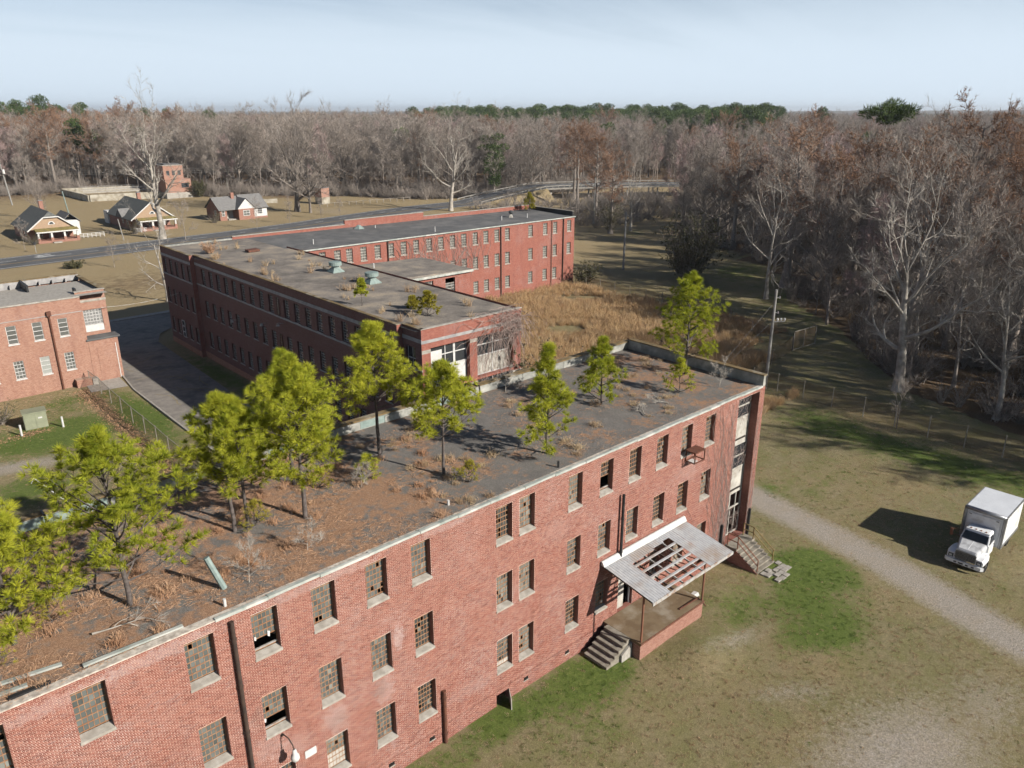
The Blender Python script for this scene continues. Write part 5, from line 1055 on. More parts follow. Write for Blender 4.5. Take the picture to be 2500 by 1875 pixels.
def bungalow(x0, x1, y0, y1, zr, lab, clip, chimney, side_gable, name='bungalow'):
    t = thing(name, lab, 'house', (0, 0, 0)); xm = (x0+x1)/2; wh = 3.3
    mb = MB(); mb.box(x0, x1, y0+2.6, y1, -0.1, wh); mb.build('wall', M['brick_house'], t)
    mb = MB(); mb.poly([(x0-0.05, y0+0.35, wh-0.25), (x1+0.05, y0+0.35, wh-0.25), (xm+clip*0.5*(x1-x0)*0.9, y0+0.35, zr-0.25-clip*(zr-wh)), (xm-clip*0.5*(x1-x0)*0.9, y0+0.35, zr-0.25-clip*(zr-wh))] if clip else [(x0-0.05, y0+0.35, wh-0.25), (x1+0.05, y0+0.35, wh-0.25), (xm, y0+0.35, zr-0.25)])
    mb.build('gable_wall', M['gable'], t)
    mb = MB(); gable_roof(mb, x0, x1, y0+0.5, y1, wh, zr, 0.6, clip); r_ = mb.build('roof', M['shingle'], t)
    mb = MB(); mb.box(chimney[0]-0.45, chimney[0]+0.45, chimney[1]-0.45, chimney[1]+0.45, wh, zr+1.3, 0); mb.box(chimney[0]-0.52, chimney[0]+0.52, chimney[1]-0.52, chimney[1]+0.52, zr+1.303, zr+1.42, 1); mb.build('chimney', [M['brick_house'], M['alu']], r_)
    # barge boards and eaves
    k = (zr-wh)/(xm-x0)
    for s_ in (-1, 1):
        xe = x0-0.6 if s_ < 0 else x1+0.6; ze = wh-0.6*k; top = (xm+(xe-xm)*clip, y0-0.13, zr-(zr-ze)*clip)
        mb = MB(); mb.beam((xe, y0-0.13, ze-0.02), (top[0], top[1], top[2]-0.02), 0.1, 0.26); mb.build('barge_board', M['white'], t)
    if clip: mb = MB(); mb.beam((xm-(xm-x0+0.6)*clip, y0-0.15, zr-(zr-wh+0.6*k)*clip), (xm+(xm-x0+0.6)*clip, y0-0.15, zr-(zr-wh+0.6*k)*clip), 0.12, 0.24); mb.build('barge_board', M['white'], t)
    # arched attic light
    mb = MB(); pts = [(xm+0.75*math.cos(a_), y0+0.3, wh+0.75+0.75*math.sin(a_)) for a_ in [math.pi*i/10 for i in range(11)]]; mb.poly(pts); at_ = mb.build('attic_window', M['white'], t)
    mb = MB(); pts = [(xm+0.48*math.cos(a_), y0+0.27, wh+0.85+0.48*math.sin(a_)) for a_ in [math.pi*i/10 for i in range(11)]]; mb.poly(pts); mb.build('glazing', M['pane_dark'], at_)
    # porch
    mb = MB(); mb.hexa([(x0+0.9, y0-2.1, 2.55), (x1+0.4, y0-2.1, 2.55), (x1+0.4, y0+0.34, 2.7), (x0+0.9, y0+0.34, 2.7), (x0+0.9, y0-2.1, 2.66), (x1+0.4, y0-2.1, 2.66), (x1+0.4, y0+0.34, 3.25), (x0+0.9, y0+0.34, 3.25)]); mb.build('porch_roof', M['mossy'], t)
    mb = MB(); mb.box(x0+0.85, x1+0.45, y0-2.17, y0-2.103, 2.45, 2.72); mb.build('fascia', M['white'], t)
    mb = MB(); mb.box(x0+0.9, x1+0.3, y0-1.95, y0+2.55, -0.1, 0.55); mb.build('porch_floor', M['brick_house'], t)
    for i in range(4):
        x = x0+1.25+(x1-x0-1.3)*i/3; mb = MB(); mb.box(x-0.3, x+0.3, y0-2.0, y0-1.4, 0.0, 1.25); p_ = mb.build('porch_pier', M['brick_house'], t)
        mb = MB(); mb.box(x-0.2, x+0.2, y0-1.9, y0-1.5, 1.253, 2.5); mb.build('porch_post', M['white'], t)
    for (x, w_) in ((x0+2.2, 1.5), (x1-1.8, 1.3)): put_window('house_w%.1f' % w_, ((w_, 1.5, 2, 2, -0.03), dict(bar=0.1, fm='white', gm_='pane_dark')), t, (x, y0+2.6, 1.2))
    mb = MB(); mb.box(xm-0.5, xm+0.5, y0+2.53, y0+2.597, 0.56, 2.6); mb.build('door', M['white'], t)
    for i, yy in enumerate((y0+5, y0+9)): put_window('house_side', ((1.2, 1.5, 2, 2, -0.03), dict(bar=0.1, fm='white', gm_='pane_dark')), t, (x0, yy, 1.3), R(-90))
    mb = MB(); mb.box(xm-0.9, xm+0.9, y0-3.1, y0-2.2, -0.1, 0.25); mb.build('steps', M['concrete'], t)
    return t
h1 = bungalow(39.3, 49.0, 213.6, 231.5, 7.1, 'dark-roofed brick bungalow with clipped gable and mossy porch, leftmost house', 0.3, (45.5, 228.0), False)
mb = MB(); mb.box(48.5, 52.4, 223, 231, -0.1, 3.6); mb.build('rear_wing', M['white'], h1); mb = MB(); gable_roof(mb, 48.5, 52.4, 223, 231, 3.6, 5.4, 0.4); mb.build('rear_roof', M['shingle_grey'], h1)
h2 = bungalow(63.9, 74.0, 217.6, 238.5, 7.2, 'dark green-roofed brick bungalow with pointed gable behind the tall bare tree', 0.0, (70.5, 232.0), True)
mb = MB(); mb.poly([(63.2, 224.6, 3.0), (63.2, 229.2, 3.0), (63.2, 226.9, 5.0)]); mb.poly([(63.1, 224.3, 3.0), (63.1, 226.9, 5.1), (68.0, 226.9, 5.1)]); mb.poly([(63.1, 229.5, 3.0), (68.0, 226.9, 5.1), (63.1, 226.9, 5.1)]); mb.build('side_gable', M['shingle_grey'], h2)
mb = MB(); mb.box(63.5, 68, 238.52, 242.0, -0.1, 3.4); mb.build('rear_wing', M['white'], h2)
for nm, xs_, y, lab in (('ramp_rail', (49.8, 55.6), 214.3, 'white railed ramp beside the leftmost bungalow'), ('ramp_rail', (62.6, 66.0), 214.6, 'pale railed ramp before the bungalow behind the bare tree')):
    t = thing(nm, lab, 'railing'); x = xs_[0]
    while x <= xs_[1]: mb = MB(); mb.box(x-0.05, x+0.05, y-0.05, y+0.05, 0, 1.1); mb.build('post', M['white'], t); x += 0.95
    for z in (1.1, 0.75, 0.4): mb = MB(); mb.beam((xs_[0], y, z), (xs_[1], y, z), 0.06, 0.09); mb.build('rail', M['white'], t)
# white and brick cottage
h3 = thing('cottage', 'white and brick cottage with grey roof and steep white front gable', 'house', (0, 0, 0))
mb = MB(); mb.box(88.7, 90.75, 222.0, 231.5, -0.1, 3.1); mb.poly([(88.7, 222.0, 3.1), (88.7, 231.5, 3.1), (88.7, 226.75, 6.1)][::-1]); mb.build('wall', M['brick_house'], h3)
mb = MB(); mb.box(90.76, 102.8, 224.6, 231.5, -0.1, 3.1); mb.build('wall', M['white'], h3)
mb = MB(); mb.box(98.3, 102.8, 221.6, 224.59, 0.45, 3.1); mb.build('wall', M['white'], h3); mb = MB(); mb.box(98.28, 102.85, 221.56, 224.58, -0.1, 0.44); mb.build('footing', M['brick_house'], h3)
mb = MB(); mb.box(93.6, 98.28, 220.3, 224.59, -0.1, 3.1); mb.build('wall', M['brick_house'], h3)
mb = MB(); mb.poly([(93.3, 220.28, 3.1), (98.6, 220.28, 3.1), (95.95, 220.28, 5.9)]); mb.build('front_gable', M['white'], h3)
def roof_x(x0, x1, y0, y1, z, zr, m, nm='roof'):
    mb = MB(); ym = (y0+y1)/2
    for s_ in (0, 1):
        ye = y0 if s_ == 0 else y1; p = [(x0, ye, z), (x1, ye, z), (x1, ym, zr), (x0, ym, zr)]; q = [(a_[0], a_[1], a_[2]-0.14) for a_ in p]
        mb.poly(p if s_ == 0 else p[::-1]); mb.poly(q[::-1] if s_ == 0 else q)
        for i in range(4): mb.quad(p[i], p[(i+1) % 4], q[(i+1) % 4], q[i])
    return mb.build(nm, m, h3)
rr = roof_x(88.3, 96.0, 221.5, 232.0, 3.0, 6.3, M['shingle_grey']); roof_x(96.01, 103.2, 221.0, 232.0, 3.05, 6.55, M['shingle_grey'])
mb = MB(); p = [(93.1, 220.0, 3.0), (95.95, 220.0, 6.05), (95.95, 226.5, 6.05), (93.1, 224.4, 3.0)]; mb.poly(p[::-1]); p = [(98.8, 220.0, 3.0), (98.8, 223.5, 3.0), (95.95, 226.5, 6.05), (95.95, 220.0, 6.05)]; mb.poly(p[::-1]); mb.build('gable_roof', M['shingle_grey'], h3)
mb = MB(); mb.box(94.0, 94.9, 225.6, 226.4, 4.5, 7.3); mb.build('chimney', M['brick_house'], rr)
put_window('cot_big', ((2.0, 1.6, 2, 2, -0.03), dict(bar=0.12, fm='white', gm_='pane_pale')), h3, (95.9, 220.3, 1.1)); put_window('cot_a', ((1.4, 1.6, 3, 3, -0.03), dict(bar=0.08, fm='white', gm_='pane_dark')), h3, (100.6, 221.6, 1.2)); put_window('cot_b', ((0.9, 1.6, 2, 1, -0.03), dict(bar=0.1, fm='white', gm_='pane_pale')), h3, (89.7, 222.0, 1.2))
mb = MB(); mb.box(91.6, 92.6, 224.52, 224.597, 0.3, 2.5); mb.build('door', M['panel'], h3)
mb = MB(); mb.box(91.0, 93.5, 221.6, 224.5, -0.1, 0.3); mb.build('stoop', M['concrete'], h3)
put_window('cot_side', ((1.2, 1.5, 2, 2, -0.03), dict(bar=0.1, fm='white', gm_='pane_dark')), h3, (88.7, 225.0, 1.2), R(-90)); 
# ------------------------------------------------------------------ pump house, basin, small brick shed
ph_ = thing('pump_house', 'square two-storey orange brick building at the edge of the wood', 'building', (0, 0, 0))
mb = MB(); mb.box(98.5, 107.5, 292, 301, 2.0, 6.6); mb.build('wall', M['brick_orange'], ph_); mb = MB(); mb.box(98.4, 107.6, 291.9, 301.1, -0.2, 1.997); mb.build('plinth', M['concrete'], ph_)
mb = MB(); mb.box(98.7, 105.6, 293.2, 301, 6.603, 11.3); mb.build('upper_wall', M['brick_orange'], ph_); mb = MB(); mb.box(98.6, 105.7, 293.1, 301.1, 11.303, 11.5); mb.build('coping', M['sill'], ph_)
mb = MB(); mb.box(99.4, 104.9, 293.9, 300.4, 11.503, 11.9); mb.build('roof', M['tar'], ph_)
for x in (100.2, 102.2, 104.2): put_window('pump', ((1.0, 1.6, 3, 2, -0.03), dict(bar=0.08, fm='grille', gm_='pane_dark')), ph_, (x, 293.2, 8.0))
put_window('pump_l', ((2.6, 1.6, 3, 3, -0.03), dict(bar=0.1, fm='grille', gm_='pane_dark')), ph_, (105.3, 292.0, 3.6))
bs = thing('concrete_basin', 'long pale stained concrete basin wall with railings by the wood', 'basin', (0, 0, 0))
cs = plain('stained_concrete', (0.60, 0.56, 0.47), (0.42, 0.37, 0.28), 0.7, 0.95, c3=(0.24, 0.20, 0.15), scale3=0.5)
mb = MB(); mb.beam((75.5, 301, 1.0), (98.3, 297.2, 1.0), 0.6, 2.6); mb.build('front_wall', cs, bs); mb = MB(); mb.beam((75.2, 301.3, 0.9), (74.3, 333, 0.9), 0.6, 2.4); mb.build('side_wall', cs, bs)
mb = MB(); mb.beam((74.6, 333.4, 0.9), (100, 327, 0.9), 0.6, 2.8); mb.build('back_wall', cs, bs)
for (a_, b_) in (((76, 310, 2.4), (99, 306, 2.4)), ((77, 318, 2.6), (100, 313, 2.6))):
    mb = MB(); mb.beam(a_, b_, 0.9, 0.35); mb.build('walkway', M['concrete'], bs); mb = MB(); A_, B_ = Vector(a_), Vector(b_)
    for i in range(13): p = A_.lerp(B_, i/12); mb.box(p.x-0.05, p.x+0.05, p.y-0.05, p.y+0.05, p.z+0.18, p.z+1.2)
    for z in (0.7, 1.2): mb.beam(A_+Vector((0, 0, z)), B_+Vector((0, 0, z)), 0.06, 0.08)
    mb.build('railing', M['steel'], bs)
sh = thing('brick_shed', 'tall narrow brick shed with whitewashed lower half beside the road', 'shed', (132.2, 240.6, 0), R(10))
mb = MB(); mb.box(-1.7, 1.7, -1.2, 2.2, 2.3, 5.3); mb.build('upper_wall', M['brick_orange'], sh); mb = MB(); mb.box(-1.72, 1.72, -1.22, 2.22, -0.2, 2.297); mb.build('lower_wall', cs, sh); mb = MB(); mb.box(-1.8, 1.8, -1.3, 2.3, 5.303, 5.45); mb.build('roof', M['tar'], sh)
mb = MB(); mb.beam((112, 258, 0.6), (122, 254, 0.6), 0.4, 1.6); tag(mb.build('low_wall', cs), 'low pale concrete wall half hidden between cottage and brick shed', 'wall')
rf_ = thing('roadside_fence', 'low post and rail fence along the far roadside', 'fence', (0, 0, 0))
for i in range(14):
    x = 126+i*2.6; y = 232-0.2*i; mb = MB(); mb.box(x-0.08, x+0.08, y-0.08, y+0.08, 0, 1.3); mb.build('post', M['fence_post'], rf_)
mb = MB(); mb.beam((126, 232, 1.2), (159.8, 229.4, 1.2), 0.07, 0.09); mb.build('rail', M['fence_post'], rf_)
mbx = thing('mailbox', 'dark roadside mailbox on a post in front of the leftmost bungalow', 'mailbox', (36.9, 198.6, 0)); mb = MB(); mb.box(-0.06, 0.06, -0.06, 0.06, 0, 1.9); mb.build('post', M['post'], mbx); mb = MB(); mb.box(-0.25, 0.25, -0.3, 0.3, 1.9, 2.3); mb.build('box', M['black'], mbx)
# ------------------------------------------------------------------ odds and ends on the near roof
def rz(x): return ROOF
mb = MB()
t = thing('broken_pipe', 'pale green broken pipe leaning out of the roof litter', 'pipe', (8.95, 26.75, ROOF)); mb = MB(); mb.tube((0.05, 0, 0), (-0.35, 0.35, 1.4), 0.13, 0.12, 8, cap=True); mb.build('shaft', M['green_metal'], t)
for k, (x, y, h_, lab) in enumerate(((8.55, 25.6, 0.32, 'short white vent pipe at the eave near the leaning green pipe'), (19.7, 26.2, 0.26, 'short white vent pipe near the middle of the roof eave'), (26.5, 25.55, 0.36, 'short dark vent pipe at the eave above the paired windows'))):
    mb = MB(); mb.tube((x, y, ROOF-0.05), (x, y, ROOF+h_), 0.06, 0.06, 10, cap=True); tag(mb.build('vent_pipe', M['white'] if k < 2 else M['black']), lab, 'pipe')
for k, (p, q, lab) in enumerate((((3.6, 25.5, 0.06), (6.9, 25.42, 0.05), 'long loose metal coping strip lying along the roof edge'), ((1.3, 26.35, 0.08), (3.1, 26.1, 0.05), 'pale loose coping strip lying on the bare roof patch at left'), ((0.2, 25.9, 0.06), (2.0, 25.75, 0.05), 'greenish loose coping strip nearest the left picture edge'), ((1.4, 25.45, 0.04), (2.6, 25.4, 0.04), 'dark twisted flashing strip near the left roof edge'))):
    mb = MB(); mb.beam((p[0], p[1], ROOF+p[2]), (q[0], q[1], ROOF+q[2]), 0.16, 0.07); tag(mb.build('metal_strip', M['coping'] if k < 3 else M['black']), lab, 'metal strip', 'loose strips on the roof')
t = thing('antenna_mast', 'white leaning mast beyond the back parapet of the pine roof', 'mast', (6.2, 37.4, ROOF+0.5)); mb = MB(); mb.tube((0, 0, 0), (-1.1, 0.5, 1.5), 0.035, 0.03, 6); mb.tube((-1.1, 0.5, 1.5), (-1.25, 0.4, 1.3), 0.02, 0.02, 5); mb.build('shaft', M['white'], t)
for k, (x, y, lab) in enumerate(((5.0, 37.0, 'black bent pipe hooked over the back parapet at left'), (30.3, 37.0, 'black bent pipe hooked over the back parapet below the porch windows'))):
    mb = MB(); mb.tube((x, y+0.1, ROOF+0.7), (x, y-0.45, ROOF+0.72), 0.05, 0.05, 6); mb.tube((x, y-0.45, ROOF+0.72), (x+0.05, y-0.5, ROOF+0.02), 0.05, 0.05, 6); tag(mb.build('bent_pipe', M['black']), lab, 'pipe')
# ------------------------------------------------------------------ plants
def rv(r): 
    while True:
        v = Vector((r.uniform(-1, 1), r.uniform(-1, 1), r.uniform(-1, 1)))
        if 0.05 < v.length < 1: return v.normalized()
UPV = Vector((0, 0, 1))
def sliver(mb, p, d, L, w_, r, mi=0, bend=0.0):
    s_ = d.cross(rv(r)); 
    if s_.length < 1e-3: s_ = d.orthogonal()
    s_ = s_.normalized()*w_*0.5; q = p+d*L
    if bend: q = q + Vector((0, 0, -bend*L))
    mb.tri(p-s_, p+s_, q, mi)
def gen_bare(seed, h, trunk_r, fork, spread, nl=9, n2=6, n3=6, ntw=7, tw=0.035, twl=1.1, wob=0.16, droop=0.0, narrow=1.0, lean=0.0, rustf=0):
    """a leafless tree: tapered trunk and limbs, crown of branches and twigs. returns (trunk, crown) builders"""
    r = random.Random(seed); T, C = MB(), MB()
    p = Vector((0, 0, -0.3)); d = Vector((lean*r.uniform(0.5, 1), lean*r.uniform(-1, 1), 1)).normalized(); nseg = 8; pts = [(p.copy(), trunk_r*1.25)]
    for i in range(nseg):
        d = (d + rv(r)*0.05*wob/0.16 + UPV*0.03).normalized(); p = p + d*(h*0.74/nseg); pts.append((p.copy(), trunk_r*(1-0.80*((i+1)/nseg)**0.9)))
    for (a, ra), (b_, rb) in zip(pts[:-1], pts[1:]): T.tube(a, b_, ra, rb, 7)
    def along_(t):
        x = t*nseg; i = min(int(x), nseg-1); f = x-i; return pts[i][0].lerp(pts[i+1][0], f), pts[i][1]*(1-f)+pts[i+1][1]*f, (pts[i+1][0]-pts[i][0]).normalized()
    def limb(p, d, L, rad, lvl):
        n = (6, 4, 3)[lvl]; seg = L/n; rr = rad
        for i in range(n):
            d = (d + rv(r)*wob*(1.0+0.5*lvl) + UPV*(0.07-droop)).normalized(); q = p+d*seg; r2 = max(rad*(1-0.8*(i+1)/n), min(0.012, rad*0.5))
            (T if lvl == 0 else C).tube(p, q, rr, r2, (5, 4, 3)[lvl], mi=0)
            t = (i+1)/n
            if lvl < 2:
                cnt = (n2, n3)[lvl]; k = cnt/n; k = int(k)+(1 if r.random() < k-int(k) else 0)
                if i >= (1 if lvl == 0 else 0):
                    for _ in range(k):
                        e = d.cross(rv(r)).normalized(); nd = (d*r.uniform(0.5, 1.0)+e*r.uniform(0.6, 1.0)+UPV*r.uniform(0.0, 0.5)).normalized()
                        limb(q, nd, L*r.uniform(0.32, 0.55)*(1.15-0.5*t), r2*0.72+min(0.006, rad*0.1), lvl+1)
            else:
                for _ in range(max(1, ntw//n)):
                    e = d.cross(rv(r)).normalized(); nd = (d*0.8+e*r.uniform(0.3, 0.9)+UPV*(0.25-droop)).normalized()
                    sliver(C, p.lerp(q, r.random()), nd, twl*r.uniform(0.5, 1.2), tw, r, 1)
            p, rr = q, r2
        for _ in range(2): sliver(C, p, (d+rv(r)*0.4).normalized(), twl, tw*1.1, r, 1)
    for k in range(nl):
        t = fork + (0.99-fork)*((k+0.5)/nl)**0.85; q, rad, td = along_(t); az = k*2.4+r.uniform(-0.5, 0.5)
        out_ = Vector((math.cos(az), math.sin(az), 0)); f = (t-fork)/(1-fork)
        nd = (out_*(1.0-0.45*f)*narrow + UPV*(0.45+0.95*f)/max(narrow, 0.4)*0.8).normalized()
        limb(q, nd, spread*(1.0+0.12*f)*r.uniform(0.75, 1.2), max(rad*0.62, min(0.05, trunk_r*0.4)), 0)
    return T, C
def gen_cypress(seed, h, trunk_r, spread, tw=0.06, dens=1.0):
    r = random.Random(seed); T, C = MB(), MB(); n = 9
    pts = [(Vector((0, 0, -0.3)), trunk_r*1.9)] + [(Vector((r.gauss(0, 0.12), r.gauss(0, 0.12), h*0.94*(i+1)/n)), trunk_r*(1.05-0.9*((i+1)/n))) for i in range(n)]
    for (a, ra), (b_, rb) in zip(pts[:-1], pts[1:]): T.tube(a, b_, ra, rb, 7)
    nb = int(26*dens)
    for k in range(nb):
        t = 0.42+0.58*(k+0.5)/nb; z = t*h*0.94; az = k*2.4+r.uniform(-0.6, 0.6); f = (t-0.42)/0.58
        L = spread*(0.55+0.6*math.sin(math.pi*min(1, f*0.75+0.18)))*r.uniform(0.7, 1.15); d = Vector((math.cos(az), math.sin(az), 0.25+0.75*f)).normalized(); p = Vector((0, 0, z)); rad = max(0.13*(1-f*0.6), 0.05)
        m_ = 6
        for i in range(m_):
            d = (d+rv(r)*0.16+UPV*0.02).normalized(); q = p+d*L/m_; (T if i < 2 else C).tube(p, q, rad*(1-i/m_), rad*(1-(i+1)/m_)+0.012, 4, 0)
            if i >= 1:
                for _ in range(int(4*dens)+1):
                    e = d.cross(rv(r)).normalized(); nd = (d*0.6+e*0.8+UPV*0.25).normalized(); l2 = L*0.26*r.uniform(0.5, 1.2); s0 = p.lerp(q, r.random()); s1 = s0+nd*l2
                    C.tube(s0, s1, 0.03, 0.012, 3, 0)
                    for _ in range(int(17*dens)):
                        s2 = s0.lerp(s1, r.uniform(0.15, 1.0)); sliver(C, s2, (nd*0.5+rv(r)*0.8+UPV*0.3).normalized(), r.uniform(0.3, 0.7), tw*1.15, r, 1)
            p = q
    return T, C
def tuft(mb, p, d, n, L, w_, r, mi=0, spread=0.95):
    for _ in range(n):
        nd = (d + rv(r)*spread).normalized(); sliver(mb, p, nd, L*r.uniform(0.75, 1.15), w_, r, mi, 0.06)
def gen_pine(seed, h, width, bare=0.18, tilt=0.0, nt_=24, fill=1.0, L0=0.27, w0=0.018, mi=1):
    """young long-needled pine: whorled up-swept branches ending in bursts of needles"""
    r = random.Random(seed); T, C = MB(), MB(); n = 9; pts = []; ax = r.uniform(0, 6.28)
    for i in range(n+1):
        t = i/n; pts.append((Vector((tilt*h*t*t*math.cos(ax)+r.gauss(0, 0.025), tilt*h*t*t*math.sin(ax)+r.gauss(0, 0.025), h*t-0.05)), max(0.016*h*(1-t)**0.9*1.0, 0.012)))
    for (a, ra), (b_, rb) in zip(pts[:-1], pts[1:]): T.tube(a, b_, ra, rb, 7)
    def ax_(t):
        x = min(max(t, 0), 0.999)*n; i = int(x); return pts[i][0].lerp(pts[i+1][0], x-i)
    nw_ = max(5, int(h*2.3)); az = r.uniform(0, 6)
    for k in range(nw_):
        t = bare + (0.97-bare)*(k/(nw_-1))**0.95; f = (t-bare)/(1-bare)
        prof = (0.62+0.62*math.sin(math.pi*min(1.0, 0.25+0.6*f)))*(1-f)**0.78 if f < 0.98 else 0.1
        for b_ in range(r.randint(3, 5)):
            if r.random() > 0.9*fill+0.1: continue
            az += 2.4+r.uniform(-0.7, 0.7); L = width*0.5*prof*r.uniform(0.6, 1.25); L = max(L, 0.18)
            d = Vector((math.cos(az), math.sin(az), 0.25+0.9*f)).normalized(); p = ax_(t+r.uniform(-0.02, 0.02)); rad = 0.012+0.012*L; m_ = 4
            for i in range(m_):
                d = (d+rv(r)*0.10+UPV*0.10).normalized(); q = p+d*L/m_; C.tube(p, q, rad*(1-i/m_)+0.005, rad*(1-(i+1)/m_)+0.005, 3, 0)
                if i >= (1 if L > 0.5 else 0):
                    for _ in range(int((1.5+L*1.1)*fill)+1):
                        e = d.cross(rv(r)).normalized(); nd = (d*0.75+e*0.75+UPV*0.35).normalized(); l2 = L*r.uniform(0.12, 0.34)+0.08; s1 = q+nd*l2
                        C.tube(q, s1, 0.008, 0.005, 3, 0); tuft(C, s1, (nd+UPV*0.35).normalized(), nt_, L0, w0, r, mi)
                        if l2 > 0.45: tuft(C, q.lerp(s1, 0.55), (nd+UPV*0.3).normalized(), nt_//2, L0, w0, r, mi)
                p = q
            tuft(C, p, (d+UPV*0.3).normalized(), nt_, L0*1.1, w0, r, mi)
    tuft(C, ax_(0.999), UPV, nt_*2, L0*1.2, w0, r, mi, 0.6)
    return T, C
def gen_farpine(seed, h, crown_r, crown_h, lobes=26, nleaf=60, flat=1.0, lw=0.34, ls=0.36):
    r = random.Random(seed); T, C = MB(), MB(); T.tube((0, 0, -0.3), (0, 0, h*0.95), 0.34, 0.08, 6)
    for k in range(lobes):
        f = r.random(); z = h-crown_h*(1-f); rad = crown_r*math.sin(math.pi*min(1, 0.2+0.75*(1-f)))*r.uniform(0.3, 1.0); az = r.uniform(0, 6.28); c_ = Vector((rad*math.cos(az), rad*math.sin(az), z-rad*0.12*flat))
        C.tube((0, 0, z-0.8), c_, 0.07, 0.03, 3, 0)
        for _ in range(nleaf):
            v = rv(r); p = c_+Vector((v.x*1.35, v.y*1.35, v.z*0.75))*r.uniform(0.5, 1.0)*(crown_r*ls); sliver(C, p, (v+UPV*0.6).normalized(), r.uniform(0.5, 0.9), lw, r, 1)
    return T, C
def gen_shrub(seed, h, w_, n=22, leaf=0, lw=0.1, tw=0.02, ll=0.25):
    r = random.Random(seed); T, C = MB(), MB()
    for k in range(n):
        az = r.uniform(0, 6.28); d = Vector((math.cos(az)*w_/h*0.55, math.sin(az)*w_/h*0.55, 1)).normalized(); p = Vector((r.gauss(0, w_*0.06), r.gauss(0, w_*0.06), -0.05)); L = h*r.uniform(0.6, 1.1); rad = 0.010*h
        for i in range(5):
            d = (d+rv(r)*0.22).normalized(); q = p+d*L/5; T.tube(p, q, rad*(1-i/5)+0.004, rad*(1-(i+1)/5)+0.003, 3, 0)
            for _ in range(3):
                nd = (d+rv(r)*0.9).normalized(); l2 = L*0.22*r.random()+0.1; sliver(C, q, nd, l2, tw, r, 1 if not leaf else 0)
                for _ in range(leaf): sliver(C, q+nd*l2*r.random(), rv(r), ll*r.uniform(0.6, 1.2), lw, r, 1)
            p = q
    return T, C
def gen_clump(seed, h, w_, n=70, bw=0.012, droop=0.5, seedheads=0):
    r = random.Random(seed); C = MB()
    for k in range(n):
        az = r.uniform(0, 6.28); s_ = abs(r.gauss(0, 0.5)); d = Vector((math.cos(az)*s_, math.sin(az)*s_, 1)).normalized(); p = Vector((r.gauss(0, w_*0.16), r.gauss(0, w_*0.16), 0)); L = h*r.uniform(0.5, 1.1)
        side = d.cross(rv(r)).normalized()*bw*0.5; m_ = p+d*L*0.6; q = m_+(d+Vector((math.cos(az), math.sin(az), -0.5))*droop*r.random()).normalized()*L*0.4
        C.quad(p-side, p+side, m_+side*0.8, m_-side*0.8); C.tri(m_-side*0.8, m_+side*0.8, q)
    return C
def plant(name, T, C, tm, cm, label, cat, loc, rotz=0, scale=1.0, group=None, tname='trunk', cname='crown'):
    t = thing(name, label, cat, loc, rotz, group); t.scale = (scale,)*3
    if T is not None and T.f: T.build(tname, tm, t, smooth=True)
    C.build(cname, cm, t); return t

# --- pines on the near roof: x, y, height, width, label
PINES = [
 (2.2, 28.4, 5.9, 4.2, 0.10, 'bright green pine on the roof cut by the left picture edge', 1),
 (5.9, 28.1, 7.0, 5.9, 0.17, 'widest roof pine, second from the left edge, low spreading branches', 2),
 (11.15, 30.7, 6.3, 3.7, 0.34, 'roof pine with paired bare trunks, the left trunk of the two', 3),
 (11.75, 30.6, 6.1, 3.3, 0.40, 'roof pine with paired bare trunks, the right trunk of the two', 4),
 (14.1, 29.7, 7.6, 4.7, 0.27, 'tall broad roof pine on a straight trunk left of the middle', 5),
 (15.3, 33.1, 6.9, 3.6, 0.30, 'darker roof pine partly hidden behind the tall broad one', 6),
 (20.5, 33.4, 7.2, 4.2, 0.36, 'tall roof pine standing before the shaded window wall', 7),
 (21.5, 28.9, 5.9, 4.0, 0.38, 'thin-trunked roof pine in front of the porch windows', 8),
 (27.3, 27.2, 6.1, 2.7, 0.06, 'narrow column-shaped roof pine close to the front eave', 9),
 (35.1, 30.2, 4.2, 2.8, 0.06, 'small cone-shaped roof pine in the middle of the bare roof', 10),
 (44.1, 30.2, 7.1, 5.0, 0.18, 'large open-crowned pine at the right end of the roof', 11),
 (40.7, 28.2, 2.1, 1.9, 0.05, 'knee-high bushy pine seedling before the large right pine', 12),
]
for (x, y, h, w_, bare, lab, sd) in PINES:
    T, C = gen_pine(100+sd, h, w_*0.92, bare, 0.02 if sd in (3, 4, 8) else 0.008, 46 if h > 3 else 24, 0.92 if sd not in (1, 2, 11, 3, 4) else 0.78, 0.33 if h > 3 else 0.24, 0.026)
    plant('pine_tree', T, C, M['bark_pine'], [M['bark_pine'], M['needle']], lab, 'pine tree', (x, y, ROOF), rnd.uniform(0, 6), 1.0)
SEED = [(12.0, 30.4, 1.1, 1.5, 'yellow pine seedling under the paired-trunk pines'), (21.95, 27.4, 0.95, 1.3, 'yellow pine seedling near the eave beside the thin-trunked pine'), (16.1, 32.0, 0.8, 1.2, 'small yellow seedling behind the broad pine trunk'), (3.4, 28.9, 1.2, 1.6, 'yellow seedling beneath the widest pine at left'), (1.0, 27.2, 1.1, 1.5, 'yellow seedling near the left edge on the pine straw')]
for k, (x, y, h, w_, lab) in enumerate(SEED):
    T, C = gen_pine(300+k, h, w_, 0.08, 0.0, 14, 1.0, 0.17, 0.014); plant('pine_seedling', T, C, M['bark_pine'], [M['bark_pine'], M['needle_y']], lab, 'seedling', (x, y, ROOF))
T, C = gen_pine(320, 1.1, 1.3, 0.05, 0, 14, 1.0, 0.2, 0.016); plant('pine_seedling', T, C, M['bark_pine'], [M['bark_pine'], M['needle']], 'deep green seedling on the straw between the two tall pines', 'seedling', (18.4, 31.2, ROOF))
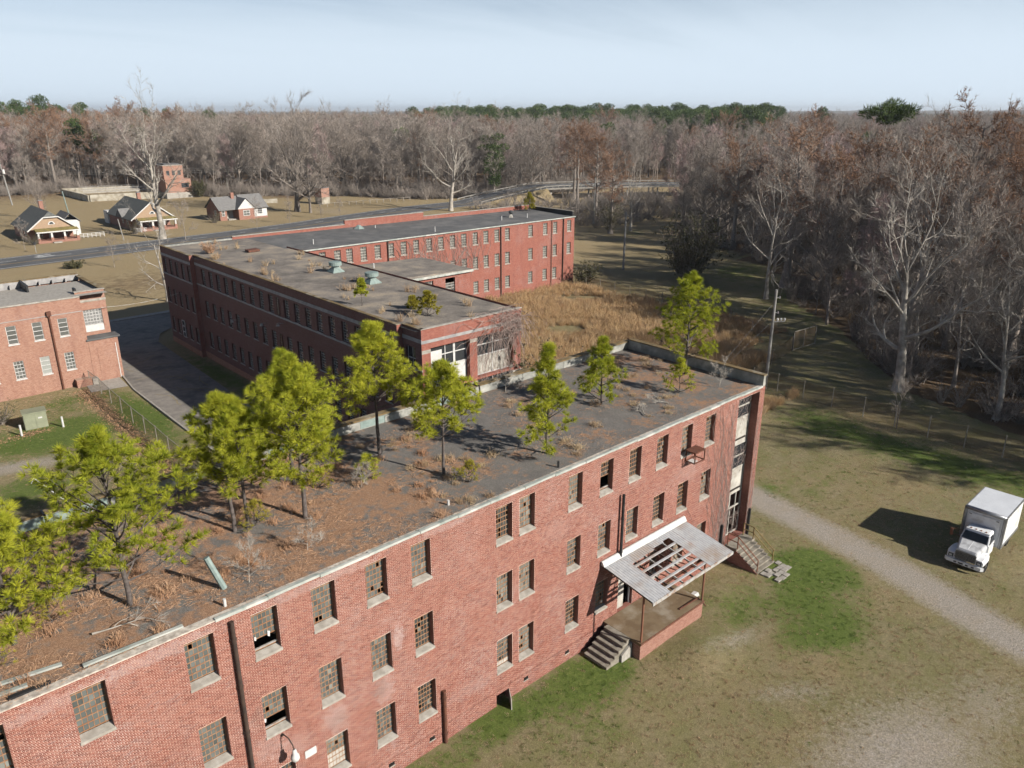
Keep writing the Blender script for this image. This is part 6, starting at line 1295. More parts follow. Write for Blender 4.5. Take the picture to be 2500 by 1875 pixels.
for k, (x, y, z, h, w_, m_, lab) in enumerate(((38.9, 53.9, 12.95, 2.0, 1.9, 'needle_y', 'bushy yellow-green pine on the roof above the porch windows'), (36.6, 61.0, 12.95, 2.3, 0.9, 'needle', 'thin pine sapling near the edge of the shaded wall roof'), (99.3, 104.5, 12.5, 3.2, 2.4, 'needle_y', 'yellow-green pine at the far right roof corner'), (39.5, 57.0, 12.95, 0.9, 0.8, 'needle_y', 'small yellow sapling beside the bushy roof pine'))):
    T, C = gen_pine(330+k, h, w_, 0.06 if k != 1 else 0.45, 0, 34, 1.0, 0.28, 0.045); plant('pine_tree', T, C, M['bark_pine'], [M['bark_pine'], M[m_]], lab, 'pine tree', (x, y, z))
# bare saplings on the roof
for k, (x, y, h, lab) in enumerate(((43.3, 26.8, 2.2, 'bare twiggy sapling near the right roof corner'), (32.0, 35.9, 2.1, 'slim white sapling stem by the back parapet'), (9.9, 26.5, 2.0, 'leaning bare sapling beside the broken green pipe'), (17.6, 30.6, 1.4, 'small bare sapling beside the tall middle pine'), (12.8, 27.1, 1.5, 'thin bare sapling near the eave left of the middle'), (33.0, 35.6, 1.0, 'bare tangle of branches by the back parapet'))):
    T, C = gen_bare(400+k, h, 0.022, 0.3, h*0.38, 6, 4, 4, 6, 0.010, 0.3, 0.2); plant('bare_sapling', T, C, M['bark_pale'], [M['bark_pale'], M['twig_pale']], lab, 'sapling', (x, y, ROOF))
# dry grass clumps on the near roof, needle litter
gm_protos = [gen_clump(500+i, 0.36, 0.75, 95, 0.012, 1.3) for i in range(4)]
gr = random.Random(17); first = [None]*4
def clumps(n, xr, yr, z, hs, name, label, group, mat_, protos, avoid=None):
    fm = [None]*len(protos)
    for k in range(n):
        if k % 6 == 0 or gr.random() < 0.2: cx_, cy__ = gr.uniform(*xr), gr.uniform(*yr)
        x = min(max(cx_+gr.gauss(0, 0.75), xr[0]), xr[1]); y = min(max(cy__+gr.gauss(0, 0.6), yr[0]), yr[1])
        if avoid and avoid(x, y): continue
        i = gr.randrange(len(protos))
        if fm[i] is None: o = protos[i].build(name, mat_); fm[i] = o.data
        else: o = link(name, fm[i])
        s_ = gr.uniform(*hs); o.location = (x, y, z); o.rotation_euler = (0, 0, gr.uniform(0, 6)); o.scale = (s_*1.25, s_*1.25, s_); tag(o, label, 'grass clump', group)
clumps(105, (20, 45.2), (25.5, 36.2), ROOF, (0.3, 1.3), 'grass_clump', 'dry tan grass clump on the gravel of the pine roof', 'dry grass clumps on the pine roof', M['straw'], gm_protos)
clumps(110, (1, 24), (25.5, 34.0), ROOF, (0.3, 1.2), 'grass_clump', 'dry reddish grass clump in the pine straw of the roof', 'dry grass clumps in the pine straw', M['litter'], gm_protos)
tall = [gen_clump(520+i, 0.9, 0.7, 40, 0.022, 0.5) for i in range(3)]
clumps(85, (35.4, 45.5), (51, 92), 12.96, (0.4, 1.2), 'grass_clump', 'tall dry grass tuft on the long grey roof', 'grass tufts on the long grey roof', M['straw'], tall, lambda x, y: gr.random() < (0.0 if x < 40 else 0.55))
clumps(14, (36, 44), (93, 105), 12.95, (0.4, 1.0), 'grass_clump', 'dry grass tuft at the far corner of the grey roof', 'grass tufts at the far roof corner', M['straw'], tall)
T, C = gen_shrub(540, 1.5, 2.2, 40, 3, 0.05, 0.02, 0.2); plant('dead_shrub', T, C, M['bark'], [M['bark'], M['litter']], 'rust-brown dead shrub on the far corner of the grey roof', 'shrub', (37.3, 98.0, 12.95))
lr = random.Random(31); mb = MB()
for k in range(26000):
    x = 0.5+lr.betavariate(1.0, 1.9)*44; y = lr.uniform(25.15, 36.7)
    if math.sin(x*0.9+1.3*math.sin(y*0.7))+math.sin(y*1.3+x*0.35) < (0.15 if x > 16 else -0.6): continue
    a = lr.uniform(0, 6.28); d = Vector((math.cos(a), math.sin(a), lr.uniform(0.02, 0.35))).normalized(); sliver(mb, Vector((x, y, ROOF+0.012)), d, lr.uniform(0.12, 0.34), 0.016, lr)
tag(mb.build('pine_straw', M['litter']), 'rust-brown pine straw strewn over the gravel roof', 'litter', kind='stuff')
fl = random.Random(6)
for k, (x, y, lab) in enumerate(((4.6, 27.0, 'grey fallen branch with twigs under the widest pine'), (35.8, 27.3, 'pale fallen branch on the bare roof gravel'), (38.2, 27.6, 'short dark stick lying near the right roof eave'))):
    T, C = gen_bare(560+k, 2.4 if k == 0 else 1.3, 0.04, 0.3, 0.9 if k == 0 else 0.4, 5, 3, 3, 3, 0.012, 0.25, 0.2); t = plant('fallen_branch', T, C, M['bark_pale'], [M['bark_pale'], M['twig_pale']], lab, 'branch', (x, y, ROOF+0.1)); t.rotation_euler = (R(84), 0, R(70+70*k))
# --- vines on the right end of the front wall and on the porch corner
vr = random.Random(44); mb = MB()
for k in range(95):
    x = vr.choice((vr.uniform(40.6, 42.9), vr.uniform(45.5, 46.0), vr.uniform(42.0, 42.95))); z = vr.uniform(0.5, 2.0) if vr.random() < 0.7 else vr.uniform(2, 9); p = Vector((x, Y0-0.03, z)); d = Vector((vr.uniform(-0.25, 0.25), 0, 1)).normalized(); n_ = vr.randint(6, 26)
    for i in range(n_):
        d = (d+Vector((vr.gauss(0, 0.22), 0, 0.10))).normalized(); q = p+d*0.4
        if q.z > 12.3 or q.x > 46.05: break
        if 42.95 < q.x < 45.44: d.x = -abs(d.x); q.x = min(q.x, 42.93) if p.x < 43 else max(q.x, 45.5)
        mb.tube(p, q, 0.010, 0.008, 3)
        if vr.random() < 0.5: sliver(mb, q, Vector((vr.uniform(-1, 1), -0.1, vr.uniform(-0.3, 1))).normalized(), vr.uniform(0.2, 0.6), 0.02, vr)
        p = q
for k in range(170):         # tangle hanging in the glazed stair bay
    z0 = vr.choice((vr.uniform(10.4, 12.0), vr.uniform(6.6, 8.2), vr.uniform(1.4, 3.3))); p = Vector((vr.uniform(43.0, 45.3), Y0+0.5+vr.uniform(-0.05, 0.05), z0)); d = rv(vr); d.y *= 0.1; d.normalize()
    for i in range(5):
        d = (d+rv(vr)*0.5); d.y *= 0.1; d.normalize(); q = p+d*0.16; q.x = min(max(q.x, 42.98), 45.4); mb.tube(p, q, 0.009, 0.008, 3); p = q
tag(mb.build('wall_vine', M['vine']), 'leafless vines climbing the brick around the right stair bay', 'vine')
mb = MB()
for k in range(210):
    x = 40.6+6.2*vr.betavariate(2.2, 1.3); p = Vector((x, 49.85+vr.uniform(-0.15, 0.05), vr.uniform(11.4, 13.3))); d = Vector((vr.uniform(-1, 1), vr.uniform(-0.2, 0.1), vr.uniform(-1.1, 0.4))).normalized()
    for i in range(vr.randint(5, 12)):
        d = (d+rv(vr)*0.45+Vector((0, 0, -0.12))); d.y *= 0.3; d.normalize(); q = p+d*0.3; q.z = min(q.z, 13.6); q.y = min(q.y, 49.94); mb.tube(p, q, 0.018, 0.014, 3)
        p = q
for k in range(70):
    p = Vector((vr.uniform(41.2, 46.4), 50.35 if vr.random() < 0.5 else 49.88, vr.uniform(8.5, 12))); d = Vector((0, 0, -1))
    for i in range(vr.randint(6, 14)): d = (d+Vector((vr.gauss(0, 0.3), 0, -0.15))).normalized(); q = p+d*0.35; mb.tube(p, q, 0.016, 0.012, 3); p = q
tag(mb.build('wall_vine', M['vine']), 'thick tangle of dead vines over the porch corner of the far wing', 'vine')
mb = MB()
for k in range(120):
    x = vr.choice((66, 68, 71, 75, 78))+vr.gauss(0, 1.2); p = Vector((x, BV-0.06, vr.uniform(5, 8))); d = Vector((vr.uniform(-0.5, 0.5), 0, 1)).normalized()
    for i in range(vr.randint(5, 12)):
        d = (d+Vector((vr.gauss(0, 0.35), 0, 0.1))).normalized(); q = p+d*0.55
        if q.z > 12.2: break
        mb.tube(p, q, 0.022, 0.018, 3); p = q
tag(mb.build('wall_vine', M['vine']), 'fan of bare vines on the far sunlit brick wall', 'vine')

# ------------------------------------------------------------------ scatter of what nobody could count
def scatter(name, protos, pts, label, cat):
    """protos: list of (mesh); pts: x, y, z, rot, scale, index"""
    col = bpy.data.collections.new(name+'_kinds')
    for i, me_ in enumerate(protos): col.objects.link(bpy.data.objects.new('%s_kind_%02d' % (name, i), me_))
    P_ = np.array([(p[0], p[1], p[2]) for p in pts], dtype=np.float32); me_ = bpy.data.meshes.new(name); me_.vertices.add(len(P_)); me_.vertices.foreach_set('co', P_.ravel())
    for nm, ty, ix in (('rot', 'FLOAT', 3), ('scl', 'FLOAT', 4), ('kind_index', 'INT', 5)):
        at_ = me_.attributes.new(nm, ty, 'POINT'); at_.data.foreach_set('value', np.array([p[ix] for p in pts], dtype=np.float32 if ty == 'FLOAT' else np.int32))
    o = link(name, me_); g = bpy.data.node_groups.new(name, 'GeometryNodeTree')
    g.interface.new_socket('Geometry', in_out='INPUT', socket_type='NodeSocketGeometry'); g.interface.new_socket('Geometry', in_out='OUTPUT', socket_type='NodeSocketGeometry')
    gi, go = g.nodes.new('NodeGroupInput'), g.nodes.new('NodeGroupOutput'); ip = g.nodes.new('GeometryNodeInstanceOnPoints'); ci = g.nodes.new('GeometryNodeCollectionInfo')
    ci.inputs['Collection'].default_value = col; ci.inputs['Separate Children'].default_value = True; ci.inputs['Reset Children'].default_value = True; ip.inputs['Pick Instance'].default_value = True
    def attr(nm, ty): a = g.nodes.new('GeometryNodeInputNamedAttribute'); a.data_type = ty; a.inputs['Name'].default_value = nm; return a.outputs[0]
    cx = g.nodes.new('ShaderNodeCombineXYZ'); g.links.new(attr('rot', 'FLOAT'), cx.inputs[2])
    g.links.new(gi.outputs[0], ip.inputs['Points']); g.links.new(ci.outputs[0], ip.inputs['Instance']); g.links.new(attr('kind_index', 'INT'), ip.inputs['Instance Index']); g.links.new(cx.outputs[0], ip.inputs['Rotation']); g.links.new(attr('scl', 'FLOAT'), ip.inputs['Scale']); g.links.new(ip.outputs[0], go.inputs[0])
    o.modifiers.new('scatter', 'NODES').node_group = g
    return tag(o, label, cat, kind='stuff')
def mesh_of(mbs, mats, nm):
    A = MB(); 
    for mb_, shift in mbs:
        k = len(A.v); A.v += mb_.v; A.f += [tuple(i+k for i in f) for f in mb_.f]; A.m += [m_+shift for m_ in mb_.m]
    me_ = bpy.data.meshes.new(nm); me_.from_pydata(A.v, [], A.f)
    for m_ in mats: me_.materials.append(m_)
    me_.polygons.foreach_set('material_index', A.m); me_.update(); return me_
sr = random.Random(77)
# tall dry grass of the courtyard
tg = [mesh_of([(gen_clump(600+i, 1.5, 1.6, 60, 0.035, 0.45), 0)], [M['straw_red'] if i < 2 else M['straw']], 'tall_grass') for i in range(3)]
pts = []
while len(pts) < 9000:
    x, y = sr.uniform(47, 101), sr.uniform(38, 95)
    if x < 56.8 and 68.8 < y < 79: continue
    if y < 47 and x > 78: continue
    if x > 88 and y < 52: continue
    d_ = math.sin(x*0.31+0.7*math.sin(y*0.23))+math.sin(y*0.37+x*0.11)
    if d_ < -1.55 or (x > 92 and sr.random() < 0.3): continue
    pts.append((x, y, -0.02, sr.uniform(0, 6.28), sr.uniform(0.45, 1.15)*(0.75 if d_ < -0.3 else 1.0), sr.choice((0, 0, 1, 1, 2))))
scatter('tall_grass', tg, pts, 'tall dry broomsedge grass filling the courtyard', 'grass')
# short tufts over the lawns near the wing
sg_ = [mesh_of([(gen_clump(620+i, 0.08, 0.6, 26, 0.02, 0.9), 0)], [M['straw'] if i < 2 else M['grass']], 'lawn_tuft') for i in range(4)]
zg = np.clip(green, 0, 1.2); pts = []
def zone_at(A, x, y): return A[min(np.searchsorted(gy, y), ny-1), min(np.searchsorted(gx, x), nx-1)]
while len(pts) < 11000:
    x = sr.uniform(14, 78); y = sr.uniform(4, 46 if x > 47 else 24.7)
    if zone_at(gravel, x, y) > sr.uniform(0.15, 0.7): continue
    if 30 < x < 36.5 and y > 22.1: continue
    if 42.9 < x < 45.6 and y > 20.8: continue
    g_ = zone_at(zg, x, y); pts.append((x, y, zone_at(GZ, x, y), sr.uniform(0, 6.28), sr.uniform(0.35, 0.95), sr.choice((2, 3)) if sr.random() < g_*0.85+0.05 else sr.choice((0, 1))))
scatter('lawn_grass', sg_, pts, 'short patchy winter lawn grass around the wing', 'grass')
pts = []
while len(pts) < 5000:
    x, y = sr.uniform(5, 23.4), sr.uniform(60, 95); g_ = zone_at(zg, x, y)
    if zone_at(gravel, x, y) > 0.5: continue
    pts.append((x, y, 0.0, sr.uniform(0, 6.28), sr.uniform(0.4, 0.9), sr.choice((2, 3)) if sr.random() < g_ else sr.choice((0, 1))))
scatter('yard_grass', sg_, pts, 'short grass and dry leaves of the left yard', 'grass')

# fallen leaves: thick along the left fence, thin over the lawns
lr = random.Random(53); mb = MB()
def leaf_(x, y, z=0.03):
    a = lr.uniform(0, 6.28); d = Vector((math.cos(a), math.sin(a), lr.uniform(0.0, 0.3))).normalized(); sliver(mb, Vector((x, y, z)), d, lr.uniform(0.08, 0.15), 0.09, lr)
for k in range(3000): leaf_(19.15+lr.gauss(0, 0.65), lr.uniform(64, 94))
for k in range(350): leaf_(lr.uniform(8, 19), lr.uniform(78, 95))
for k in range(400): leaf_(12+lr.gauss(0, 1.6), 83.5+lr.gauss(0, 0.5))
tag(mb.build('fallen_leaves', M['litter']), 'brown fallen leaves drifted along the left fence', 'leaves', kind='stuff')
mb = MB()
for k in range(260):
    x, y = lr.uniform(16, 66), lr.uniform(6, 24.4)
    leaf_(x, y, zone_at(GZ, x, y)+0.03)
tag(mb.build('fallen_leaves', M['straw']), 'pale flecks of fallen leaves on the lawn below the wing', 'leaves', kind='stuff')
HAZE = 0.00011
# ------------------------------------------------------------------ woods
K = {}
def kind(nm, gen, tm, cm): K[nm] = (*gen, tm, cm)
GREY = ([M['bark']], [M['bark'], M['twig']]); PINK = ([M['bark']], [M['bark'], M['twig_pink']]); RUST = ([M['bark']], [M['bark'], M['twig_rust']]); PALE = ([M['bark_pale']], [M['bark_pale'], M['twig_pale']])
kind('tall_a', gen_bare(701, 23, 0.24, 0.22, 5.4, 14, 7, 6, 9, 0.036, 1.3, 0.17, 0, 0.75), *GREY)
kind('tall_b', gen_bare(702, 21, 0.22, 0.16, 5.6, 14, 7, 6, 9, 0.036, 1.3, 0.2, 0, 0.85), *GREY)
kind('tall_c', gen_bare(703, 24, 0.22, 0.28, 4.8, 14, 7, 6, 9, 0.036, 1.4, 0.16, 0, 0.65), *GREY)
kind('broad_a', gen_bare(704, 20, 0.48, 0.2, 9.5, 12, 8, 7, 9, 0.036, 1.3, 0.16, 0.0, 1.0), *GREY)
kind('broad_b', gen_bare(705, 18, 0.42, 0.18, 8.5, 12, 8, 7, 9, 0.036, 1.2, 0.2, 0.0, 1.1), *GREY)
kind('pink', gen_bare(706, 19, 0.24, 0.3, 5.4, 12, 7, 6, 9, 0.05, 1.1, 0.15, 0, 0.75), *PINK)
kind('cyp_a', gen_cypress(711, 24, 0.55, 7.0), *RUST); kind('cyp_b', gen_cypress(712, 22, 0.5, 6.2), *RUST)
kind('pale', gen_bare(713, 20, 0.42, 0.22, 8.0, 9, 6, 5, 5, 0.03, 1.0, 0.26, -0.01, 1.05), *PALE)
kind('pale_b', gen_bare(719, 19, 0.36, 0.26, 6.5, 9, 6, 5, 5, 0.03, 1.0, 0.28, -0.01, 0.85), *PALE)
kind('far_pine', gen_farpine(714, 27, 4.2, 9.0, 34, 70), [M['bark']], [M['bark'], M['needle_far']]); kind('far_pine_b', gen_farpine(715, 24, 3.4, 8, 28, 70), [M['bark']], [M['bark'], M['needle_far']])
kind('giant', gen_bare(717, 20.5, 0.62, 0.25, 8.6, 9, 6, 5, 6, 0.035, 1.0, 0.24, -0.01, 1.0), [M['bark_pale']], [M['bark_pale'], M['twig_pale']]); kind('oak', gen_bare(718, 20.5, 0.75, 0.14, 10.5, 14, 9, 7, 9, 0.036, 1.2, 0.15, 0.0, 0.95), *GREY)
kind('young', gen_bare(716, 11, 0.11, 0.15, 3.4, 9, 5, 5, 5, 0.03, 0.9, 0.2, 0, 0.8), *GREY)
TREE = {}
def plant_kind(k, label, loc, rot, s_, group=None, name='bare_tree', cat='tree'):
    T, C, tm, cm = K[k]
    if k not in TREE:
        t = thing(name, label, cat, loc, rot, group); t.scale = (s_,)*3; a = T.build('trunk', tm, t, smooth=True); b_ = C.build('crown', cm, t); TREE[k] = (a.data, b_.data); return t
    t = thing(name, label, cat, loc, rot, group); t.scale = (s_,)*3; link('trunk', TREE[k][0], t); link('crown', TREE[k][1], t); return t
# trees that stand apart
SOLO = [
 ('giant', (64.9, 200.0, 0), 1.36, 'huge pale bare tree standing alone at the roadside', 'bare_tree'),
 ('young', (68.5, 194.6, 0), 0.95, 'small bare tree right of the huge pale roadside tree', 'bare_tree'),
 ('young', (44.6, 169.0, 0), 0.62, 'little bare tree alone on the dry verge before the road', 'bare_tree'),
 ('oak', (115.6, 227.4, 0), 1.30, 'big spreading grey tree left of the brick shed', 'bare_tree'),
 ('broad_b', (117.0, 221.7, 0), 1.05, 'smaller spreading tree just left of the brick shed', 'bare_tree'),
 ('giant', (152.3, 196.5, 0), 1.2, 'gnarled pale half-dead tree leaning at the roadside bend', 'bare_tree'),
 ('oak', (126.8, 296.0, 0), 1.2, 'wide bare tree behind the white cottage', 'bare_tree'),
 ('cyp_a', (205.2, 193, 0), 1.0, 'rust-crowned cypress leftmost by the bridge approach', 'cypress_tree'),
 ('cyp_a', (194.5, 181.4, 0), 1.02, 'tallest broad rust-crowned cypress by the bridge approach', 'cypress_tree'),
 ('cyp_b', (165.0, 146.8, 0), 1.03, 'rust-brown cypress in front of the bridge piles', 'cypress_tree'),
 ('cyp_b', (153.5, 131.1, 0), 0.86, 'cypress wrapped in vines at the far clearing edge', 'cypress_tree'),
 ('pale', (160.8, 130.6, 0), 0.85, 'pale dead-looking tree beside the vine-wrapped cypress', 'bare_tree'),
 ('giant', (87.8, 31.4, 0), 1.02, 'big white-limbed sycamore nearest the right fence', 'bare_tree'),
 ('young', (76.4, 26.8, 0), 0.55, 'small twiggy bare tree growing on the right fence line', 'bare_tree'),
 ('tall_a', (93.9, 27.6, 0), 0.95, 'leaning straight trunk right of the white sycamore', 'bare_tree'),
 ('tall_b', (99.8, 24.7, 0), 0.95, 'slim dark tree farther right behind the fence', 'bare_tree'),
 ('tall_a', (109.2, 50.6, 0), 0.85, 'slim bare tree at the shaded lawn behind the mesh gate', 'bare_tree'),
 ('pale', (117.5, 65.5, 0), 1.0, 'tall pale twisted tree at the wood edge above the roof pine', 'bare_tree'),
 ('cyp_a', (128.0, 68.0, 0), 1.12, 'great rust-crowned cypress, first of the right wood', 'cypress_tree'),
 ('cyp_b', (142.0, 62.0, 0), 1.10, 'rust-crowned cypress second along the right wood', 'cypress_tree'),
 ('cyp_a', (126.0, 47.0, 0), 1.02, 'rust-crowned cypress third along the right wood, lower', 'cypress_tree'),
 ('cyp_b', (118.0, 37.0, 0), 1.0, 'rust-crowned cypress near the right picture edge', 'cypress_tree'),
 ('cyp_a', (134.0, 38.0, 0), 1.05, 'rust-crowned cypress behind the right edge cypress', 'cypress_tree'),
]
solo_xy = []
for k, loc, s_, lab, nm in SOLO:
    plant_kind(k, lab, loc, sr.uniform(0, 6.28), s_, None, nm, 'tree'); solo_xy.append(loc[:2])
T, C = gen_farpine(730, 31.5, 5.0, 3.6, 40, 110, 0.3, 0.16, 0.22)
plant('pine_tree', T, C, [M['bark']], [M['bark'], M['needle_far']], 'tall flat-topped pine rising above the right wood skyline', 'pine tree', (167.0, 71.0, 0), 0, 1.0)
T, C = gen_farpine(731, 22.5, 4.2, 17.5, 46, 80); plant('pine_tree', T, C, [M['bark']], [M['bark'], M['needle_far']], 'full green pine standing in the grey wood beyond the roof', 'pine tree', (190.0, 219.0, 0))
for k, (u, v, h, lab) in enumerate(((92, 352, 22, 'round dark pine crown in the left wood beside the rusty trees'), (165, 372, 24, 'dark pine crown in the wood left of the middle'), (60, 420, 27, 'dark green pine at the left end of the wood'), (120, 380, 23, 'dark pine crown half hidden behind the huge pale tree'))):
    T, C = gen_farpine(735+k, h, 4.2, 8.0, 26, 80); plant('pine_tree', T, C, [M['bark']], [M['bark'], M['needle_far']], lab, 'pine tree', (u, v, 0))
T, C = gen_shrub(741, 5.5, 5.0, 60, 14, 0.22, 0.04, 0.4); plant('evergreen_shrub', T, C, [M['bark']], [M['bark'], M['needle_dark']], 'dark evergreen cedar beside the pump house', 'shrub', (109.5, 291, 0))
def vine_bush(loc, h, w_, lab, sd, leaf=9, m_='needle_dark', n=46, lw=0.13):
    T, C = gen_shrub(sd, h, w_, n, leaf, lw, 0.05, 0.3); plant('vine_thicket', T, C, M['bark'], [M['vine'], M[m_]], lab, 'shrub', loc)
vine_bush((120.5, 83.5, 0), 11.5, 11.0, 'dark vine-covered thicket in the middle of the clearing', 742, 9, 'needle_dark', 130, 0.2)
vine_bush((153.6, 131.5, 0), 8.0, 4.0, 'dark vines swallowing the cypress trunk', 743, 9)
vine_bush((102.6, 93.0, 0), 4.2, 4.5, 'leafy vine heap against the right end of the far wing', 744, 7)
vine_bush((47.6, 49.0, 0), 9.0, 3.0, 'green-brown vines climbing behind the porch corner', 745, 8)
vine_bush((39.0, 211.0, 0), 3.2, 4.8, 'bare bush tangled at the corner of the leftmost bungalow', 746, 0)
vine_bush((62.4, 213.0, 0), 3.6, 4.0, 'bare bush tangled beside the second bungalow', 747, 0)
vine_bush((86.0, 220.0, 0), 3.6, 5.0, 'grey bare bush tangled left of the cottage', 748, 0)
vine_bush((38.5, 173.5, 0), 1.8, 5.0, 'low dark green shrub on the verge before the road', 749, 9)
vine_bush((10.2, 88.5, 0), 2.6, 4.0, 'pale leaning bare branches beside the transformer cabinet', 750, 0)
plant_kind('pale', 'bare tree leaning out behind the far corner of the shaded wall', (42.0, 131.5, 0), 2.0, 0.66)
# far bare trees near the houses
for k, (x, y, s_, lab) in enumerate(((36.0, 205, 0.6, 'bare yard tree left of the leftmost bungalow'), (46.5, 236, 1.1, 'bare tree rising behind the leftmost bungalow roof'), (52.0, 262, 1.2, 'bare tree in the field behind the two bungalows'), (90.0, 201, 0.7, 'dark small tree at the roadside before the cottage'), (101, 204, 0.62, 'thin roadside tree right of the cottage'), (113, 208, 0.6, 'thin roadside tree before the brick shed'), (120, 209, 0.5, 'low roadside sapling beyond the shed'))):
    plant_kind('young', lab, (x, y, 0), sr.uniform(0, 6), s_); solo_xy.append((x, y))
# wood trees: near ones one by one, the rest as one mass
road_pts = [(p.x, p.y) for p in RP]
def blocked(x, y):
    if min((x-a)**2+(y-b_)**2 for a, b_ in road_pts) < 11**2: return True
    if 95 < x < 110 and 288 < y < 304: return True
    if 73 < x < 101 and 295 < y < 336: return True
    if x < 56 and y < 330: return True
    return any((x-a)**2+(y-b_)**2 < 14 for a, b_ in solo_xy)
def in_wood(x, y): return bool(f_left(x, y)) or bool(f_right(x, y))
pts_w = []; cell = {}
def try_add(x, y, sep):
    ci, cj = int(x//sep), int(y//sep)
    for i in (-1, 0, 1):
        for j in (-1, 0, 1):
            for (a, b_) in cell.get((ci+i, cj+j), ()):
                if (a-x)**2+(b_-y)**2 < sep*sep: return False
    cell.setdefault((ci, cj), []).append((x, y)); return True
A0, A1 = R(-26), R(86)
for (d0, d1, sep, tries) in ((60, 230, 6.0, 12000), (230, 520, 7.0, 22000), (520, 1150, 10.5, 30000)):
    cell = {}
    for _ in range(tries):
        d_ = math.sqrt(sr.uniform(d0*d0, d1*d1)); a = sr.uniform(A0, A1); x, y = d_*math.cos(a), d_*math.sin(a)
        if a < R(5) and d_ > 200: continue
        if not in_wood(x, y) or blocked(x, y): continue
        if x < 84 and y < 300: continue
        if try_add(x, y, sep): pts_w.append((x, y, d_))
cell = {}
pine_xy = []
for _ in range(9000):
    d_ = sr.uniform(600, 800); a = R(sr.uniform(29.5, 53)); x, y = d_*math.cos(a), d_*math.sin(a)
    if try_add(x, y, 8.0): pine_xy.append((x, y))
def pick(x, y, d_):
    n = math.sin(x*0.021+1.7)+math.sin(y*0.017+x*0.009)+math.sin((x-y)*0.013)
    q = sr.random(); left = bool(f_left(x, y)) and x < 210
    an = math.degrees(math.atan2(y, x)); pine_zone = (640 < d_ < 960 and 29.5 < an < 53 + 2*math.sin(d_*0.02)) or (430 < d_ < 640 and 30 < an < 37.5) or (600 < d_ < 800 and 75.5 < an < 82 and sr.random() < 0.6)
    if pine_zone and q < 0.9: return sr.choice(('far_pine', 'far_pine_b'))
    if q < 0.008 and d_ > 240: return 'far_pine_b'
    rust = 0.02+0.08*(n > 0.55)+(0.30 if left and n > 0.0 and d_ > 300 else 0)
    if q < rust: return sr.choice(('cyp_a', 'cyp_b'))
    if q < rust+0.10*(d_ > 180)+0.02: return 'pink'
    if sr.random() < (0.30 if d_ < 200 else 0.12): return 'young'
    if sr.random() < (0.16 if d_ < 170 else 0.05): return 'pale_b'
    return sr.choice(('tall_a', 'tall_b', 'tall_c', 'broad_a', 'broad_b', 'tall_b'))
pts_w.sort(key=lambda p: p[2])
rest = []; count = 0
order = sorted(K.keys()); proto_me = []
for nm in order:
    T, C, tm, cm = K[nm]; proto_me.append(mesh_of([(T, 0), (C, len(tm))], list(tm)+list(cm), 'wood_tree'))
LAB = {'cyp': ('rust-crowned cypress crowded in the right wood', 'rust-crowned cypresses in the wood'), 'pin': ('reddish-twigged bare tree in the winter wood', 'reddish-twigged trees in the wood'), 'tal': ('bare tall grey tree crowded in the winter wood', 'tall grey trees in the wood'), 'bro': ('bare spreading grey tree crowded in the winter wood', 'spreading grey trees in the wood'), 'pal': ('pale-limbed bare tree crowded in the winter wood', 'pale-limbed trees in the wood'), 'you': ('slender young bare tree in the winter wood', 'young bare trees in the wood'), 'far': ('green pine crowded in the winter wood', 'pines in the wood')}
for (x, y, d_) in pts_w:
    k = pick(x, y, d_); s_ = sr.triangular(0.74, 1.28, 1.0)*(0.97 if d_ < 200 else (1.08 if bool(f_left(x, y)) and x < 210 else 1.0)); rot = sr.uniform(0, 6.28); ang = math.atan2(y, x)
    if k[:3] == 'far' and d_ > 520: s_ *= 1.05
    if count < 200 and d_ < 330 and R(13) < ang < R(83):
        lab, grp = LAB[k[:3]]; plant_kind(k, lab, (x, y, 0), rot, s_, grp, 'cypress_tree' if k[:3] == 'cyp' else ('pine_tree' if k[:3] == 'far' else 'bare_tree')); count += 1
    else: rest.append((x, y, 0.0, rot, s_, order.index(k)))
for (x, y) in pine_xy: rest.append((x, y, 0.0, sr.uniform(0, 6.28), sr.triangular(0.85, 1.25, 1.05), order.index(sr.choice(('far_pine', 'far_pine_b')))))
print('wood trees', len(pts_w), 'single', count)
scatter('woodland', proto_me, rest, 'winter woodland stretching to the horizon', 'woodland')
# undergrowth at the wood edges
ug = [mesh_of([(a, 0), (c_, 1)], [M['bark'], M['bark'], M['twig']], 'brush') for a, c_ in (gen_shrub(760, 2.6, 4.0, 26, 0, 0, 0.03), gen_shrub(761, 1.8, 3.2, 24, 0, 0, 0.03), gen_shrub(762, 3.6, 3.0, 22, 0, 0, 0.03))]
pts = []
while len(pts) < 2300:
    d_ = sr.uniform(78, 330); a = sr.uniform(R(8), R(84)); x, y = d_*math.cos(a), d_*math.sin(a)
    if not in_wood(x, y) or blocked(x, y) or x < 79.5: continue
    pts.append((x, y, 0, sr.uniform(0, 6.28), sr.uniform(0.6, 1.7), sr.randrange(3)))
while len(pts) < 3500:          # the ragged front of the left wood
    x = sr.uniform(40, 260); y = float(np.interp(x, [p[0] for p in TL_L], [p[1] for p in TL_L]))+sr.uniform(-5, 12)
    if not blocked(x, y): pts.append((x, y, 0, sr.uniform(0, 6.28), sr.uniform(0.6, 1.9), sr.randrange(3)))
while len(pts) < 3900:          # brush round the bridge
    x, y = sr.uniform(158, 225), sr.uniform(138, 196)
    if not blocked(x, y): pts.append((x, y, 0, sr.uniform(0, 6.28), sr.uniform(0.6, 1.8), sr.randrange(3)))
scatter('undergrowth', ug, pts, 'tangled bare undergrowth along the wood edges', 'undergrowth')
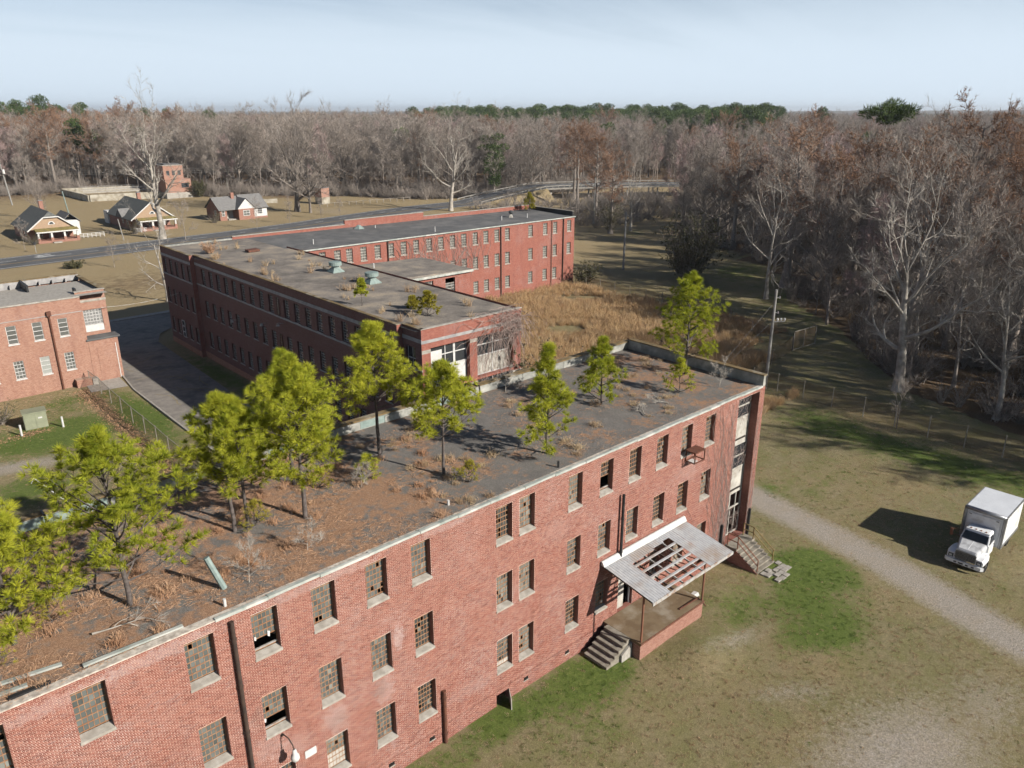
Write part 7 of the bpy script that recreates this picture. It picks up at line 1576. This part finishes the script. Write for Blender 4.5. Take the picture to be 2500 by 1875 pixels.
# the far country: wooded swells fading to the horizon
fx = np.linspace(-40, 1, 2); rs = np.random.RandomState(3)
ang = np.linspace(R(-2), R(96), 200); dist = np.array([1080, 1200, 1350, 1550, 1800, 2150, 2600, 3200, 4000, 5200, 7000, 9500])
AA, DD = np.meshgrid(ang, dist); Xf, Yf = DD*np.cos(AA), DD*np.sin(AA)
Zf = 11+2.2*np.sin(Xf*0.011)+2.0*np.sin(Yf*0.013+Xf*0.004)+rs.uniform(-2.5, 2.5, Xf.shape)
Zf = Zf + np.clip((DD-2500)/6000, 0, 1)*(6+9*np.sin(AA*3.1+0.6)+5*np.sin(AA*9))
Zf[0] = -1
a_, d_n = len(ang), len(dist); V = np.stack([Xf.ravel(), Yf.ravel(), Zf.ravel()], 1); ii = (np.arange(d_n-1)[:, None]*a_+np.arange(a_-1)[None]).ravel(); F = np.stack([ii, ii+1, ii+a_+1, ii+a_], 1)[:, ::-1]
hm, nt, b = new_mat('far_woods'); b.inputs['Roughness'].default_value = 1.0; b.inputs['Specular IOR Level'].default_value = 0.0
c = ramp(nt, noise(nt, 0.006, 6, 0.6), [(0.38, (0.12, 0.095, 0.08)), (0.50, (0.15, 0.11, 0.085)), (0.58, (0.05, 0.065, 0.035)), (0.7, (0.06, 0.075, 0.04))]); c = mix(nt, 1.0, c, ramp(nt, noise(nt, 0.06, 5, 0.7), [(0.3, 0.6), (0.7, 1.3)]), 'MULTIPLY'); lk(nt, c, b.inputs['Base Color'])
tag(link('hills', np_mesh('hills', V, F, hm)), kind='structure')
# ------------------------------------------------------------------ the air
hz_ = MB(); hz_.box(-900, 13500, -900, 13500, -8, 75)
vm = bpy.data.materials.new('air'); vm.use_nodes = True; nt = vm.node_tree; nt.nodes.clear(); pv = N_(nt, 'ShaderNodeVolumePrincipled'); pv.inputs['Color'].default_value = (0.80, 0.87, 0.95, 1); pv.inputs['Density'].default_value = HAZE; pv.inputs['Anisotropy'].default_value = 0.2
oo = N_(nt, 'ShaderNodeOutputMaterial'); lk(nt, pv.outputs[0], oo.inputs['Volume'])
if HAZE: tag(hz_.build('haze', vm), 'thin pale winter haze over the countryside', 'haze', kind='stuff')

# ------------------------------------------------------------------ overall tone of the painted and built surfaces
KEEP = ('needle', 'twig', 'vine', 'straw', 'grass', 'litter', 'pine_straw', 'cypress', 'dead_vines', 'dry', 'short', 'ground', 'gravel_roof', 'bark', 'pale_bark', 'air', 'dirty', 'leaves', 'far_woods', 'broomsedge', 'weathered_roof', 'tar')
for m in bpy.data.materials:
    if any(k in m.name for k in KEEP) or not m.use_nodes: continue
    nt = m.node_tree; b = next((n for n in nt.nodes if n.type == 'BSDF_PRINCIPLED'), None)
    if b is None: continue
    k = 0.68 if m.name.startswith('white_paint') else 0.9 if ('white' in m.name or 'lamp' in m.name) else (0.60 if 'brick' in m.name or 'mortar' in m.name else 0.66)
    i = b.inputs['Base Color']
    if i.links:
        src = i.links[0].from_socket; lk(nt, mix(nt, 1.0, src, (k, k, k), 'MULTIPLY'), i)
    else: i.default_value = tuple(c*k for c in i.default_value[:3]) + (1,)
